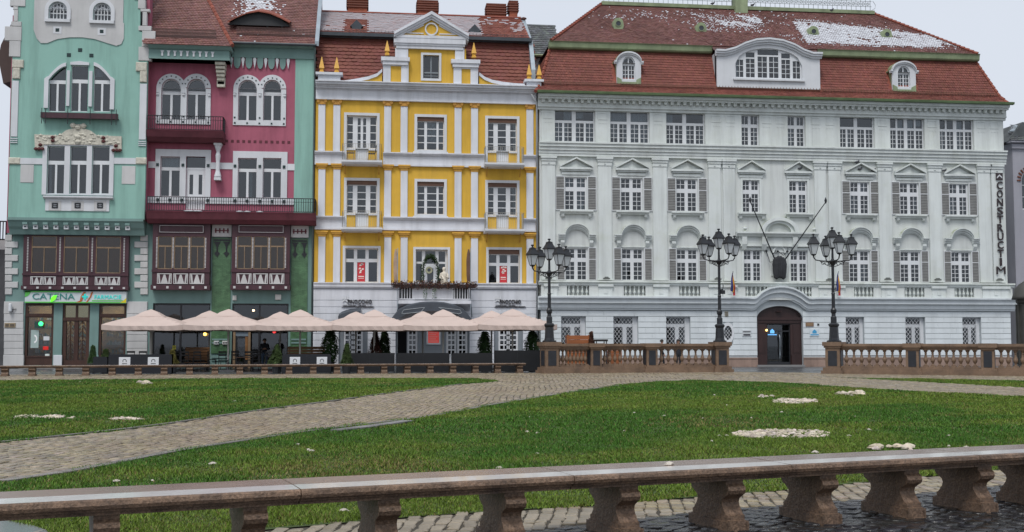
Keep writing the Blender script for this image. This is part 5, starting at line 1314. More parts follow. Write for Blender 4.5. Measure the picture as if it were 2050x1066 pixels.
    # planter bar with hooks under the upper triple window
    R = rc(82, 227, 236, 240, B-.35)
    bo = obj('balcony_planter', MB().box(R[0], R[1], B-.45, B-.2, R[2]+.06, R[3]), MAROON, H)
    mb = MB()
    for px in (84, 91.5, 136, 181, 224, 233): x = xx(px, 235, B-.4); mb.box(x-.02, x+.02, B-.47, B-.45, R[2]-.3, R[3]+.25)
    for k in range(2): mb.tube([(R[0], B-.1, R[2]+.1), (R[0], B, R[2]+.1)], .02, 4)
    mb.box(R[0], R[1], B-.2, B, R[2]+.1, R[2]+.14); obj('planter_hooks', mb, BLACK, bo)
    # relief cartouche
    C = [onY(a, b, B) for a, b in ((70, 270), (120, 272), (133, 262), (147, 258), (147, 250), (168, 250), (168, 258), (183, 263), (195, 272), (244, 274), (244, 300), (228, 300), (228, 291), (88, 290), (88, 300), (71, 299))]
    o = obj('carved_cartouche', MB().prism(C, B-.12, B), CREAM, H)
    rl = MB(); rd = MB()
    for k in range(70):
        x, z = onY(random.uniform(76, 240), random.uniform(268, 289), B); 
        if not inpoly([(p[0], p[1]) for p in C], x, z): continue
        rl.lathe([(.0, -.1), (random.uniform(.06, .14), 0), (.02, .1)], x, B-.12, z, n=6, sy=.5)
    for a, b in ((147, 252), (157, 256), (168, 253), (157, 275), (157, 285)): x, z = onY(a, b, B); rl.lathe([(.1, -.14), (.2, 0), (.08, .14)], x, B-.13, z, n=7, sy=.6)
    obj('relief_leaves', rl, CREAM, o, kind='stuff')
    for a, b in ((107, 276), (107, 283), (208, 277), (208, 284), (73, 299), (79.5, 299), (86, 299), (228, 302), (235, 302), (241, 302), (82, 291), (233, 293)): x, z = onY(a, b, B); rd.lathe([(.02, -.11), (.12, -.04), (.12, .04), (.02, .1)], x, B-.14, z, n=8)
    obj('red_flowers', rd, plainm('dark_red_paint', (.10, .03, .03)), o, kind='stuff')
    # bands, panels, apron
    for a, b in ((20, 88), (226, 293)): R = rc(a, 317, b, 329, B); obj('white_band', MB().box(R[0], R[1], B-.05, B, R[2], R[3]), WTRIM, H)
    for a, b in ((17, 41), (272, 294)): R = rc(a, 316, b, 329.5, B); obj('carved_block', MB().chbox(R[0], R[1], B-.1, B, R[2], R[3], .05), CREAM, H)
    for a, b, y in ((41, 67.5, 0), (244, 271, 3)): R = rc(a, 330+y, b, 366+y, B); obj('grey_panel', MB().chbox(R[0], R[1], B-.03, B, R[2], R[3], .01), GREYW, H)
    R = rc(86, 393, 226, 398.5, B-.2); obj('sill', MB().prismx([(B, R[2]), (B-.14, R[2]), (B-.26, R[2]+.08), (B-.26, R[3]), (B, R[3])], R[0], R[1]), WTRIM, H)
    R = rc(91, 399, 219, 423, B); ap = obj('apron_panel', MB().box(R[0], R[1], B-.06, B, R[2], R[3]), WTRIM, H)
    for a in (110, 155.5, 200.5):
        x, z = onY(a, 412, B-.06); obj('apron_ornament', MB().plate(x-.17, x+.17, z-.16, z+.16, B-.1, B-.06, [(x-.1, x+.1, z+.02, z+.09), (x-.1, x+.1, z-.09, z-.02)]), BLACK, ap)
        obj('ornament_plate', MB().plate(x-.36, x+.36, z-.3, z+.28, B-.075, B-.06, [(x-.2, x+.2, z-.19, z+.19)]), GREYW, ap)
    # corbelled cornice under the projection
    z1, z0 = zb, zz(r, 471, -.4)
    mb = MB().prismx([(0, z0), (-.5, z0), (-.55, z0+.12), (-.62, z0+.3), (-.75, z0+.45), (B+.02, z1-.2), (B-.08, z1-.1), (B-.08, z1+.06), (0, z1+.06)], XL, XR-.05)
    co = obj('corbel_cornice', mb, TEAL2, H); 
    for k in range(11):
        x = xx(50.6+20.5*k, 458, -.8); z = z0+.42
        obj('stud', MB().plate(x-.13, x+.13, z-.12, z+.13, -.84, -.6, [(x-.07, x+.07, z-.03, z+.05)]), WTRIM, co)
        obj('dentil', MB().box(x-.14, x+.14, B-.06, B+.1, z1-.36, z1-.22), TEAL2, co)
    # --- first floor and ground floor, back on the street line
    zl = z0
    ops = [(49, 106.5), (124, 179), (197, 252)]
    gz = zz(150, 608, 0)
    hol = [rc(a, 608, b, 735)[:2]+(0.02, gz) for a, b in ops]
    wall(H, 'lower_wall', gL+.05, gR_, 0, zl+1.2, 0, hol, TEAL2, .35)
    bay_window(H, rc(46, 472, 257, 581, -.35), -.35, 2, 9, gap=.2)
    pm = MB()
    # quoins
    y = 470.5; k = 0
    while y < 582:
        for a, b in (((10, 36 if k % 2 else 24)), ((269 if k % 2 else 281), 296)):
            R = rc(a, y, b, y+12.6, -.05); obj('quoin_stone', MB().chbox(R[0], R[1], -.08, 0, R[2]+.008, R[3]-.008, .02), GREYW, H)
        y += 13.4; k += 1
    y = 603
    ys = [604, 629, 644, 658, 671, 684, 698, 711]
    for i in range(len(ys)-1):
        for a, b in ((8, 47), (254, 295)):
            R = rc(a, ys[i], b, ys[i+1], -.06); obj('quoin_stone', MB().chbox(R[0], R[1], -.1, 0, R[2]+.008, R[3]-.008, .02), GREYW, H)
    for a, b in ((7, 48), (253, 296)): R = rc(a, 711, b, 733, -.08); obj('plinth_stone', MB().chbox(R[0], R[1], -.16, 0, .02, R[3]-.01, .02), GREYW, H)
    for a, b in ((106.5, 124), (179, 197)): R = rc(a, 711, b, 731, -.05); obj('plinth_stone', MB().chbox(R[0], R[1], -.06, 0, .02, R[3]-.01, .02), WTRIM if a < 150 else TEAL2, H)
    for i, R in enumerate(hol):
        if i == 1:
            cz = R[3]-.72*1.3; m = (R[0]+R[1])/2
            hs_ = [(R[0]+.12, m-.06, cz+.1, R[3]-.12), (m+.06, R[1]-.12, cz+.1, R[3]-.12), (R[0]+.22, m-.12, .5, cz-.15), (m+.12, R[1]-.22, .5, cz-.15)]
            o = obj('door', MB().plate(R[0], R[1], .02, R[3], .1, .3, hs_).box(R[0], R[1], .04, .1, cz-.1, cz+.06), BROWNW, H)
            gr = MB()
            for q in hs_[2:]:
                c_ = (q[0]+q[1])/2; h_ = q[3]-q[2]
                for k in range(9):
                    z = q[2]+h_*k/9
                    gr.prism([(q[0], z), (q[0]+.05, z), (c_, z+.22), (c_, z+.27)], .13, .15).prism([(q[1], z), (q[1]-.05, z), (c_, z+.22), (c_, z+.27)], .131, .15)
                gr.box(c_-.02, c_+.02, .128, .15, q[2], q[3])
            obj('door_grille', gr, BROWNW, o)
            bl = plainm('glowing_blind', (.62, .50, .26), .8, emit=.35)  # blind given its own glow, light put into the material
            for q in hs_[:2]: obj('fanlight_blind', MB().box(q[0], q[1], .24, .25, q[2]+.0, q[3]), bl, o)
        else:
            hs_ = [(R[0]+.14, R[1]-.14, R[3]-.62, R[3]-.14), (R[0]+.14, R[1]-.14, .75, R[3]-.85)]
            o = obj('shop_window', MB().plate(R[0], R[1], .02, R[3], .08, .3, hs_).box(R[0]+.1, R[1]-.1, .04, .08, .68, .76).box(R[0], R[1], .04, .08, R[3]-.8, R[3]-.68), BROWNW, H)
        for q in hs_: obj('pane', MB().box(q[0], q[1], .2, .21, q[2], q[3]), _DG, o)
    obj('shop_room', MB().box(gL+.4, gR_-.2, 2.2, 2.3, 0, gz+.2).box(gL+.4, gR_-.2, .4, 2.25, gz+.1, gz+.2).box(gL+.4, gR_-.2, .36, 2.25, .0, .06), INTW, H)
    sh = MB(); 
    for i, R in enumerate(hol):
        for k in range(5): sh.box(R[0]+.2, R[1]-.2, 1.2, 1.5, .9+.5*k, .93+.5*k)
    so_ = obj('shop_shelves', sh, TANW, H)
    bx = [MB(), MB(), MB()]
    for R in hol:
        for k in range(5):
            x = R[0]+.22
            while x < R[1]-.35:
                w_ = random.uniform(.06, .16); random.choice(bx).box(x, x+w_-.01, 1.2, 1.35, .931+.5*k, .931+.5*k+random.uniform(.12, .3)); x += w_+random.choice((0, 0, .1))
    for q, col in zip(bx, ((.7, .7, .65), (.5, .35, .12), (.2, .35, .3))): obj('shelf_goods', q, plainm('goods', col), so_, kind='stuff')
    lm = MB()
    for R in hol: lm.box(R[0]+.3, R[1]-.3, .9, 1.05, gz-.02, gz+.04)
    obj('ceiling_lamp', lm, plainm('shop_lamp', (1, .85, .6), emit=30), H)
    obj('doorstep', MB().box(hol[0][0]-.2, hol[2][1]+.2, -.35, -.17, .004, .12), plainm('grey_granite', (.22, .21, .2), .6, var=.2), H)
    # --- shop sign
    R = rc(50, 584, 253, 607, -.3)
    sg = thing('pharmacy_sign', 'lit green and white pharmacy sign over the teal house shopfront', 'sign', ((R[0]+R[1])/2, -.3, R[2]), world=True)
    X0, X1, Z0, Z1 = R; w_ = X1-X0; h = Z1-Z0; fy = -.32
    obj('sign_box', MB().box(X0, X1, fy, 0, Z0, Z1), plainm('sign_pale', (.52, .58, .60), .4), sg)
    GRN = plainm('sign_green', (.10, .45, .08), .4); LEAF = plainm('leaf_green', (.12, .78, .02), emit=.9); TQ = plainm('sign_turquoise', (.02, .36, .33), emit=.6); OR = plainm('sign_orange', (.40, .11, .03)); YL = plainm('sign_yellow', (.62, .50, .02))
    f = lambda u, v: (X0+u*w_, Z0+v*h)
    obj('green_corner', MB().prism([f(0, 1), f(.06, 1), f(.045, .75), f(.03, .6), f(0, .5)], fy-.02, fy).box(X0, X0+w_*.55, fy-.02, fy, Z1-.06, Z1+.02), GRN, sg)
    obj('green_border', MB().box(X0, X1, fy-.021, fy, Z0, Z0+.07).box(X0+w_*.66, X1, fy-.021, fy, Z0+.12, Z0+.17), GRN, sg)
    obj('orange_swoosh', MB().prism([f(.50, .05), f(.54, .2), f(.55, .6), f(.575, .97), f(.60, .97), f(.575, .6), f(.565, .2), f(.54, .05)], fy-.025, fy).prism([f(.60, .05), f(.635, .5), f(.655, .97), f(.67, .97), f(.65, .5), f(.615, .05)], fy-.025, fy), OR, sg)
    obj('yellow_corner', MB().prism([f(1, .04), f(.94, .04), f(.97, .2), f(1, .45)], fy-.022, fy), YL, sg)
    DG = plainm('letter_green', (.04, .22, .2), .4)
    obj('lettering', text(MB(), 'CATENA', X0+w_*.075, X0+w_*.49, Z0+h*.3, Z0+h*.82, fy-.04, .04), DG, sg)
    obj('leaf_mark', MB().prism([f(.255, .08), f(.27, .12), f(.30, .3), f(.315, .65), f(.28, .62), f(.258, .4)], fy-.06, fy), LEAF, sg)
    cx, cz = f(.59, .55); obj('cross', MB().box(cx-.05, cx+.05, fy-.05, fy, cz-.17, cz+.17).box(cx-.17, cx+.17, fy-.051, fy, cz-.05, cz+.05), TQ, sg)
    obj('lettering', text(MB(), 'FARMACIE', X0+w_*.685, X0+w_*.95, Z0+h*.35, Z0+h*.7, fy-.04, .04), TQ, sg)
    # window stickers and lit cross
    R = rc(76, 644, 86, 657, .0); s = single('pharmacy_cross', MB().box(R[0]-.2, R[1], .02, .06, R[2], R[3]), plainm('screen_dark', (.02, .06, .05)), 'small screen with glowing green dot in the pharmacy window', 'screen', (R[0], .03, R[2]))
    obj('green_light', MB().lathe([(.0, -.14), (.1, -.1), (.14, 0), (.1, .1), (0, .14)], R[1]-.12, .0, R[3]-.14, n=10, sy=.4), plainm('green_glow', (.05, 1, .25), emit=1.6), s)
    R = rc(60, 661, 76, 697, 0); s = single('window_poster', MB().box(R[0], R[1], .15, .16, R[2], R[3]), plainm('poster_grey_green', (.33, .42, .40)), 'tall pale green poster in the pharmacy window', 'poster', (R[0], .15, R[2])); 
    obj('poster_print', MB().arcband((R[0]+R[1])/2-.02, (R[2]+R[3])/2, .1, .17, .14, .149, -1.6, 1.6, 8, 1.5), plainm('print_white', (.8, .8, .8)), s)
    for a, b, c_, d, col, lab in ((87, 674, 99, 682, (.6, .62, .65), 'small white sticker on pharmacy window above the red one'), (86, 694, 97, 701, (.75, .02, .015), 'small red round sticker on the pharmacy window'), (90, 709, 99, 720, (.6, .65, .62), 'white paper notice low in the pharmacy window')):
        R = rc(a, b, c_, d, .18); single('window_sticker', MB().chbox(R[0], R[1], .17, .185, R[2], R[3], .01), plainm('sticker', col), lab, 'sticker', (R[0], .17, R[2]))
    # wall plaque and lamp on the left pier
    R = rc(9, 647, 31, 656, -.12); s = single('wall_plaque', MB().chbox(R[0], R[1], -.14, -.1, R[2], R[3], .01), plainm('plaque_tan', (.28, .22, .14)), 'tan plaque on the white pier left of the pharmacy', 'plaque', (R[0], -.12, R[2])); 
    obj('plaque_panel', MB().box(R[0]+.06, R[0]+.25, -.15, -.14, R[2]+.06, R[3]-.06).box(R[0]+.32, R[1]-.06, -.15, -.14, R[2]+.06, R[3]-.06), plainm('plaque_dark', (.1, .08, .06)), s)
    R = rc(17.5, 608, 25, 624, -.2); t = thing('wall_lamp', 'slim white lamp on the white pier beside the pharmacy sign', 'lamp', (R[0], -.15, R[2]), world=True)
    obj('lamp_tube', MB().lathe([(.09, 0), (.1, .05), (.1, R[3]-R[2]-.05), (.07, R[3]-R[2])], (R[0]+R[1])/2, -.28, R[2], n=8), WFR, t); obj('lamp_arm', MB().tube([((R[0]+R[1])/2, -.28, R[2]+.1), (R[1]+.2, -.12, R[2]+.15)], .02, 5).box(R[0], R[1], -.2, -.1, R[2]+.0, R[2]+.06), BLACK, t)
build_teal()

# ================================================================== neighbours seen at the edges
def build_edges():
    # slate roofed house between the yellow and white buildings
    x0, x1 = xx(1040, 90, 6), xx(1122, 90, 6); z1, z0 = zz(1080, 50, 8.5), zz(1080, 112, 6)
    t = thing('slate_roof_house', 'grey slate roof between the yellow house and the white building', 'building', ((x0+x1)/2, 8, 0), world=True)
    obj('wall', MB().box(x0, x1, 6.3, 12, 0, z0), GREYW, t)
    mb, _ = tiles((x0, 6, z0), (1, 0, 0), (0, 2.5, z1-z0), [(0, 0), (x1-x0, 0), (x1-x0, math.hypot(2.5, z1-z0)), (0, math.hypot(2.5, z1-z0))], .28, .24, lift=.03, jit=.35)
    sl_ = MAT('slate_tile', (.085, .095, .10), .6, .3, 2, .3, 20, attr=True); ro = obj('roof', MB().prismx([(6, z0-.1), (6, z0), (8.5, z1), (12, z0), (12, z0-.1)], x0, x1), SLATE, t); obj('roof_tiles', mb, sl_, ro, kind='stuff')
    obj('gutter', MB().tube([(x0, 5.9, z0), (xx(1105, 95, 5.9), 5.9, z0), (xx(1120, 80, 5.9), 5.9, z0+.9)], .1, 6), GREENM, t)
    # purple house beyond the side street
    LIL = MAT('lilac_stucco', (.33, .33, .37), .85, .06, .6, .1, 50, streak=.12)
    Yp = 3.0; x0 = xx(2031, 450, Yp); x1 = x0+9; zt = zz(2040, 287, Yp)
    t = thing('lilac_house', 'lilac house wall with round turret top at the right edge', 'building', (x0+4, Yp, 0), world=True)
    aw = rc(2046, 345, 2075, 420, Yp)
    wall(t, 'wall', x0, x1, 0, zt, Yp, [aw], LIL, .3, [(aw[0], aw[1], aw[3]-.6, aw[3])]); obj('interior', MB().box(x0+.3, x1-.3, Yp+.8, Yp+.9, 0, zt), INT, t); obj('side_wall', MB().box(x0, x0+.2, Yp+.3, Yp+9, 0, zt), LIL, t)
    mb = MB()
    for k in range(12): a = math.pi*k/11; c_, rr = (aw[0]+aw[1])/2, (aw[1]-aw[0])/2+.22; mb.obox((c_+rr*math.cos(a), Yp-.03, aw[3]-.6+rr*math.sin(a)*1.1), (math.cos(a), 0, math.sin(a)), (-math.sin(a), 0, math.cos(a)), (0, 1, 0), .14, .05, .03)
    obj('arch_stones', mb, BRICKO, t, kind='stuff'); window(t, aw, Yp, [(.04, .46, .03, .97, 1, 3), (.54, .96, .03, .97, 1, 3)], rv=.2)
    obj('cornice', MB().box(x0-.25, x1, Yp-.35, Yp+.3, zt-.0, zt+.12).box(x0-.1, x1, Yp-.15, Yp, zt-.4, zt-.1), LIL, t)
    mb, _ = tiles((x0-.3, Yp-.4, zt+.12), (1, 0, 0), (0, 1.4, 1.2), [(0, 0), (9, 0), (9, 2.2), (.8, 2.2)], .25, .22, snow=None); 
    ro = obj('roof', MB().prism([(x0-.3, zt+.12), (x1, zt+.12), (x1, zt+1.4), (x0+.8, zt+1.5)], Yp, Yp+5), SLATE, t); ms = sl_; obj('roof_tiles', mb, ms, ro, kind='stuff')
    x, z = onY(2037, 268, Yp+.4); obj('turret', MB().lathe([(.35, -.9), (.35, .1), (.5, .12), (.5, .2), (.35, .35), (.3, .55), (.12, .62), (.02, .66)], x, Yp+.6, z, n=12), ZINC, t)
    # brick gable and rubble wall behind
    Yb = 16.; R = rc(2000, 262, 2036, 378, Yb); t = thing('brick_gable_house', 'red brick gable wall seen past the right corner of the white building', 'building', ((R[0]+R[1])/2, Yb, 0), world=True)
    obj('wall', MB().box(R[0]-1.5, R[1]+4, Yb, Yb+6, 0, R[3]), BRICKO, t); obj('coping', MB().box(R[0]-1.6, R[1]+4.1, Yb-.1, Yb+6.1, R[3], R[3]+.15), DZINC, t)
    Yc = 9.; R = rc(2006, 388, 2034, 450, Yc); t = thing('cream_side_house', 'cream house with slate roof in the side street by the white building', 'building', ((R[0]+R[1])/2, Yc, 0), world=True)
    ro = obj('roof', MB().prismx([(Yc-.4, R[2]), (Yc+2, R[3]), (Yc+4.4, R[2])], R[0]-1, R[1]+1.2), SLATE, t)
    mb, _ = tiles((R[0]-1, Yc-.42, R[2]), (1, 0, 0), (0, 2.4, R[3]-R[2]), [(0, 0), (R[1]-R[0]+2.2, 0), (R[1]-R[0]+2.2, 3.1), (0, 3.1)], .3, .26, jit=.35); obj('roof_tiles', mb, sl_, ro, kind='stuff')
    CR = plainm('cream_wall', (.50, .46, .40), .85, var=.1); 
    obj('wall', MB().box(R[0]-.8, R[1]+1, Yc, Yc+4, 0, R[2]), CR, t)
    for k in range(16):
        z = R[2]-.5-k*.55; xq = xx(2027 if k % 2 else 2023, 500, Yc); obj('quoin_stone', MB().chbox(xq, xx(2036, 500, Yc), Yc-.08, Yc, z-.42, z, .02), plainm('quoin_cream', (.48, .42, .34), .85) if k == 0 else bpy.data.materials['quoin_cream'], t)
    x, z = onY(2016.5, 510, Yc-.4); obj('wall_lantern', MB().lathe([(.05, 0), (.15, .1), (.2, .7), (.25, .75), (.05, 1.0)], x, Yc-.4, z, n=6).tube([(x, Yc-.4, z), (x, Yc-.3, z-.5), (x, Yc, z-.6)], .03, 5), BLACK, t)
    # dark domed kiosk at the far right
    gx, gy = onZ(2062, 748); Yk = gy; D_ = Yk-CAM.y
    kx = xx(2062, 640, Yk); zt, ze, z0 = zz(2050, 565, Yk), zz(2050, 590, Yk), 0
    KB = plainm('kiosk_dark', (.055, .055, .05), .5, var=.2); ss = 31.9*72/D_/1
    wv = xx(2062, 600, Yk)-xx(2032, 600, Yk)
    t = thing('domed_kiosk', 'dark domed advertising kiosk cut by the right edge', 'kiosk', (kx, Yk, 0), world=True)
    obj('body', MB().lathe([(wv*.86, 0), (wv*.86, .4), (wv*.7, .45), (wv*.7, ze-.5), (wv*.8, ze-.4), (wv*.8, ze-.25)], kx, Yk, 0, n=12), KB, t)
    for k in range(12): a = 2*math.pi*k/12; obj('rib', MB().box(kx+wv*.74*math.cos(a)-.05, kx+wv*.74*math.cos(a)+.05, Yk+wv*.74*math.sin(a)-.05, Yk+wv*.74*math.sin(a)+.05, .45, ze-.5), KB, t)
    obj('dome', MB().lathe([(wv*1.05, ze-.25), (wv*1.0, ze-.1), (wv*.85, ze+.3), (wv*.6, zt-.12), (wv*.2, zt+.1), (.05, zt+.5)], kx, Yk, 0, n=16), KB, t, smooth=True)
    # dark house in the side street at the left edge
    Yl = 9.; R = rc(-60, 445, 20, 735, Yl); t = thing('grey_side_house', 'dark grey house glimpsed past the left edge of the teal house', 'building', ((R[0]+R[1])/2, Yl, 0), world=True)
    obj('wall', MB().box(R[0]-4, R[1]+1, Yl, Yl+6, 0, zz(5, 500, Yl)), plainm('grey_render', (.07, .075, .08), .8, var=.2), t)
    obj('upper_wall', MB().box(R[0]-4, R[1]+1, Yl+.2, Yl+6, zz(5, 500, Yl), zz(5, 478, Yl)), GREYW, t)
    mb = rail(MB(), [(R[0], Yl-.8), (xx(12, 460, Yl-.8), Yl-.8), (xx(12, 460, Yl-.8), Yl)], zz(5, 482, Yl), zz(5, 446, Yl), .18, .03); obj('railing', mb, BLACK, t)
build_edges()
# ================================================================== GROUND
def px2g(pts, z=0): return [onZ(a, b, z) for a, b in pts]
def smooth_poly(pts, n=4, closed=True):
    out = []; N_ = len(pts)
    for i in range(N_ if closed else N_-1):
        p0, p1, p2, p3 = pts[(i-1) % N_], pts[i], pts[(i+1) % N_], pts[(i+2) % N_]
        if not closed: p0, p3 = pts[max(i-1, 0)], pts[min(i+2, N_-1)]
        for k in range(n):
            t = k/n; out.append(tuple(.5*(2*p1[j]+(p2[j]-p0[j])*t+(2*p0[j]-5*p1[j]+4*p2[j]-p3[j])*t*t+(3*p1[j]-p0[j]-3*p2[j]+p3[j])*t**3) for j in (0, 1)))
    if not closed: out.append(pts[-1])
    return out
ASPH = MAT('wet_asphalt', (.075, .08, .085), .42, .2, .6, .25, 30, fine=.2, wet=.22)
JOINT = MAT('sandy_joint', (.05, .042, .03), .85, .3, 1.2, .4, 30)
COB = MAT('cobble', (.235, .20, .148), .5, .16, 2.0, .35, 25, fine=.12, rnd=.2, wet=.3, dirt=(.22, .6, (.20, .135, .075)))
COBA = MAT('cobble_field', (.235, .20, .148), .5, .16, 2.0, .35, 25, fine=.12, attr=True, wet=.3, dirt=(.22, .6, (.20, .135, .075)))
SETT = MAT('wet_dark_sett', (.022, .022, .025), .17, .3, 3, .6, 14, rnd=.5, wet=.1)
SETTA = MAT('wet_dark_sett_field', (.022, .022, .025), .17, .3, 3, .6, 14, attr=True, wet=.1)
SETTJ = MAT('wet_joint', (.02, .02, .02), .3, .2, 3, .3, 30)
SOIL = MAT('lawn_soil', (.05, .075, .018), .9, .35, 1.0, .6, 30, fine=.3)
KERB = MAT('grey_kerb', (.17, .155, .145), .7, .2, 2, .3, 20, rnd=.15, wet=.2)
def sheet(name, poly, z, mat):
    mb = MB(); mb.add([(x, y, z) for x, y in poly], [tuple(range(len(poly)))])
    a = sum(poly[i][0]*poly[(i+1) % len(poly)][1]-poly[(i+1) % len(poly)][0]*poly[i][1] for i in range(len(poly)))
    if a < 0: mb.f = [f[::-1] for f in mb.f]
    o = obj(name, mb, mat); o['kind'] = 'structure'; return o
g = sheet('ground', [(-900, -300), (900, -300), (900, 900), (-900, 900)], 0, ASPH)
# lawns, traced on the ground plane
LAWN_L = px2g([(-420, 766), (0, 763), (350, 760), (700, 757.5), (923, 757.8), (985, 762)])+smooth_poly(px2g([(1003, 764.5), (923, 771), (787, 788), (650, 807), (505, 826), (285, 858), (0, 889), (-420, 940)]), 3, False)
LAWN_R = smooth_poly(px2g([(-420, 1040), (0, 967), (164, 942), (345, 906), (512, 880), (650, 860), (868, 833), (991, 810), (1162, 783), (1247, 771), (1350, 764), (1435, 763.5), (1556, 767), (1666, 774), (1812, 784), (2050, 795), (2500, 818)]), 3, False)+px2g([(2500, 900), (2200, 925), (1991, 944), (1857, 956), (1552, 986), (1178, 1015), (850, 1036), (536, 1064), (400, 1085), (220, 1095), (92, 1067), (0, 1044), (-420, 1042)])
LAWN_S = px2g([(1680, 756.3), (2050, 763.8), (2500, 771), (2500, 798), (2050, 777), (1850, 766)])
PLAZA = px2g([(-500, 752), (600, 749.5), (1080, 747.5), (1470, 745.5), (1640, 747.5), (2600, 757)])+px2g([(2600, 840), (2300, 900), (2500, 960), (1991, 990), (1716, 1008), (1494, 1024), (1066, 1068), (600, 1120), (-500, 1120)])
path = sheet('path', PLAZA, .004, JOINT)
sheet('lawn', LAWN_L, .016, SOIL); sheet('lawn', LAWN_R, .016, SOIL); sheet('lawn', LAWN_S, .016, SOIL)
FRONT = px2g([(1716, 1003), (1494, 1018), (1066, 1064), (536, 1100), (536, 1700), (2700, 1700), (2700, 920), (1991, 975)])
wetp = sheet('wet_paving', FRONT, .006, SETTJ)
PUD = px2g([(-200, 1040), (0, 1043), (60, 1055), (100, 1069), (140, 1100), (-200, 1200)])
sheet('puddle', PUD, .020, MAT('puddle_water', (.16, .16, .165), .12, .1, 1, 0, spec=.6))
def frustum_ok(x, y, m=300):
    d = Vector((x, y, 0))-CAM; f = d.dot(_F)
    if f < 3: return False
    px = PW/2+PF*d.dot(_R)/f; py = PH/2-PF*d.dot(_U)/f
    return -m < px < PW+m and py < PH+m
# ---- cobbles: largest ones as single stones, the rest as one field
def stone_shape(w_, h_, t, c=.018, seed=0):
    rr = random.Random(seed); j = lambda: rr.uniform(-.012, .012)
    b = [(-w_/2+j(), -h_/2+j()), (w_/2+j(), -h_/2+j()), (w_/2+j(), h_/2+j()), (-w_/2+j(), h_/2+j())]
    q = lambda p, s: (p[0]*s, p[1]*s)
    V = [(x, y, -.01) for x, y in b]+[(x, y, t-.007) for x, y in b]+[(x*(1-2*c/w_), y*(1-2*c/h_), t+rr.uniform(-.003, .003)) for x, y in b]
    return V, [(8, 9, 10, 11), (4, 5, 9, 8), (5, 6, 10, 9), (6, 7, 11, 10), (7, 4, 8, 11), (0, 1, 5, 4), (1, 2, 6, 5), (2, 3, 7, 6), (3, 0, 4, 7)]
def cobble_field(parent, region, holes, ang, w_, h_, z, t, m_single, m_field, nsingle=300, dmax=64, name='cobblestone', dmin=4.5):
    ca, sa = math.cos(ang), math.sin(ang); loc = []
    xs = [p[0] for p in region]; ys = [p[1] for p in region]
    cx, cy = (min(xs)+max(xs))/2, (min(ys)+max(ys))/2; Rr = max(max(xs)-min(xs), max(ys)-min(ys))*.75
    v = -Rr; j = 0
    while v < Rr:
        u = -Rr+(j % 2)*w_/2+random.uniform(0, .05)
        while u < Rr:
            ww = w_*random.uniform(.78, 1.22); uu = u+ww/2
            vv = v+random.gauss(0, .007)+.06*math.sin(uu*.9+math.sin(v*.7)*2); x, y = cx+ca*uu-sa*vv, cy+sa*uu+ca*vv; u += ww+.024
            if y-CAM.y > dmax or y-CAM.y < dmin or abs(x) > 60: continue
            if not frustum_ok(x, y): continue
            if not inpoly(region, x, y) or any(inpoly(h, x, y) for h in holes): continue
            loc.append((x, y, ww))
        v += h_+.024; j += 1
    loc.sort(key=lambda p: (p[0]-CAM.x)**2+(p[1]-CAM.y)**2)
    var = []
    for k in range(8):
        mb = MB(); V, Fc = stone_shape(w_*(.8+.4*k/7), h_, t, c=.01, seed=k+11); mb.add(V, Fc); var.append(meshdata(name, mb, m_single))
    for x, y, ww in loc[:nsingle]:
        k = min(7, max(0, int(round((ww/w_-.8)/.4*7)))); o = inst(name, var[k], parent, (x, y, z+random.uniform(-.004, .004)), ang+random.uniform(-.08, .08)); o.rotation_euler.x = random.uniform(-.04, .04); o.rotation_euler.y = random.uniform(-.04, .04)
    rest = loc[nsingle:]
    if rest:
        shapes = []
        for k in range(12): V, Fc = stone_shape(1, 1, t, c=.05, seed=k+40); shapes.append(np.array(V))
        Fa = np.array(Fc); n = len(rest); AV = np.zeros((n, 12, 3)); C = np.zeros((n, 9, 3))
        for i, (x, y, ww) in enumerate(rest):
            S = shapes[i % 12]; a = ang+random.uniform(-.09, .09); c_, s_ = math.cos(a), math.sin(a); lx, ly = S[:, 0]*ww, S[:, 1]*h_
            AV[i, :, 0] = x+c_*lx-s_*ly; AV[i, :, 1] = y+s_*lx+c_*ly; AV[i, :, 2] = z+S[:, 2]+random.uniform(-.006, .006)
            b = random.uniform(.68, 1.25); C[i] = (b, b*random.uniform(.94, 1.01), b*random.uniform(.8, 1.05))
        me = bpy.data.meshes.new(name+'_field'); FF = (Fa[None]+12*np.arange(n)[:, None, None]).reshape(-1, 4)
        me.vertices.add(n*12); me.vertices.foreach_set('co', AV.reshape(-1)); me.loops.add(len(FF)*4); me.loops.foreach_set('vertex_index', FF.reshape(-1).astype(np.int32))
        me.polygons.add(len(FF)); me.polygons.foreach_set('loop_start', (np.arange(len(FF))*4).astype(np.int32)); me.update(calc_edges=True)
        at = me.attributes.new('col', 'FLOAT_COLOR', 'FACE'); at.data.foreach_set('color', np.concatenate([C.reshape(-1, 3), np.ones((n*9, 1))], 1).astype(np.float32).ravel())
        me.materials.append(m_field); o = bpy.data.objects.new(name+'_field', me); COL.objects.link(o); o.parent = parent; o['kind'] = 'stuff'
a0, a1 = onZ(0, 928), onZ(700, 830); pang = math.atan2(a1[1]-a0[1], a1[0]-a0[0])
FARP = [p for p in PLAZA]
cobble_field(path, PLAZA, [LAWN_L, LAWN_R, LAWN_S, FRONT], pang+.25, .15, .108, -.008, .024, COB, COBA, dmax=31)
cobble_field(path, PLAZA, [LAWN_L, LAWN_R, LAWN_S, FRONT], pang+.25, .21, .16, -.008, .024, COB, COBA, nsingle=0, dmin=31)
b0_, b1_ = onZ(0, 1010, .55), onZ(2050, 907, .55); bang = math.atan2(b1_[1]-b0_[1], b1_[0]-b0_[0])
cobble_field(wetp, FRONT, [], bang+.5, .18, .13, -.015, .03, SETT, SETTA, dmax=22, name='sett')
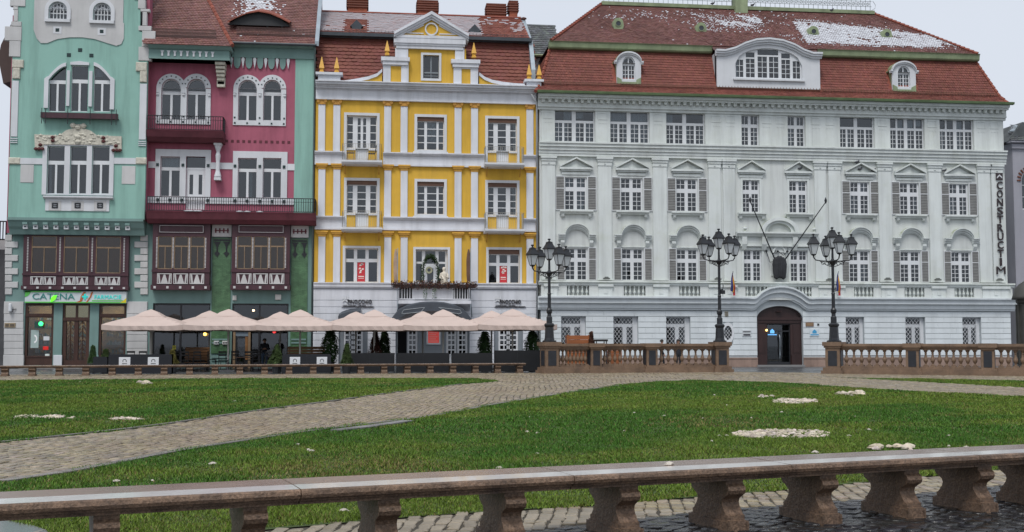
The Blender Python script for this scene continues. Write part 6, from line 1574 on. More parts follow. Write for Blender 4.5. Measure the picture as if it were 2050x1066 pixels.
# ---- kerb stones along the lawn edges facing the path
def kerb_line(name, pts, w_, mat, n=1.0, z=.03):
    P = smooth_poly(px2g(pts), 10, False); acc = 0; st = P[0]; i = 0
    d_ = [0]
    for a, b in zip(P, P[1:]): d_.append(d_[-1]+math.hypot(b[0]-a[0], b[1]-a[1]))
    def at(s):
        for k in range(len(P)-1):
            if d_[k] <= s <= d_[k+1]: t = (s-d_[k])/max(1e-6, d_[k+1]-d_[k]); return Vector((P[k][0]+(P[k+1][0]-P[k][0])*t, P[k][1]+(P[k+1][1]-P[k][1])*t, 0))
        return Vector((*P[-1], 0))
    s = 0
    while s < d_[-1]-.2:
        L_ = n*random.uniform(.9, 1.1); A_, B_ = at(s+.012), at(min(s+L_-.012, d_[-1])); u = (B_-A_); l = u.length
        if l > .1 and frustum_ok(*((A_+B_)/2)[:2], m=250):
            u.normalize(); v = Vector((-u.y, u.x, 0)); mb = MB().obox((A_+B_)/2+Vector((0, 0, z/2)), u, v, (0, 0, 1), l/2, w_/2, z/2+.004); obj(name, mb, mat, path)
        s += L_
kerb_line('kerb_stone', [(0, 968), (164, 943.5), (345, 907.5), (512, 881.5), (650, 861.5), (868, 834.2), (991, 811), (1162, 783.8), (1247, 771.6)], .16, KERB)
kerb_line('kerb_stone', [(0, 888), (285, 857), (505, 825.3), (650, 806.3), (787, 787.3), (923, 770.5)], .10, KERB)
# drain slabs beside the path
kerb_line('drain_slab', [(672, 866), (745, 857), (820, 846)], .26, MAT('drain_slab', (.16, .155, .155), .7, .2, 3, .2, 20, rnd=.2), .55, .045)
# ================================================================== GRASS
def pip(poly, X, Y):
    c = np.zeros(len(X), bool); j = len(poly)-1
    for i in range(len(poly)):
        xi, yi = poly[i]; xj, yj = poly[j]
        m = ((yi > Y) != (yj > Y)) & (X < (xj-xi)*(Y-yi)/((yj-yi) if abs(yj-yi) > 1e-9 else 1e-9)+xi); c ^= m; j = i
    return c
def nz(X, Y, s, sd):
    r_ = np.random.default_rng(sd); o = np.zeros(len(X))
    for k in range(7):
        a = r_.uniform(0, 6.28); f = s*r_.uniform(.5, 2.0); o += np.sin((X*np.cos(a)+Y*np.sin(a))*f+r_.uniform(0, 6.28))
    return o/7**.5
def grass(name, poly, bands_):
    AV, AC = [], []
    P = np.array(poly)
    for d0, d1, dens, bw, bh in bands_:
        half = (d1)*.47+4; n = int((d1-d0)*2*half*dens); 
        dd = RNG.uniform(d0, d1, n); ss = RNG.uniform(-half, half, n)
        X = CAM.x+_h.x*dd+_R.x*ss; Y = CAM.y+_h.y*dd+_R.y*ss
        k = (np.abs(ss) < dd*.465+3.5) & pip(poly, X+.07*nz(X, Y, 4., 21), Y+.07*nz(X, Y, 4., 22)); X, Y = X[k], Y[k]; n = len(X)
        a = RNG.uniform(0, 6.283, n); cl = nz(X, Y, 5., 3); big = nz(X, Y, .55, 5); mid = nz(X, Y, 1.8, 9)
        h = bh*RNG.uniform(.55, 1.3, n)*(1+.35*np.clip(cl, -1, 1.5)); w_ = bw*RNG.uniform(.7, 1.3, n)
        lx, ly = RNG.normal(0, .55, n)*h, RNG.normal(0, .55, n)*h
        V = np.zeros((n, 3, 3)); V[:, 0, 0] = X-np.cos(a)*w_/2; V[:, 0, 1] = Y-np.sin(a)*w_/2; V[:, 1, 0] = X+np.cos(a)*w_/2; V[:, 1, 1] = Y+np.sin(a)*w_/2
        V[:, :2, 2] = .012; V[:, 2, 0] = X+lx; V[:, 2, 1] = Y+ly; V[:, 2, 2] = .016+h
        t = np.clip(.42+.75*big+.4*mid+RNG.normal(0, .22, n), 0, 1)[:, None]; 
        C = (1-t)*np.array([[.044, .118, .011]])+t*np.array([[.102, .158, .018]])
        wn = nz(X, Y, .8, 31); dry = (RNG.uniform(0, 1, n) < .045+.08*np.clip(mid, 0, 1)+.4*np.clip(wn-.9, 0, 1))[:, None]; C = np.where(dry, np.array([[.17, .14, .05]]), C)*RNG.uniform(.42, 1.5, n)[:, None]
        AV.append(V.reshape(-1, 3)); AC.append(C)
    V = np.concatenate(AV); C = np.concatenate(AC); n = len(C)
    me = bpy.data.meshes.new(name); me.vertices.add(len(V)); me.vertices.foreach_set('co', V.ravel()); me.loops.add(len(V)); me.loops.foreach_set('vertex_index', np.arange(len(V), dtype=np.int32))
    me.polygons.add(n); me.polygons.foreach_set('loop_start', (np.arange(n)*3).astype(np.int32)); me.update(calc_edges=True)
    at = me.attributes.new('col', 'FLOAT_COLOR', 'FACE'); at.data.foreach_set('color', np.concatenate([C, np.ones((n, 1))], 1).astype(np.float32).ravel())
    me.materials.append(GRM); o = bpy.data.objects.new(name, me); COL.objects.link(o); return o
GRM = MAT('grass_blade', (1.1, 1.1, 1.1), .6, .1, 2, attr=True, spec=.25)
BN = [(6.5, 12, 4200, .012, .03), (12, 20, 2000, .017, .032), (20, 32, 850, .026, .036), (32, 50, 400, .04, .04)]
for nm, poly, lab in (('grass', LAWN_R, 'short green grass on the broad lawn behind the stone bench'), ('grass', LAWN_L, 'short green grass on the lawn between path and terrace'), ('grass', LAWN_S, 'strip of green grass by the right balustrade')):
    tag(grass(nm, poly, BN), lab, 'grass', kind='stuff')
# ---- leftover snow
DSNOWA = MAT('old_snow_crumbs', (.50, .455, .40), .75, .25, 9, .8, 30, attr=True)
def lump(mb, x, y, z, r_, seed):
    rr = random.Random(seed); n = 7; prof = [(.55, -.1), (1, .15), (.85, .5), (.4, .8), (.02, .88)]
    V = []; Fc = []
    for j, (q, h) in enumerate(prof):
        for k in range(n):
            a = 2*math.pi*k/n+j*.3; s = r_*q*rr.uniform(.75, 1.25); V.append((x+s*math.cos(a)*1.25, y+s*math.sin(a), z+r_*h*rr.uniform(.8, 1.15)))
    for j in range(len(prof)-1):
        for k in range(n): Fc.append((j*n+k, j*n+(k+1) % n, (j+1)*n+(k+1) % n, (j+1)*n+k))
    Fc.append(tuple(range((len(prof)-1)*n, len(prof)*n))); mb.add(V, Fc)
def heap(px0, py0, px1, py1, n, r0, r1, lab, mat=None, zoff=0.):
    mb = MB(); C = []; cx, cy = onZ((px0+px1)/2, (py0+py1)/2)
    for k in range(n):
        t = random.uniform(-1, 1); s = random.uniform(-1, 1)*math.sqrt(1-t*t*.9); x, y = onZ((px0+px1)/2+t*(px1-px0)/2, (py0+py1)/2+s*(py1-py0)/2)
        if math.sin(x*9.1)+math.sin(y*7.3+x*4)+random.uniform(-1.2, 1.2) < -1.7: continue
        n0 = len(mb.f); lump(mb, x, y, .03*(1-t*t)*(1-s*s)+zoff, random.uniform(r0, r1)*random.uniform(.6, 1.2), k+int(px0)); b = random.uniform(.55, 1.25); C += [(b, b*random.uniform(.92, 1), b*random.uniform(.82, 1))]*(len(mb.f)-n0)
    mb.c = C; single('snow_heap', mb, mat or DSNOWA, lab, 'snow', (cx, cy, .01), 'heaps of leftover snow on the lawn')['kind'] = 'stuff'
heap(1468, 863, 1662, 881, 480, .02, .055, 'largest heap of dirty leftover snow, wide and flat, on the broad lawn')
heap(1548, 801, 1636, 810, 260, .03, .07, 'middle-sized leftover snow heap on the lawn beyond the largest heap')
heap(1520, 793, 1545, 800, 7, .06, .1, 'few snow crumbs just left of the middle-sized snow heap')
heap(1680, 786, 1728, 795, 22, .07, .13, 'loose snow lumps on lawn before the right balustrade')
heap(1742, 902, 1828, 907, 11, .045, .085, 'big rounded snow boulders just behind the stone bench', zoff=.03)
heap(28, 834, 150, 841, 170, .02, .05, 'long thin strip of snow on the far left lawn')
heap(220, 839, 288, 844, 80, .02, .045, 'short thin strip of snow near the path on the left lawn')
heap(277, 766, 303, 772, 9, .09, .15, 'small snow crumbs on the lawn near the terrace bench')
singles = [(1330, 836), (1632, 910), (596, 894), (617, 905), (624, 907), (305, 967), (234, 969), (690, 1028), (331, 770), (1028, 837), (1060, 838), (1055, 868), (1075, 871), (1075, 912), (1270, 829), (1250, 866), (1430, 793), (1455, 814), (1505, 840), (1407, 840), (1440, 877), (1455, 876), (1425, 887), (1700, 876), (1740, 864), (1712, 837), (1900, 876), (1900, 898), (1935, 900), (1565, 828), (1610, 827), (470, 806), (425, 933), (1000, 942), (755, 763), (160, 766)]
ORD = 'first second third fourth fifth sixth seventh eighth ninth tenth eleventh twelfth thirteenth fourteenth fifteenth sixteenth seventeenth eighteenth nineteenth twentieth'.split()+['twenty-'+q for q in 'first second third fourth fifth sixth seventh eighth ninth'.split()]+['thirtieth']+['thirty-'+q for q in 'first second third fourth fifth sixth seventh eighth ninth'.split()]
_so = sorted(range(len(singles)), key=lambda i: singles[i][0]); RK = {i: r_ for r_, i in enumerate(_so)}
sm_ = [MB() for _ in range(4)]; SMs = []
for k, q in enumerate(sm_): lump(q, 0, 0, 0, .06, 90+k); SMs.append(meshdata('snow_lump', q, DSNOW))
for k, (a, b) in enumerate(singles):
    x, y = onZ(a, b); s = random.uniform(.32, .62)*(1.4 if b in (836, 910, 1028) else 1)
    o = inst('snow_lump', SMs[k % 4], None, (x, y, .02), random.uniform(0, 6), (s*1.3, s, s)); tag(o, f'{ORD[RK[k]]} single snow lump from the left lying loose on the grass', 'snow', 'single snow lumps on the lawns')
# ================================================================== STONE BENCHES
_LP = [(.265, 0), (.265, .095), (.238, .10), (.238, .135), (.22, .14), (.20, .165), (.175, .20), (.165, .23), (.175, .26), (.21, .285), (.245, .305), (.258, .335), (.25, .365), (.222, .385), (.225, .415)]
LEGP = _LP+[(-y, z) for y, z in _LP[::-1]]
def bench(name, A, B_, top_z, width, legs, label, legT=.17, slab_len=2.1, ends=False):
    """A, B_: ground points of the front edge; legs: distances along it"""
    A, B_ = Vector((*A, 0)), Vector((*B_, 0)); u = (B_-A).normalized(); v = Vector((-u.y, u.x, 0)); L_ = (B_-A).length; ang = math.atan2(u.y, u.x)
    t = thing(name, label, 'bench', A); k = 0; t.rotation_euler = (0, 0, ang)
    # local frame: x along, y to the back
    th = .115; s = 0; i = 0
    while s < L_-.05:
        e = min(L_, s+slab_len*random.uniform(.96, 1.04)); 
        if L_-e < .5: e = L_
        z1 = top_z+random.uniform(-.002, .002); z0 = top_z-th; dy = random.uniform(-.004, .004)
        P = [(.05+dy, z0), (.05+dy, z0+.022), (.02+dy, z0+.027), (.015+dy, z0+.042), (-.012+dy, z0+.05), (-.022+dy, z0+.075), (-.014+dy, z1-.012), (.0+dy, z1-.002), (.012+dy, z1-.001), (width-.01, z1-.001), (width+.02, z1-.03), (width+.02, z0+.07), (width-.05, z0+.03), (width-.05, z0)]
        sl_ = obj('seat_slab', MB().prismx(P, s+.004, e-.004), STONEB, t)
        obj('slab_top', MB().box(s+.006, e-.006, .016+width*.36, width-.014, z1-.003, z1+.003), STONET, sl_); obj('painted_sheen_strip', MB().prismx([(.014+dy, z1-.003), (.014+dy, z1-.001), (.014+width*.36, z1+.004), (.014+width*.36, z1-.003)], s+.006, e-.006), STONEW, sl_); s = e  # front strip carries the wet reflection as a painted pale tone
    H_ = top_z-th; ms = []
    mb = MB(); q = H_/.415
    mb.prismx([(y*width/.68*1.2, z*q) for y, z in LEGP], -legT/2, legT/2)
    n0 = len(mb.v)
    for sx in (-1, 1): mb.prismx([(y*width/.68*1.22, z*q) for y, z in ((.265, .0), (.265, .09), (-.265, .09), (-.265, .0))], sx*legT/2, sx*(legT/2+.02))
    me = meshdata('leg', mb, STONEB)
    for d in legs: inst('leg', me, t, (d, width/2, 0), random.uniform(-.01, .01))
    return t, A, u, v
b0_, b1_ = Vector((*onZ(0, 1010, .55), 0)), Vector((*onZ(2050, 907, .55), 0)); ub = (b1_-b0_).normalized()
A = b0_-ub*2.2; B2 = b1_+ub*3.0
lg = []
for px, py in ((205, 1190), (495, 1160), (757, 1135), (1005, 1110), (1230, 1090), (1438, 1071), (1622, 1055), (1788, 1043), (1932, 1029), (2060, 1018)):
    # leg centre line: intersect the view ray's ground track with the bench mid line
    d = ray(px, py); d2 = Vector((d.x, d.y, 0)).normalized(); m0 = A+Vector((-ub.y, ub.x, 0))*.33-Vector((CAM.x, CAM.y, 0))
    den = d2.x*ub.y-d2.y*ub.x; s = (m0.x*d2.y-m0.y*d2.x)/(-den) if abs(den) > 1e-6 else 0
    s = (d2.x*m0.y-d2.y*m0.x)/(-(d2.x*ub.y-d2.y*ub.x)); lg.append(s)
lg = [lg[0]-.85*2, lg[0]-.85]+lg+[lg[-1]+.8, lg[-1]+1.6]
bt, bA, bu, bv = bench('stone_bench', A[:2], B2[:2], .55, .66, [x for x in lg if x > .1], 'long wet brown stone bench across the foreground with curved legs')
p = Vector((*onZ(1340, 932, .55), .553)); mb = MB(); lump(mb, *p, .035, 5); single('snow_lump', mb, DSNOW, 'lone lump of snow lying on the foreground stone bench', 'snow', p)
fA, fB = onZ(-160, 733.5, .5), onZ(1053, 727.5, .5)
du = (Vector(fB)-Vector(fA)); Lf = du.length; legs = [Lf-.3-1.18*k for k in range(int(Lf/1.18))]
bench('stone_bench', fA, fB, .5, .5, legs, 'low stone bench running along the cafe terrace behind the lawn', legT=.3, slab_len=3.2)
# ================================================================== BALUSTRADES
def balustrade(label, pts, lamp_piers=(), nb=(8, 8, 8)):
    G = [Vector((*onZ(a, b), 0)) for a, b in pts]; top = 1.6
    t = thing('balustrade', label, 'balustrade', G[0], group='stone balustrades before the white building', world=True)
    bm = baluster_mesh(.74, .21, STONE, 10); DK = BLACKP
    for i, (P, Q) in enumerate(zip(G, G[1:])):
        u = (Q-P).normalized(); v = Vector((-u.y, u.x, 0)); L_ = (Q-P).length; z = Vector((0, 0, 1))
        def bar(y0, y1, z0, z1, a, b, nm, mat=STONE, par=t):
            mb = MB(); mb.obox(P+u*(a+b)/2+v*(y0+y1)/2+z*(z0+z1)/2, u, v, z, (b-a)/2, (y1-y0)/2, (z1-z0)/2); return mb
        n = 2; seg = L_/n
        for k in range(n):
            a, b = k*seg+.004, (k+1)*seg-.004
            mb = MB()
            for y0, y1, z0, z1 in ((-.42, .42, 0, .16), (-.36, .36, .16, .22), (-.30, .30, .22, .30)): mb.obox(P+u*(a+b)/2+v*(y0+y1)/2+z*(z0+z1)/2, u, v, z, (b-a)/2, (y1-y0)/2, (z1-z0)/2)
            obj('base_course', mb, STONE, t)
            mb = MB()
            for y0, y1, z0, z1 in ((-.16, .16, .30, .40),): mb.obox(P+u*(a+b)/2+v*(y0+y1)/2+z*(z0+z1)/2, u, v, z, (b-a)/2, (y1-y0)/2, (z1-z0)/2)
            obj('lower_rail', mb, STONE, t)
            mb = MB()
            for y0, y1, z0, z1 in ((-.16, .16, 1.22, 1.31), (-.22, .22, 1.31, 1.38), (-.27, .27, 1.38, 1.51)): mb.obox(P+u*(a+b)/2+v*(y0+y1)/2+z*(z0+z1)/2, u, v, z, (b-a)/2, (y1-y0)/2, (z1-z0)/2)
            obj('top_rail', mb, STONE, t)
        m = nb[i]; a, b = .42, L_-.42
        for k in range(m):
            c = P+u*(a+(b-a)*(k+.5)/m); inst('baluster', bm, t, (c.x, c.y, .46)); s = MB().obox((c.x, c.y, .43), u, v, z, .13, .13, .035).obox((c.x, c.y, 1.21), u, v, z, .12, .12, .025)
            obj('baluster_block', s, STONE, t)
    for i, P in enumerate(G):
        d = (G[min(i+1, len(G)-1)]-G[max(i-1, 0)]).normalized(); v = Vector((-d.y, d.x, 0)); z = Vector((0, 0, 1)); big = i in lamp_piers; w_ = .36 if big else .30; h = 1.6 if big else 1.53
        mb = MB()
        for hw, hd, z0, z1 in ((w_+.18, w_+.2, 0, .17), (w_+.1, w_+.12, .17, .32), (w_, w_, .32, h-.3), (w_+.06, w_+.06, h-.3, h-.2), (w_+.12, w_+.12, h-.2, h)): mb.obox(P+z*(z0+z1)/2, d, v, z, hw, hd, (z1-z0)/2)
        pr = obj('pier', mb, STONE, t)
        for nrm, al in ((-v, d), (v, d), (d, v), (-d, v)):
            mb = MB().obox(P+z*.78+nrm*(w_+.008), al, z, nrm, w_*.62, .36 if h < 1.5 else .38, .008); obj('dark_panel', mb, DK, pr)
    return t, G
BLACKP = MAT('black_granite', (.022, .024, .03), .35, .2, 3)
BL, GL1 = balustrade('brown stone balustrade left of the gap before the doorway, with two lamp posts', [(1100, 748.3), (1190, 747.3), (1302, 746.4), (1442, 745.6)], (0, 3), (8, 8, 8))
BR, GR1 = balustrade('brown stone balustrade right of the gap before the doorway, with one lamp post', [(1671, 748.8), (1829, 751), (1979, 752.8), (2135, 754.5)], (0,), (8, 8, 8))
# ================================================================== LAMP POSTS
LG = GLASS('lantern_glass', (.8, .82, .85), .6, .2)
FROST = MAT('frosted_pane', (.48, .52, .55), .35, .05, 2, spec=.5)
def lamp_post(loc, H_, rz, label, cctv=False):
    t = thing('lamp_post', label, 'lamp post', loc, rz, 'five-lantern lamp posts on the balustrades')
    obj('pedestal', MB().lathe([(.36, 0), (.36, .06), (.26, .1), (.24, .2), (.21, .75), (.25, .8), (.27, .88), (.2, .95)], n=8, ph=math.pi/8), LAMPB, t)
    obj('shaft', MB().lathe([(.15, .95), (.15, 1.25), (.11, 1.3), (.1, 1.42), (.14, 1.5), (.15, 1.62), (.09, 1.72), (.085, 2.4), (.105, 2.43), (.075, 2.5), (.07, H_-1.75), (.1, H_-1.72), (.06, H_-1.6), (.045, H_-.85)], n=12), LAMPB, t, smooth=False)
    obj('arm_bowl', MB().lathe([(.07, H_-1.95), (.14, H_-1.85), (.2, H_-1.75), (.14, H_-1.7), (.06, H_-1.66)], n=12), LAMPB, t)
    def lantern(x, y, z, nm='lantern'):
        mb = MB(); q = math.pi/4
        mb.lathe([(.03, 0), (.13, .05), (.15, .1)], x, y, z, n=4, ph=q)
        for k in range(4):
            a = q+k*math.pi/2; b = a+math.pi/2
            mb.tube([(x+.15*math.cos(a), y+.15*math.sin(a), z+.1), (x+.29*math.cos(a), y+.29*math.sin(a), z+.58)], .016, 4)
        mb.lathe([(.31, .58), (.36, .6), (.36, .63), (.22, .82), (.17, .93), (.19, .95), (.05, 1.0), (.03, 1.04), (.09, 1.08), (.07, 1.13), (.01, 1.14)], x, y, z, n=4, ph=q)
        o = obj(nm, mb, LAMPB, t)
        g_ = MB(); 
        for k in range(4):
            a = q+k*math.pi/2; b = a+math.pi/2
            g_.add([(x+.145*math.cos(a), y+.145*math.sin(a), z+.1), (x+.145*math.cos(b), y+.145*math.sin(b), z+.1), (x+.283*math.cos(b), y+.283*math.sin(b), z+.58), (x+.283*math.cos(a), y+.283*math.sin(a), z+.58)], [(0, 1, 2, 3)])
        obj('lantern_panes', g_, FROST, o)
    R_ = .98; za = H_-1.62
    for k in range(4):
        a = k*math.pi/2; c_, s_ = math.cos(a), math.sin(a)
        P = [(0, -.12), (.3, -.12), (.65, -.1), (.88, -.06), (R_, .08), (R_, .18)]
        mb = MB().tube([(r_*c_, r_*s_, za+z) for r_, z in P], [.035, .035, .03, .03, .035, .045], 6)
        for q_, (r_, z) in enumerate(((.3, -.24), (.5, -.21))): mb.tube([(r_*c_+.09*math.cos(w_)*c_, r_*s_+.09*math.cos(w_)*s_, za+z+.08*math.sin(w_)) for w_ in [i*.9 for i in range(8)]], .016, 4)
        mb.tube([(.08*c_, .08*s_, za-.4), (.3*c_, .3*s_, za-.32), (.65*c_, .65*s_, za-.13)], .018, 4)
        obj('arm', mb, LAMPB, t); lantern(R_*c_, R_*s_, za+.14)
    lantern(0, 0, H_-1.02-.12)
    if cctv: obj('camera_box', MB().box(.05, .3, -.1, .08, 2.55, 2.75).tube([(0, 0, 2.75), (.2, 0, 2.8), (.2, 0, 2.7)], .03, 5), BLACK, t)
    return t
def lp(G, py_top, rz, lab, cc=False):
    d = (G-Vector((CAM.x, CAM.y, 0))); zt = CAM.z+(zz(1000, py_top, G.y)-CAM.z)
    px = PW/2+PF*d.dot(_R)/d.dot(_h)
    H_ = zz(px, py_top, G.y)-1.6; lamp_post((G.x, G.y, 1.6), H_, rz-PHI, lab, cc)
lp(GL1[0], 478, math.radians(28), 'black lamp post with five lanterns beside the last cream umbrella')
lp(GL1[3], 458, math.radians(22), 'black lamp post with five lanterns just left of the arched doorway', True)
lp(GR1[0], 455, math.radians(4), 'black lamp post with five lanterns just right of the arched doorway')
d = GL1[0]; 
# ================================================================== UMBRELLAS
CAN = MAT('cream_canvas', (.49, .395, .355), .85, .06, 1.5, .1, 40)
CANP = MAT('canvas_print', (.22, .10, .08), .8, .1)
POLE = MAT('pole_cream', (.52, .50, .46), .5, .08)
def umbrella_proto():
    t = bpy.data.objects.new('parasol', None); COL.objects.link(t)
    S_ = 2.1; ze, zt = 2.42, 3.22
    def sag(i, j):   # canopy grid in [-1,1]^2
        r_ = max(abs(i), abs(j)); z = ze+(zt-ze)*(1-r_)**.92; 
        d_ = (1-abs(abs(i)-abs(j))/max(r_, 1e-6)) ; z -= .10*(1-d_)*r_**1.2*0 + (.07*r_*(1-abs(abs(i)-abs(j))/max(r_, 1e-6)))*-1
        return z
    n = 16; V = []; Fc = []
    for a in range(n+1):
        for b in range(n+1):
            i, j = 2*a/n-1, 2*b/n-1; r_ = max(abs(i), abs(j)); diag = min(abs(i), abs(j))/max(r_, 1e-6)
            pull = 1-.035*(1-diag**2)*r_; V.append((i*S_*pull, j*S_*pull, ze+(zt-ze)*(1-r_)**.9+.10*r_*(diag**3)-.05*math.sin(r_*math.pi)*(1-diag)+.03*(1-diag)*r_))
    for a in range(n):
        for b in range(n): Fc.append((a*(n+1)+b, (a+1)*(n+1)+b, (a+1)*(n+1)+b+1, a*(n+1)+b+1))
    mb = MB(); mb.add(V, Fc); obj('canopy', mb, CAN, t, smooth=False)
    mb = MB(); m = 26                                   # hanging valance with folds
    for k in range(4):
        c_, s_ = math.cos(k*math.pi/2), math.sin(k*math.pi/2); P = []
        for q in range(m+1):
            w_ = -1+2*q/m; diag = abs(w_); pull = 1-.035*(1-diag**2); x, y = S_*pull*1.003, w_*S_*pull
            zt_ = ze+.10*diag**3+.03*(1-diag); fold = .028*math.sin(q*1.9)*(1-diag**4); zb = zt_-.24-.06*math.cos(w_*math.pi*1.0)*-1*.5
            P += [(c_*x-s_*y, s_*x+c_*y, zt_), (c_*(x+fold)-s_*y, s_*(x+fold)+c_*y, zb)]
        mb.add(P, [(2*q, 2*q+1, 2*q+3, 2*q+2) for q in range(m)])
    obj('valance', mb, CAN, t)
    mb = MB().lathe([(1.02, zt-.30), (1.0, zt-.22), (.55, zt+.0), (.1, zt+.14), (.03, zt+.16)], n=4, ph=math.pi/4); obj('vent_cap', mb, CAN, t)
    mb = MB().lathe([(.05, .05), (.05, zt)], n=8); obj('pole', mb, POLE, t)
    mb = MB()
    for k in range(8):
        a = k*math.pi/4; l = S_*(1.38 if k % 2 else .98); mb.tube([(0, 0, zt-.12), (l*.98*math.cos(a), l*.98*math.sin(a), ze-.0+(.08 if k % 2 else 0))], .014, 4)
        mb.tube([(0, 0, 2.1), (l*.45*math.cos(a), l*.45*math.sin(a), 2.83)], .012, 4)
    obj('ribs', mb, POLE, t)
    obj('base', MB().box(-.4, .4, -.4, .4, .0, .1).box(-.06, .06, -.06, .06, .1, .5), plainm('base_grey', (.18, .18, .18)), t)
    # printed drop mark on the front face
    f = lambda x, w_: (x, -S_*(1-w_)*1.0, ze+(zt-ze)*w_+.02)
    mb = MB(); x0 = -.85
    P = [(x0-.0, .62), (x0+.06, .5), (x0+.10, .36), (x0+.07, .28), (x0, .25), (x0-.07, .28), (x0-.10, .36), (x0-.06, .5)]
    mb.add([(x, -S_*(1-w_)-.02, ze+(zt-ze)*w_+.015) for x, w_ in P], [tuple(range(8))]); obj('print_mark', mb, CANP, t)
    return t
UP = umbrella_proto(); first = True
front = [(300, 1), (456, 1), (600, 1), (749, 1), (887, 1), (1026, 1)]
labs = ['cream parasol beside the pharmacy, leftmost of the front row', 'cream parasol before the crimson house, second of the front row from the pharmacy', 'cream parasol before the joint of crimson and yellow houses', 'cream parasol before the left end of the yellow house', 'cream parasol in front of the yellow house balcony', 'cream parasol next to the lamp post, rightmost of the front row']
UM = []
for k, (px, _) in enumerate(front):
    x, y = onZ(px, 744.6-.6*k/5)
    UM.append((x, y, labs[k], 'front row of parasols on the terrace', 1.0))
for px, lb in ((303, 'cream parasol of the back row behind the leftmost one'), (418, 'cream parasol of the back row before the first maroon bay'), (560, 'cream parasol of the back row before the second maroon bay'), (712, 'cream parasol of the back row before the left restaurant lettering'), (846, 'cream parasol of the back row under the dark awning'), (984, 'cream parasol of the back row before the right restaurant lettering')):
    x, y = onZ(px, 740.6); UM.append((x, y, lb, 'back row of parasols by the facades', 1.0))
for k, (x, y, lb, gp, s) in enumerate(UM):
    o = UP if k == 0 else copy_tree(UP); o.location = (x, y, 0); o.scale = (s, s, 1.0+random.uniform(-.01, .01)); o.rotation_euler.z = random.uniform(-.07, .07)-.02; tag(o, lb, 'parasol', gp)
# ================================================================== TERRACE FURNITURE
NAVY = MAT('slate_panel', (.009, .011, .016), .6, .15, 2)
BLKP = MAT('black_trough', (.008, .009, .011), .5, .2, 2)
def trough(px0, px1, pyb, h, lab, plate=None, mat=NAVY, Ypx=None, n=1):
    A_, B_ = Vector((*onZ(px0, pyb), 0)), Vector((*onZ(px1, pyb), 0)); w_ = B_.x-A_.x; y = (A_.y+B_.y)/2
    t = thing('planter_trough', lab, 'planter', ((A_.x+B_.x)/2, y, 0), world=True)
    obj('box', MB().plate(A_.x, B_.x, .04, h, y, y+.4, []).box(A_.x, B_.x, y+.001, y+.4, .04, h-.06).box(A_.x, A_.x+.03, y, y+.4, h-.06, h).box(B_.x-.03, B_.x, y, y+.4, h-.06, h).box(A_.x, B_.x, y+.38, y+.4, h-.06, h), mat, t)
    m = max(1, round(w_/1.5))
    for k in range(m+1): x = A_.x+w_*k/m; obj('foot', MB().box(x-.04, x+.04, y+.05, y+.3, 0, .05), BLACK, t)
    for k in range(1, m): x = A_.x+w_*k/m; obj('seam', MB().box(x-.008, x+.008, y-.006, y+.0, .06, h-.02), BLACK, t)
    if plate:
        for p0, p1 in plate:
            x0, x1 = xx(p0, 728, y), xx(p1, 728, y); z1, z0 = h-.14, h-.58
            pl = obj('logo_plate', MB().chbox(x0, x1, y-.03, y-.006, z0, z1, .012), WFR, t); c = (x0+x1)/2; zc = (z0+z1)/2-.03
            obj('logo_mark', MB().arcband(c, zc+.06, .07, .1, y-.036, y-.03, -.6, math.pi+.6, 10).box(c-.12, c+.12, y-.036, y-.03, zc-.08, zc-.05), BLACK, pl)
    return t
trough(218, 342, 749.5, .98, 'slate grey planter with two white logo plates left of the stools', [(238, 261), (296, 318)])
trough(565, 662, 748.6, .98, 'slate grey planter with two white logo plates beside the wooden bench', [(580, 601), (634, 655)])
trough(186, 214, 748.6, .85, 'narrow slate grey planter nearest the pharmacy door')
trough(690, 790, 746.6, 1.02, 'black planter trough before the left shopfront doors of the yellow house', mat=BLKP)
trough(794, 900, 746.5, 1.02, 'black planter trough below the red notice board', mat=BLKP)
trough(904, 986, 746.4, 1.02, 'black planter trough before the middle of the yellow shopfront', mat=BLKP)
trough(990, 1082, 745.5, 1.15, 'black planter trough ending at the balustrade', mat=BLKP)
LEAFC = {'g': (.028, .058, .02), 'y': (.085, .075, .02), 'b': (.055, .024, .018), 'o': (.03, .05, .015), 'r': (.07, .03, .02)}
LM = {k: MAT('needles_'+k, v, .7, .35, 4, attr=True, spec=.2) for k, v in LEAFC.items()}
TRUNK = plainm('bark', (.06, .04, .03), .9); POT = plainm('dark_pot', (.03, .032, .035), .6)
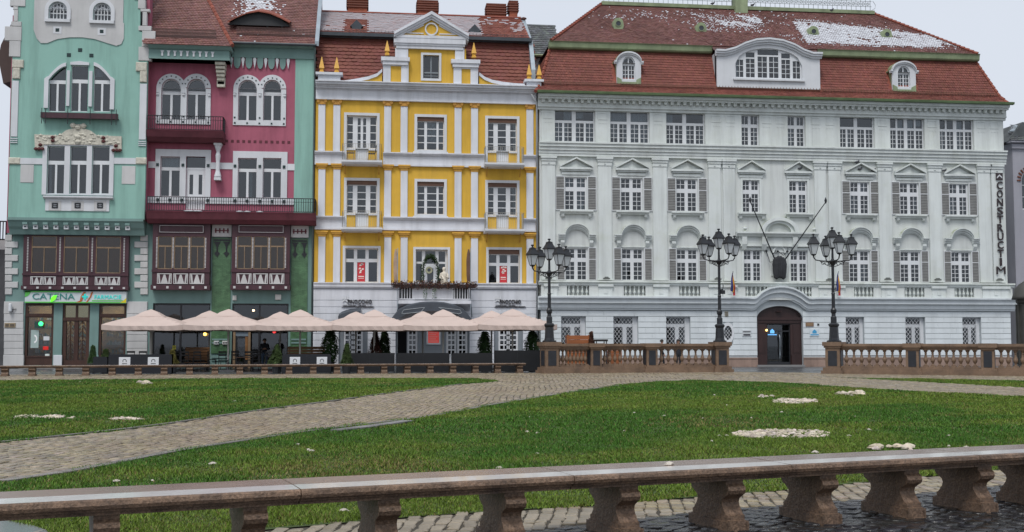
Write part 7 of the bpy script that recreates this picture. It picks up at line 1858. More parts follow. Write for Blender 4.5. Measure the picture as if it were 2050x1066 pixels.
def conifer(px, pyb, y_top, wpx, col, lab, shape='cone', zb=.9):
    x, y = onZ(px, pyb); zt = zz(px, y_top, y); hw = (xx(px+wpx/2, 700, y)-xx(px-wpx/2, 700, y))/2; h = zt-zb
    t = thing('potted_conifer', lab, 'shrub', (x, y, 0), group='potted evergreens on the terrace')
    obj('pot', MB().lathe([(.18, 0), (.2, .02), (.26, .45), (.28, .45), (.28, .5), (.22, .5), (.2, .4)], n=10), POT, t)
    obj('trunk', MB().tube([(0, 0, .4), (.01, .0, zb+h*.3), (0, 0, zt-.15)], [.04, .03, .01], 6), TRUNK, t)
    mb = MB(); C = []; n = 2600
    for k in range(n):
        u = random.random(); z = .5+(zt-.5)*u; f = (1-u) if shape == 'cone' else (math.sin(math.pi*min(1, max(.0, u*.85+.12)))**.6); a = random.uniform(0, 6.283)
        lob = 1+.22*math.sin(a*3+z*4)+.15*math.sin(a*5-z*7); r_ = hw*1.1*(max(f, .03)*.95+.05)*lob*math.sqrt(random.uniform(.35, 1)); s = random.uniform(.05, .1)
        c = Vector((r_*math.cos(a), r_*math.sin(a), z)); nrm = Vector((math.cos(a), math.sin(a), random.uniform(.2, 1.3))).normalized(); d1 = nrm.cross(Vector((random.uniform(-1, 1), random.uniform(-1, 1), 1))).normalized(); d2 = nrm.cross(d1)
        mb.add([c-d1*s*.5, c+d1*s*.5, c+d2*s*1.5+nrm*s*.4], [(0, 1, 2)]); b = random.uniform(.6, 1.6); C.append((b, b, b*random.uniform(.8, 1.1)))
    mb.c = C; obj('crown', mb, LM[col], t, kind='stuff')
for a in ((185, 746.5, 692, 15, 'g', 'small dark evergreen in a pot beside the pharmacy door'), (211, 748, 699, 24, 'o', 'bushy green evergreen at the left end of the planters'), (344, 748, 701, 20, 'y', 'yellow-leaved shrub under a yellow tag before the stools'), (554, 748, 690, 28, 'o', 'loose leafy evergreen beside the standing person'), (660, 744, 662, 30, 'g', 'tall dark evergreen at the left corner of the yellow house'), (694, 748, 688, 20, 'o', 'small green evergreen in front of the left shopfront doors'), (751, 744, 661, 32, 'b', 'withered brown evergreen before the yellow house'), (769, 742, 664, 20, 'g', 'narrow green evergreen right behind the withered brown one'), (970, 744, 664, 22, 'g', 'columnar dark evergreen between the shopfront doors'), (1065.5, 744, 663, 26, 'g', 'dark evergreen standing beside the balustrade lamp post')):
    conifer(*a, shape='col' if a[3] in (30, 22, 26, 20) and a[2] < 670 else 'cone')
# benches, stools and tables
BW = MAT('orange_timber', (.20, .095, .035), .5, .3, 2, .2, 20, stretch=(.4, 3, 3), rnd=.15)
def wood_bench(px0, px1, pyb, zt, lab):
    A_, B_ = onZ(px0, pyb), onZ(px1, pyb); y = A_[1]; t = thing('wooden_bench', lab, 'bench', ((A_[0]+B_[0])/2, y, 0), world=True)
    for k in range(5): z = .55+(zt-.55)*k/5; obj('back_plank', MB().chbox(A_[0], B_[0], y+.4, y+.45, z, z+(zt-.55)/5-.02, .008), BW, t)
    for k in range(3): obj('seat_plank', MB().box(A_[0], B_[0], y+.02+.13*k, y+.13+.13*k, .43, .47), BW, t)
    for x in (A_[0]+.1, B_[0]-.1): obj('leg', MB().box(x-.04, x+.04, y+.05, y+.12, 0, .43).box(x-.04, x+.04, y+.45, y+.5, 0, zt), BLACK, t)
wood_bench(368, 416, 742.5, 1.32, 'brown plank bench under the second parasol')
wood_bench(574, 650, 743.5, 1.36, 'long orange plank bench behind the plated planter')
BWD = MAT('dark_stool', (.02, .018, .018), .5, .2, 2)
def stool_proto():
    t = bpy.data.objects.new('terrace_chair', None); COL.objects.link(t)
    obj('seat', MB().box(-.22, .22, -.22, .22, .6, .64), BWD, t)
    for sx in (-1, 1):
        for sy in (-1, 1): obj('leg', MB().tube([(.19*sx, .19*sy, .6), (.23*sx, .23*sy, 0)], .018, 5), BWD, t)
    obj('backrest', MB().box(-.22, .22, .2, .23, .84, .92).box(-.22, .22, .2, .23, 1.0, 1.1).box(-.21, -.18, .2, .23, .64, 1.1).box(.18, .21, .2, .23, .64, 1.1), BWD, t); return t
def table_proto():
    t = bpy.data.objects.new('terrace_table', None); COL.objects.link(t)
    obj('table_top', MB().box(-.4, .4, -.4, .4, .74, .78), plainm('table_brown', (.12, .06, .035), .4), t); obj('stem', MB().lathe([(.25, 0), (.25, .03), (.04, .06), (.04, .74)], n=8), BWD, t); return t
SP, TP = stool_proto(), table_proto()
for k, (px, py, rz, lb) in enumerate(((352, 743, .2, 'dark terrace chair next to the yellow-leaved shrub'), (372, 744.5, 3.0, 'dark terrace chair in front of the brown plank bench'), (398, 744.5, 2.8, 'dark terrace chair facing the right end of the brown plank bench'), (424, 743, 1.6, 'dark terrace chair at the green tile pier'), (447, 744.5, .4, 'dark terrace chair beside the second parasol pole'), (470, 743, .1, 'dark terrace chair left of the shop entrance table'), (497, 744.5, 3.3, 'dark terrace chair in front of the shop entrance'), (512, 742.5, -.2, 'dark terrace chair behind the standing person'), (540, 744.5, 3.0, 'dark terrace chair right of the standing person'), (262, 743.5, .3, 'dark terrace chair under the leftmost parasol'), (282, 744, -.2, 'dark terrace chair by the leftmost parasol pole'))):
    o = SP if k == 0 else copy_tree(SP); x, y = onZ(px, py); o.location = (x, y, 0); o.rotation_euler.z = rz; tag(o, lb, 'chair', 'dark chairs on the terrace')
for k, (px, py, lb) in enumerate(((386, 744.2, 'small table in front of the brown plank bench'), (487, 744.2, 'small table in front of the shop entrance'), (273, 743.2, 'small table under the leftmost parasol'))):
    o = TP if k == 0 else copy_tree(TP); x, y = onZ(px, py); o.location = (x, y, 0); tag(o, lb, 'table', 'small tables on the terrace')
# door of the cafe, notices and lamps
x0, x1, z0, z1 = rc(466, 664, 501, 737, -.3)
t = thing('cafe_entrance', 'timber framed glazed cafe door in the crimson house shopfront', 'door', ((x0+x1)/2, -.2, 0), world=True)
obj('frame', MB().box(x0, x0+.14, -.25, -.1, 0, z1).box(x1-.14, x1, -.25, -.1, 0, z1).box(x0, x1, -.28, -.1, z1, z1+.12), TANW, t); obj('fanlight', MB().box(x0+.14, x1-.14, -.2, -.19, z1-.28, z1), plainm('pale_fanlight', (.16, .2, .24), .2), t)
obj('door_leaf', MB().plate(x0+.14, x1-.14, .02, z1-.3, -.2, -.15, [(x0+.26, x1-.26, .4, z1-.42)]), BLACK, t); obj('pane', MB().box(x0+.26, x1-.26, -.18, -.17, .4, z1-.42), GLD, t); obj('inner_post', MB().box(x1-.32, x1-.16, -.24, -.2, .5, z1-.32), BW, t)
for (a, b, c_, d_), col, em, lab in (((408, 667, 415, 672), (1, .55, .1), 3.5, 'glowing amber lamp in the shopfront of the crimson house'), ((546, 661, 553, 668), (.8, .05, .05), 1.2, 'glowing red lamp over the plank bench'), ((505, 619, 510, 625), (1, .75, .45), 2.5, 'small warm lamp high in the right shop window of the crimson house'), ((1532.5, 657, 1537, 666), (1, .62, .2), 3.0, 'glowing amber lamp beside the glass door of the white building')):
    R = rc(a, b, c_, d_, .05 if a < 1000 else .0); cx, cz = (R[0]+R[1])/2, (R[2]+R[3])/2; Y_ = -.2 if a < 500 or a > 530 else .0
    if a > 1000: Y_ = .0
    t = thing('lamp', lab, 'lamp', (cx, Y_, cz), world=True); rr = (R[1]-R[0])/2
    obj('bulb', MB().lathe([(0, -rr), (rr*.7, -rr*.7), (rr, 0), (rr*.7, rr*.7), (0, rr)], cx, Y_, cz, n=10), plainm('glow', col, emit=em), t, smooth=True); obj('holder', MB().lathe([(rr*.5, rr*.7), (rr*.4, rr*1.3)], cx, Y_, cz, n=8).tube([(cx, Y_, cz+rr*1.3), (cx, .15, cz+rr*1.6)], .012, 4), BLACK, t)
for (a, b, c_, d_), col, lab in (((428, 683, 438, 690), (.62, .64, .66), 'white notice on the green tile pier, left one of two'), ((445, 683, 456, 690), (.6, .6, .58), 'white notice on the green tile pier, right one of two')):
    R = rc(a, b, c_, d_, -.15); s = single('notice', MB().chbox(R[0], R[1], -.16, -.06, R[2], R[3], .01), plainm('notice_white', col), lab, 'notice', (R[0], -.15, R[2]))
    mb = MB()
    for k in range(3): mb.box(R[0]+.05+.09*k, R[0]+.11+.09*k, -.166, -.16, R[2]+.05, R[3]-.06)
    obj('notice_print', mb, BLACK, s)
x, y = onZ(349, 744); R = rc(345, 692, 352, 700, y); s = single('price_tag', MB().box(R[0], R[1], y, y+.02, R[2], R[3]).box((R[0]+R[1])/2-.015, (R[0]+R[1])/2+.015, y+.004, y+.016, .5, R[2]), plainm('tag_yellow', (.55, .50, .06)), 'yellow tag on a stick above the yellow-leaved shrub', 'tag', (R[0], y, .5)); obj('tag_print', MB().box(R[0]+.06, R[1]-.06, y-.006, y, R[2]+.08, R[3]-.08), plainm('tag_green', (.15, .2, .03)), s)
# ================================================================== YELLOW HOUSE BALCONY, AWNING AND SIGNS
def restaurant():
    Yb = -1.25
    x0, x1 = xx(798, 600, Yb), xx(943, 600, Yb); zf = zz(870, 602, Yb); zr = zz(870, 570, Yb)
    t = thing('front_balcony', 'white balcony hung with flower boxes on the yellow house', 'balcony', ((x0+x1)/2, -.6, zf), world=True)
    obj('floor', MB().prismx([(-.14, zf), (Yb, zf), (Yb, zf-.2), (Yb+.15, zf-.26), (-.14, zf-.6)], x0, x1), WYELL, t)
    mb = rail(MB(), [(x0+.04, -.15), (x0+.04, Yb+.05), (x1-.04, Yb+.05), (x1-.04, -.15)], zf+.08, zr, .16, .022); obj('railing', mb, WYELL, t)
    mb = MB()
    for a, b in ((.2, .46), (.48, .74)): mb.box(x0+(x1-x0)*a, x0+(x1-x0)*b, Yb+.08, Yb+.1, zf+.1, zr-.1)
    obj('rail_screen', mb, WYELL, t)
    for a, b in ((.02, .19), (.76, .97)): obj('rail_backing', MB().box(x0+(x1-x0)*a, x0+(x1-x0)*b, Yb+.12, Yb+.14, zf+.05, zr-.05), BLACK, t)
    for s, x in ((1, x0), (-1, x1)): obj('strut', MB().tube([(x, Yb+.1, zf-.2), (x-s*.12, -.5, zf-1.0)], .04, 6), ZINC, t)
    fl = {'r': plainm('flower_red', (.28, .05, .06)), 'w': plainm('flower_pale', (.6, .45, .25))}
    n = 9
    for k in range(n):
        a = x0-.35+(x1-x0+.7)*k/n; b = a+(x1-x0+.7)/n-.08; z = zr-.02
        f = thing('flower_box', ['flower box at the left end of the white balcony rail', 'second flower box from the left on the white balcony', 'third flower box from the left on the white balcony', 'fourth flower box from the left on the white balcony', 'flower box in the middle of the white balcony rail', 'fourth flower box from the right on the white balcony', 'third flower box from the right on the white balcony', 'second flower box from the right on the white balcony', 'flower box at the right end of the white balcony rail'][k], 'flower box', ((a+b)/2, Yb-.1, z-.2), group='flower boxes along the balcony rail', world=True)
        obj('trough', MB().prismx([(Yb-.2, z+.02), (Yb+.03, z+.02), (Yb+.0, z-.2), (Yb-.17, z-.2)], a, b), plainm('dark_trough', (.03, .022, .022)), f)
        mb = MB(); C = []
        for q in range(280):
            c = Vector((random.uniform(a-.1, b+.1), random.uniform(Yb-.28, Yb+.08), z+random.uniform(-.28, .26)*random.random()**.6)); s = random.uniform(.04, .09); d1 = Vector((random.uniform(-1, 1), random.uniform(-1, 1), random.uniform(-1, 1))).normalized(); d2 = d1.cross(Vector((.3, 1, .2))).normalized()
            mb.add([c-d1*s*.4, c+d1*s*.4, c+d2*s], [(0, 1, 2)]); v = random.uniform(.5, 1.8); C.append((v, v, v))
        mb.c = C; obj('leaves', mb, LM['r' if k % 2 else 'b'], f, kind='stuff')
        mb = MB()
        for q in range(5): c = (random.uniform(a, b), Yb-.12+random.uniform(-.1, .1), z+random.uniform(.05, .3)); mb.lathe([(.0, -.03), (.035, 0), (.0, .03)], *c, n=5)
        obj('blossoms', mb, fl['w' if k % 3 else 'r'], f)
        if k in (3, 4):
            mb = MB(); C = []
            for q in range(60): c = Vector(((a+b)/2+random.uniform(-.12, .12), Yb-.15, z-.1-.75*random.random())); s = .06; d1 = Vector((random.uniform(-1, 1), 0, random.uniform(-1, 1))).normalized(); mb.add([c-d1*s*.4, c+d1*s*.4, c+Vector((0, -.04, -s))], [(0, 1, 2)]); C.append((1.3, 1.5, 1))
            mb.c = C; obj('trailing_ivy', mb, LM['g'], f, kind='stuff')
    # garland arch over the balcony door
    mb = MB(); C = []; cx = xx(862, 530, -.35); zs = zz(862, 540, -.35); zt = zz(862, 512, -.35); rx = (xx(876, 530, -.35)-xx(847, 530, -.35))/2
    for q in range(1700):
        u = random.random(); 
        if u < .45: a = random.uniform(0, math.pi); p = Vector((cx+rx*math.cos(a), -.35, zs+(zt-zs)*math.sin(a)))
        else: p = Vector((cx+random.choice((-1, 1))*rx*1.05, -.35, zf+.3+(zs-zf-.3)*random.random()))
        p += Vector((random.gauss(0, .06), random.gauss(0, .06), random.gauss(0, .06))); s = random.uniform(.04, .08); d1 = Vector((random.uniform(-1, 1), random.uniform(-1, 1), random.uniform(-1, 1))).normalized(); d2 = d1.cross(Vector((.3, 1, .2))).normalized()
        mb.add([p-d1*s*.4, p+d1*s*.4, p+d2*s], [(0, 1, 2)]); v = random.uniform(.4, 1.3); C.append((v, v, v))
    t2 = thing('door_garland', 'dark leafy garland arched over the balcony door', 'garland', (cx, -.35, zf), world=True); mb.c = C; obj('leaves', mb, LM['g'], t2, kind='stuff')
    obj('hoop', MB().tube([(cx-rx, -.35, zf)]+[(cx+rx*math.cos(a), -.35, zs+(zt-zs)*math.sin(a)) for a in [math.pi*(1-k/10) for k in range(11)]]+[(cx+rx, -.35, zf)], .025, 5), BLACK, t2)
    x, z = onY(859, 541, .05); single('door_wreath', MB().arcband(x, z, .11, .22, .08, .14, 0, 6.2832, 14), plainm('wreath_pale', (.42, .42, .28), .8, var=.4), 'pale round wreath hung on the balcony door', 'wreath', (x, .1, z))
    # statue
    x, y = xx(889, 560, -.7), -.7; z1 = zz(889, 535, -.7); z0 = zf+.02; h = z1-z0; ST = MAT('statue_white', (.60, .55, .46), .7, .12, 4, .3, 20)
    t3 = thing('statue', 'pale draped figure statue standing on the white balcony', 'statue', (x, y, z0), world=True)
    obj('plinth', MB().box(x-.24, x+.24, y-.2, y+.2, z0, z0+h*.18), ST, t3)
    b = z0+h*.18; hh = h*.82
    obj('figure', MB().lathe([(.2, 0), (.24, .06*hh), (.2, .3*hh), (.23, .48*hh), (.17, .6*hh), (.22, .72*hh), (.2, .79*hh), (.075, .83*hh), (.07, .86*hh), (.11, .9*hh), (.115, .95*hh), (.07, .99*hh), (.01, hh)], x, y, b, n=12, sy=.75).tube([(x-.2, y-.05, b+.76*hh), (x-.28, y-.12, b+.6*hh), (x-.08, y-.2, b+.55*hh)], [.06, .055, .04], 6).tube([(x+.2, y-.05, b+.76*hh), (x+.26, y-.1, b+.58*hh), (x+.1, y-.2, b+.66*hh)], [.06, .055, .04], 6).tube([(x-.18, y-.1, b+.7*hh), (x+.15, y-.17, b+.42*hh), (x+.18, y-.1, b+.1*hh)], [.04, .05, .04], 6), ST, t3, smooth=True)
    # furled banners on poles
    for px, lab in ((796, 'furled cream banner on a pole left of the balcony door'), (942, 'furled brown banner on a pole right of the balcony door')):
        x = xx(px, 540, -1.2); zt_, zb_ = zz(px, 497, -1.2), zz(px, 620, -1.2); t4 = thing('furled_banner', lab, 'banner', (x, -1.2, zb_), world=True)
        obj('pole', MB().tube([(x, -1.2, zb_), (x, -1.2, zt_)], .025, 6), ZINC, t4)
        obj('cloth', MB().lathe([(.02, 0), (.1, .08), (.14, .5), (.15, 1.4), (.11, 1.8), (.04, 2.1)], x-.12, -1.15, zz(px, 567, -1.2), n=7, sy=.6), plainm('banner_cloth', (.34, .25, .19) if px < 900 else (.12, .07, .05), .9, var=.3), t4)
    # awning
    Ya = -1.7; P = [onY(a, b, Ya) for a, b in ((782, 640), (798, 622), (815, 613), (840, 608), (866, 606.5), (890, 608), (913, 613), (930, 621), (945, 640))]
    t5 = thing('awning', 'dark grey arched awning under the white balcony', 'awning', (P[4][0], -1, P[0][1]), world=True)
    AW = plainm('awning_cloth', (.055, .065, .08), .7, var=.15); mb = MB(); Q = [(x*.9+P[4][0]*.1, z+.35) for x, z in P]
    for i in range(len(P)-1): mb.add([(P[i][0], Ya, P[i][1]), (P[i+1][0], Ya, P[i+1][1]), (Q[i+1][0], -.15, Q[i+1][1]), (Q[i][0], -.15, Q[i][1])], [(0, 1, 2, 3)]); mb.prism([(P[i][0], P[i][1]-.5 if 0 < i else P[i][1]-.15), (P[i+1][0], P[i+1][1]-.5 if i < len(P)-2 else P[i+1][1]-.15), (P[i+1][0], P[i+1][1]), (P[i][0], P[i][1])], Ya-.01, Ya+.01)
    obj('cloth', mb, AW, t5)
    pl = plainm('awning_line', (.30, .33, .35)); mb = MB()
    def ln(pts):
        for p, q in zip(pts, pts[1:]):
            (xa, za), (xb, zb_) = onY(*p, Ya), onY(*q, Ya); mb.tube([(xa, Ya-.02, za), (xb, Ya-.02, zb_)], .018, 4)
    ln([(804, 628), (808, 621), (850, 616), (843, 625), (806, 629), (804, 628)]); ln([(878, 616), (921, 621), (924, 627), (918, 629), (895, 625), (878, 616)]); obj('awning_trim', mb, pl, t5)
    for px, lab in ((700, 'left dark awning edge showing above the cream parasols'),):
        P2 = [onY(a, b, Ya) for a, b in ((677, 634), (684, 629), (700, 624), (722, 622))]; mb = MB()
        for i in range(3): mb.add([(P2[i][0], Ya, P2[i][1]), (P2[i+1][0], Ya, P2[i+1][1]), (P2[i+1][0], -.15, P2[i+1][1]+.2), (P2[i][0], -.15, P2[i][1]+.2), (P2[i][0], Ya, P2[i][1]-.3), (P2[i+1][0], Ya, P2[i+1][1]-.3)], [(0, 1, 2, 3), (4, 5, 1, 0)])
        single('awning', mb, AW, lab, 'awning', (P2[1][0], -1, P2[0][1]))
    # restaurant lettering
    LT = plainm('sign_black', (.02, .018, .022), .4)
    for i, (a, b, lab) in enumerate(((684, 749, 'black restaurant lettering on the white wall at the crimson house side'), (990, 1053, 'black restaurant lettering on the white wall at the lamp post side'))):
        Ys = -.22; X0, X1, Z0, Z1 = rc(a, 592, b, 617, Ys); w_ = X1-X0; t6 = thing('restaurant_sign', lab, 'sign', (X0, Ys, Z0), world=True)
        obj('underline', MB().prism([(X0+w_*.06, Z0+.05), (X0+w_*.95, Z0+.05), (X0+w_, Z0+.09), (X0+w_*.95, Z0+.11), (X0+w_*.06, Z0+.11), (X0, Z0+.07)], Ys, Ys+.08), LT, t6)
        u0, u1 = (.19, .93) if i == 0 else (.16, .84)
        mb = MB(); n_ = 9; wl = (u1-u0)*w_
        text(mb, 'PiNOCCHIO', X0+u0*w_, X0+u1*w_, Z0+.27, Z0+.52, Ys-.02, .1); obj('lettering', mb, LT, t6)
        obj('small_lettering', text(MB(), 'Pizza Pasta Sandwich' if False else 'Pizza  Pasta', X0+u0*w_*1.1, X0+u0*w_+wl*.75, Z0+.15, Z0+.23, Ys, .06), plainm('sign_grey', (.12, .12, .13)), t6)
        mb = MB().arcband(X0+w_*.10, Z0+.36, .10, .16, Ys-.01, Ys+.06, 0, math.pi, 10).box(X0+w_*.03, X0+w_*.17, Ys-.01, Ys+.06, Z0+.2, Z0+.25)
        for q in (.02, .09, .16): mb.prism([(X0+w_*q, Z0+.55), (X0+w_*(q+.05), Z0+.55), (X0+w_*(q+.025), Z0+.8)], Ys, Ys+.05)
        obj('emblem', mb, plainm('emblem_white', (.6, .62, .64)), t6)
restaurant()
# chairs and table on the top left balcony of the yellow house
x, z = xx(744, 315, -.5), zz(744, 322, -.5); t = thing('balcony_chair', 'iron chair on the upper left balcony of the yellow house', 'chair', (x, -.5, z), world=True)
obj('seat', MB().box(x-.22, x+.22, -.7, -.3, z+.42, z+.45), BWD, t); obj('backrest', MB().tube([(x+.2, -.68, z+.44), (x+.3, -.68, z+.95)], .02, 5).tube([(x+.2, -.32, z+.44), (x+.3, -.32, z+.95)], .02, 5).tube([(x+.3, -.68, z+.95), (x+.3, -.32, z+.95)], .02, 5), BWD, t)
for sx in (-.2, .2):
    for sy in (-.68, -.32): obj('leg', MB().tube([(x+sx, sy, z+.42), (x+sx*1.15, sy, z)], .016, 5), BWD, t)
x = xx(702, 315, -.5); t = thing('balcony_table', 'low slatted table on the upper left balcony of the yellow house', 'table', (x, -.5, z), world=True); obj('table_top', MB().box(x-.25, x+.25, -.7, -.3, z+.44, z+.48), TANW, t)
for sx in (-.2, .2):
    for sy in (-.65, -.35): obj('leg', MB().box(x+sx-.02, x+sx+.02, sy-.02, sy+.02, z, z+.44), TANW, t)
# ================================================================== WHITE BUILDING FITTINGS
def fittings():
    Yc = -.25; cx, cz = onY(1559, 535, Yc)
    for (tx, ty), lab in (((1502, 404), 'black flagpole leaning left above the arched doorway'), ((1653, 405), 'black flagpole leaning right above the arched doorway')):
        X_, Z_ = onY(tx, ty, -1.6); t = thing('flagpole', lab, 'flagpole', (cx, Yc, cz), world=True)
        obj('pole', MB().tube([(cx, Yc, cz-.1), (X_, -1.6, Z_)], [.05, .03], 6), BLACK, t); obj('pole_tip', MB().lathe([(.02, -.1), (.07, .0), (.09, .12), (.01, .32)], X_, -1.6, Z_, n=6), BLACK, t)
    t = thing('flag_bundle', 'dark bundle of flag cloth and brackets over the arched doorway', 'bracket', (cx, -.3, cz), world=True); n = 8
    mb = MB(); 
    for k in range(4): a = random.uniform(-.2, .2); mb.lathe([(.02, -.8), (.16, -.7), (.22, -.3), (.26, .2), (.2, .5), (.05, .65)], cx+(k-1.5)*.16, -.4+a*.3, cz+.1-.08*abs(k-1.5), n=9, sy=.7)
    obj('cloth', mb, plainm('dark_cloth', (.03, .032, .036), .9, var=.3), t)
    mb = MB(); mb.tube([(cx-.75, -.1, cz+1.0), (cx-.6, -.3, cz+.3), (cx-.35, -.4, cz+.35)], .025, 5).tube([(cx-.1, -.1, cz+1.1), (cx-.4, -.25, cz+.8), (cx-.5, -.2, cz+1.0)], .02, 5).tube([(cx+.6, -.1, cz+1.0), (cx+.3, -.3, cz+.75), (cx, -.2, cz+1.05)], .02, 5)
    for dx in (-.75, 0, .65): mb.lathe([(.03, -.05), (.09, 0), (.03, .08)], cx+dx, -.12, cz+1.03, n=6)
    obj('brackets', mb, BLACK, t)
    FB, FY, FR_ = (plainm('flag_blue', (.03, .04, .16), .8), plainm('flag_yellow', (.62, .30, .04), .8), plainm('flag_red', (.42, .03, .04), .8))
    for px, lab in ((1467, 'Romanian tricolour flag hanging left of the arched doorway'), (1678, 'Romanian tricolour flag hanging right of the arched doorway')):
        Yf = -1.1; x, zt = onY(px, 545, Yf); zb = zz(px, 592, Yf); t = thing('flag', lab.replace('Romanian ', 'blue yellow red '), 'flag', (x, Yf, zb), world=True)
        obj('pole', MB().tube([(x+.05, -.4, zb+.25), (x+.02, Yf, zt+.05)], .018, 5), BLACK, t); h = zt-zb
        for k, (m_, o0, o1, s) in enumerate(((FB, -.14, .02, .35), (FY, -.02, .12, .15), (FR_, .04, .2, .0))):
            mb = MB(); N_ = 10; V = []
            for q in range(N_+1):
                u = q/N_; z = zt-.05-(h*(.82 if k == 0 else (.86 if k == 1 else 1))-.05)*u - (.35 if k == 2 else 0)*(1-u); sp = .25+.75*min(1, u*2)
                w0, w1 = x+o0*sp, x+o1*sp; yy = Yf+.04*math.sin(u*7+k)
                V += [(w0, yy+.05*k, z), ((w0+w1)/2, yy-.05+.05*k, z), (w1, yy+.03+.05*k, z)]
            mb.add(V, [f for q in range(N_) for f in ((3*q, 3*q+3, 3*q+4, 3*q+1), (3*q+1, 3*q+4, 3*q+5, 3*q+2))]); obj('cloth_stripe', mb, m_, t)
    # plaques by the door
    for (a, b, c_, d_), col, lab, kind in (((1486, 661, 1504, 674), (.50, .53, .55), 'white company plaque left of the arched doorway', 0), ((1613, 646, 1629, 654), (.20, .12, .08), 'brown name plate right of the arched doorway', 1), ((1621, 659, 1640, 674), (.55, .62, .66), 'white plaque with blue house emblem right of the doorway', 2), ((1451, 624, 1458, 634), (.35, .33, .27), 'small cream alarm box left of the doorway', 3), ((1636.5, 648, 1640, 652), (.05, .05, .05), 'tiny dark bell push right of the doorway', 3)):
        R = rc(a, b, c_, d_, -.19); s = single('wall_plaque', MB().chbox(R[0], R[1], -.205, -.16, R[2], R[3], .01), plainm('plaque', col, .4), lab, 'plaque', (R[0], -.18, R[2])); mb = MB(); w_, h = R[1]-R[0], R[3]-R[2]
        if kind == 0: mb.box(R[0]+.05, R[1]-.05, -.212, -.205, R[2]+h*.65, R[2]+h*.8).box(R[0]+.07, R[1]-.07, -.212, -.205, R[2]+h*.12, R[2]+h*.38); obj('plaque_print', mb, plainm('print_dark', (.05, .05, .06)), s)
        elif kind == 1: mb.box(R[0]+.05, R[1]-.05, -.212, -.205, R[2]+h*.6, R[2]+h*.7).box(R[0]+.05, R[1]-.1, -.212, -.205, R[2]+h*.3, R[2]+h*.4); obj('plaque_print', mb, plainm('print_gold', (.4, .3, .15)), s)
        elif kind == 2:
            c = (R[0]+R[1])/2; mb.prism([(c-.14, R[2]+h*.4), (c+.14, R[2]+h*.4), (c+.14, R[2]+h*.68), (c, R[2]+h*.95), (c-.14, R[2]+h*.68)], -.212, -.205).box(R[0]+.04, R[1]-.04, -.212, -.205, R[2]+h*.15, R[2]+h*.3); obj('plaque_print', mb, plainm('print_blue', (.05, .30, .55)), s)
        else: obj('cover', MB().box(R[0]+.03, R[1]-.03, -.215, -.205, R[2]+.03, R[3]-.03), plainm('cover', tuple(q*.5 for q in col)), s)
    for px, py, wh in ((1214, 559, 'second pilaster from the yellow house'), (1660, 562, 'twin pilasters right of the doorway'), (1777, 560.5, 'first single pilaster right of the doorway'), (1877, 561.5, 'pilaster before the last window bay'), (2001, 562, 'corner pilaster under the stacked letters'), (1437, 560, 'twin pilasters left of the doorway'), (1098, 558.5, 'pilaster beside the yellow house')):
        X_, Z_ = onY(px, py, -.35); t = single('facade_spotlight', MB().box(X_-.2, X_+.2, -.5, -.3, Z_-.02, Z_+.07).prism([(X_-.14, Z_+.07), (X_+.14, Z_+.07), (X_+.1, Z_+.14), (X_-.1, Z_+.14)], -.46, -.32), plainm('spot_grey', (.12, .13, .12)), 'small grey floodlight at the foot of the '+wh, 'floodlight', (X_, -.4, Z_), 'floodlights along the balcony ledge')
    # pigeons
    PG = plainm('pigeon', (.06, .062, .075), .7, var=.3)
    def pigeon(x, y, z, lab):
        mb = MB(); V = [(-.16, .02, .09, .035), (-.05, 0, .1, .075), (.06, 0, .13, .07), (.11, 0, .19, .04), (.125, 0, .22, .045), (.16, 0, .22, .012)]
        mb.tube([(x+a, y+b, z+c) for a, b, c, _ in V], [q[3] for q in V], 7); mb.tube([(x, y-.02, z), (x, y, z+.07)], .008, 4).tube([(x, y+.02, z), (x, y, z+.07)], .008, 4); single('pigeon', mb, PG, lab, 'pigeon', (x, y, z), 'pigeons perched on the white building', smooth=True)
    for px, py, Y, lab in ((1716, 328, -.2, 'pigeon on the tip of the window pediment above the right flagpole'), (1749, 344.5, -.15, 'pigeon at the right end of the first pediment right of centre'), (1891, 345, -.15, 'pigeon at the left end of the last window pediment'), (1722, 342, -.1, 'pigeon inside the pediment right of centre'), (1602, 341, -.1, 'pigeon inside the pediment over the right flagpole')):
        x, z = onY(px, py, Y); pigeon(x, Y, z, lab)
    for px, py, lab in ((1427, 9, 'pigeon on the roof ridge left of the green stub'), (1507, 12, 'pigeon on the roof ridge right of the green stub'), (1665, 22, 'pigeon on the roof ridge near the right end of the cresting')):
        x, z = onY(px, py, 5.1); pigeon(x, 5.1, z-.05, lab)
fittings()
# ================================================================== BEHIND THE LEFT BALUSTRADE
def crate(px0, px1, pyb, zt, lab, w_=.9):
    A_, B_ = onZ(px0, pyb), onZ(px1, pyb); y = A_[1]; t = thing('timber_planter', lab, 'planter', ((A_[0]+B_[0])/2, y, 0), world=True); n = 8
    CT = bpy.data.materials.get('crate_timber') or MAT('crate_timber', (.30, .10, .035), .6, .25, 2, .2, 20, stretch=(.4, 3, 3), rnd=.15)
    for k in range(n): z = .05+(zt-.05)*k/n; obj('plank', MB().chbox(A_[0], B_[0], y, y+w_, z, z+(zt-.05)/n-.012, .008), CT, t)
    for x in (A_[0], B_[0]): obj('corner_post', MB().box(x-.04, x+.04, y-.03, y+.05, 0, zt+.02), CT, t)
    return t
crate(1137, 1180, 741.5, 1.98, 'orange timber planter box standing tallest behind the left balustrade')
crate(1220, 1244, 741.5, 1.45, 'low orange timber box behind the middle of the left balustrade')
conifer(1184, 742.5, 664, 15, 'r', 'reddish bush beside the tall orange timber box', zb=1.4)
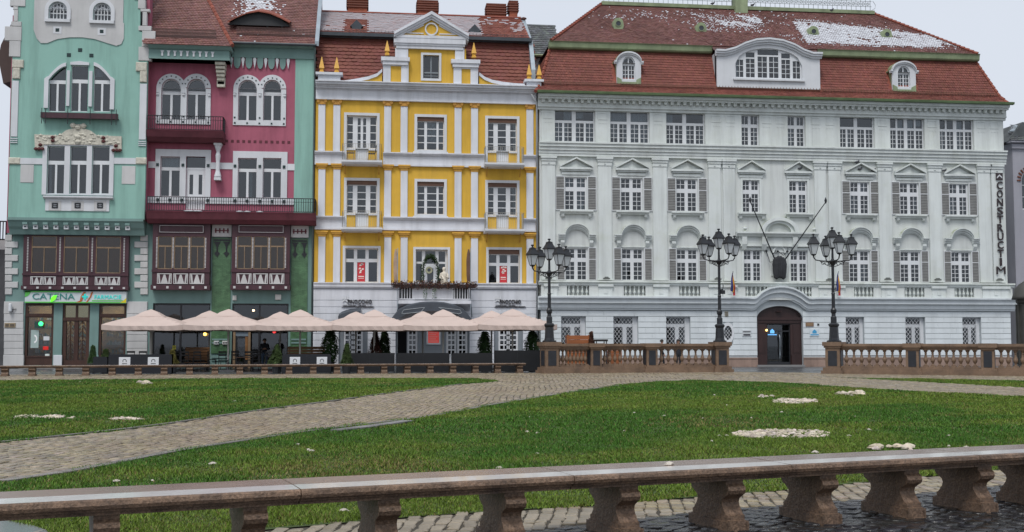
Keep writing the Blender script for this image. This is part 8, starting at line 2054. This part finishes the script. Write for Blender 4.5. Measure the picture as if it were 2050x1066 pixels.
x, y = onZ(1205, 742); R = rc(1192, 680, 1217, 684, y); t = single('dark_table', MB().box(R[0], R[1], y, y+.8, R[2], R[3]).box(R[0]+.05, R[0]+.1, y+.05, y+.1, 0, R[2]).box(R[1]-.1, R[1]-.05, y+.05, y+.1, 0, R[2]).box(R[0]+.05, R[0]+.1, y+.7, y+.75, 0, R[2]).box(R[1]-.1, R[1]-.05, y+.7, y+.75, 0, R[2]), BWD, 'dark high table between the two orange timber boxes', 'table', ((R[0]+R[1])/2, y, 0))
# ================================================================== PEOPLE
SKIN = plainm('skin', (.42, .24, .17), .6); JEAN = MAT('jeans', (.07, .11, .17), .85, .2, 6); DJ = MAT('dark_jacket', (.02, .023, .03), .8, .2, 5); HAIR = plainm('dark_hair', (.02, .014, .01), .6); SHOE = plainm('shoe', (.02, .02, .02), .5)
def person(loc, rz, H_, pose, label, mats, long_hair=False):
    s = H_/1.75
    J = {}; E_ = []
    def j(n, p, r_, par=None): J[n] = (Vector(p)*s, r_*s, par)
    j('pel', (0, 0, .95), .155); j('wa', (0, 0, 1.12), .14, 'pel'); j('ch', (0, 0, 1.33), .165, 'wa'); j('nb', (0, 0, 1.47), .075, 'ch'); j('nk', (0, -.01, 1.53), .055, 'nb'); j('hd', (0, -.03, 1.63), .095, 'nk'); j('ht', (0, -.02, 1.70), .075, 'hd')
    st, arm = pose
    for sg, nm in ((-1, 'l'), (1, 'r')):
        f = st*sg
        j(nm+'hp', (.095*sg, 0, .88), .105, 'pel'); j(nm+'kn', (.10*sg, -.12*f-.02, .49), .07, nm+'hp'); j(nm+'an', (.10*sg, -.24*f+.02, .09), .045, nm+'kn'); j(nm+'to', (.11*sg, -.24*f-.15, .035), .035, nm+'an')
        j(nm+'sh', (.185*sg, .0, 1.41), .07, 'ch')
        if arm == 'down': j(nm+'el', (.245*sg, .03+.06*f, 1.13), .05, nm+'sh'); j(nm+'wr', (.235*sg, -.06+.12*f, .89), .036, nm+'el'); j(nm+'hn', (.23*sg, -.08+.13*f, .81), .036, nm+'wr')
        else: j(nm+'el', (.26*sg, .02, 1.14), .05, nm+'sh'); j(nm+'wr', (.10*sg, -.22, 1.16), .036, nm+'el'); j(nm+'hn', (.03*sg, -.26, 1.18), .036, nm+'wr')
        h = J[nm+'hn'][0]/s; w_ = J[nm+'wr'][0]/s; d_ = (h-w_).normalized(); side = Vector((0, 1, 0)).cross(d_) if abs(d_.y) < .9 else Vector((1, 0, 0))
        side = d_.cross(Vector((sg, .1, 0))).normalized()
        for q in range(4):
            b = h+side*(.03-.02*q); L_ = (.07, .08, .075, .06)[q]; j(f'{nm}f{q}a', b+d_*L_*.55, .0095, nm+'hn'); j(f'{nm}f{q}b', b+d_*L_*.9-Vector((.02*sg, .0, 0)), .008, f'{nm}f{q}a')
        j(nm+'ta', h+side*.045+d_*.0, .011, nm+'hn'); j(nm+'tb', h+side*.06+d_*.035, .009, nm+'ta')
    names = list(J); idx = {n: i for i, n in enumerate(names)}
    me = bpy.data.meshes.new('person'); me.from_pydata([J[n][0] for n in names], [(idx[J[n][2]], idx[n]) for n in names if J[n][2]], [])
    o = bpy.data.objects.new('tmp', me); COL.objects.link(o); md = o.modifiers.new('s', 'SKIN'); md.use_smooth_shade = True
    for i, n in enumerate(names): r_ = J[n][1]; me.skin_vertices[0].data[i].radius = (r_*(1.15 if n in ('pel', 'wa', 'ch') else 1), r_*(.8 if n in ('pel', 'wa', 'ch') else 1))
    me.skin_vertices[0].data[0].use_root = True; sb = o.modifiers.new('u', 'SUBSURF'); sb.levels = 1; sb.render_levels = 1
    dg = bpy.context.evaluated_depsgraph_get(); m2 = bpy.data.meshes.new_from_object(o.evaluated_get(dg)); bpy.data.objects.remove(o)
    m2.materials.clear()
    for q in mats: m2.materials.append(q)
    for p_ in m2.polygons:
        c = p_.center/s; k = 1
        if c.z > 1.5: k = 0
        elif c.z < .10: k = 3
        elif c.z < .93 and abs(c.x) < .2: k = 2
        for sg in ('l', 'r'):
            if (p_.center-J[sg+'hn'][0]).length < .1*s: k = 0
        p_.material_index = k
    b = bpy.data.objects.new('person', m2); COL.objects.link(b); b.location = loc; b.rotation_euler.z = rz; tag(b, label, 'person')
    hm = MB(); hc = J['hd'][0]
    prof = [(.115, -.02), (.118, .04), (.1, .09), (.06, .125), (.01, .135)]
    V = []; n = 14
    for r_, z in prof:
        for k in range(n): a = 2*math.pi*k/n; front = max(0, -math.sin(a)); V.append((hc.x+r_*s*math.cos(a)*.88, hc.y+.012*s+r_*s*math.sin(a)*(1.0-.12*front), hc.z+(z+(.06*front if z < 0.03 else 0))*s))
    hm.add(V, [(q*n+k, q*n+(k+1) % n, (q+1)*n+(k+1) % n, (q+1)*n+k) for q in range(len(prof)-1) for k in range(n)]+[tuple(range((len(prof)-1)*n, len(prof)*n))])
    if long_hair: hm.lathe([(.07*s, -.24*s), (.1*s, -.15*s), (.11*s, 0), (.1*s, .05*s)], hc.x, hc.y+.05*s, hc.z, n=10, sy=.6)
    obj('hair', hm, HAIR, b, smooth=True)
    fm = MB(); fy = hc.y-.088*s
    fm.prismx([(fy+.015*s, hc.z+.0), (fy-.012*s, hc.z-.035*s), (fy+.015*s, hc.z-.042*s)], hc.x-.012*s, hc.x+.012*s); obj('nose', fm, mats[0], b)
    em = MB()
    for sg in (-1, 1): em.lathe([(.002, -.008*s), (.013*s, 0), (.002, .008*s)], hc.x+.034*s*sg, fy+.012*s, hc.z+.008*s, n=6)
    em.box(hc.x-.025*s, hc.x+.025*s, fy+.002, fy+.014*s, hc.z-.066*s, hc.z-.058*s); obj('eyes_and_mouth', em, HAIR, b)
    er = MB()
    for sg in (-1, 1): er.lathe([(.004, -.03*s), (.014*s, 0), (.004, .03*s)], hc.x+.092*s*sg, hc.y+.005*s, hc.z-.01*s, n=6)
    obj('ears', er, mats[0], b)
    return b
x, y = onZ(529, 741.3); person((x, y, 0), .15, 1.80, (.0, 'front'), 'person in dark jacket and blue jeans standing under the parasols, hands in front', [SKIN, DJ, JEAN, SHOE])
x, y = onZ(1325, 740.0); person((x, y, 0), 1.3, 1.74, (.7, 'down'), 'person in dark clothes walking behind the balustrade, left one of two', [SKIN, DJ, DJ, SHOE])
x, y = onZ(1358, 740.5); person((x, y, 0), .3, 1.75, (.25, 'down'), 'person with long dark hair in dark clothes behind the balustrade, right one of two', [SKIN, DJ, DJ, SHOE], True)
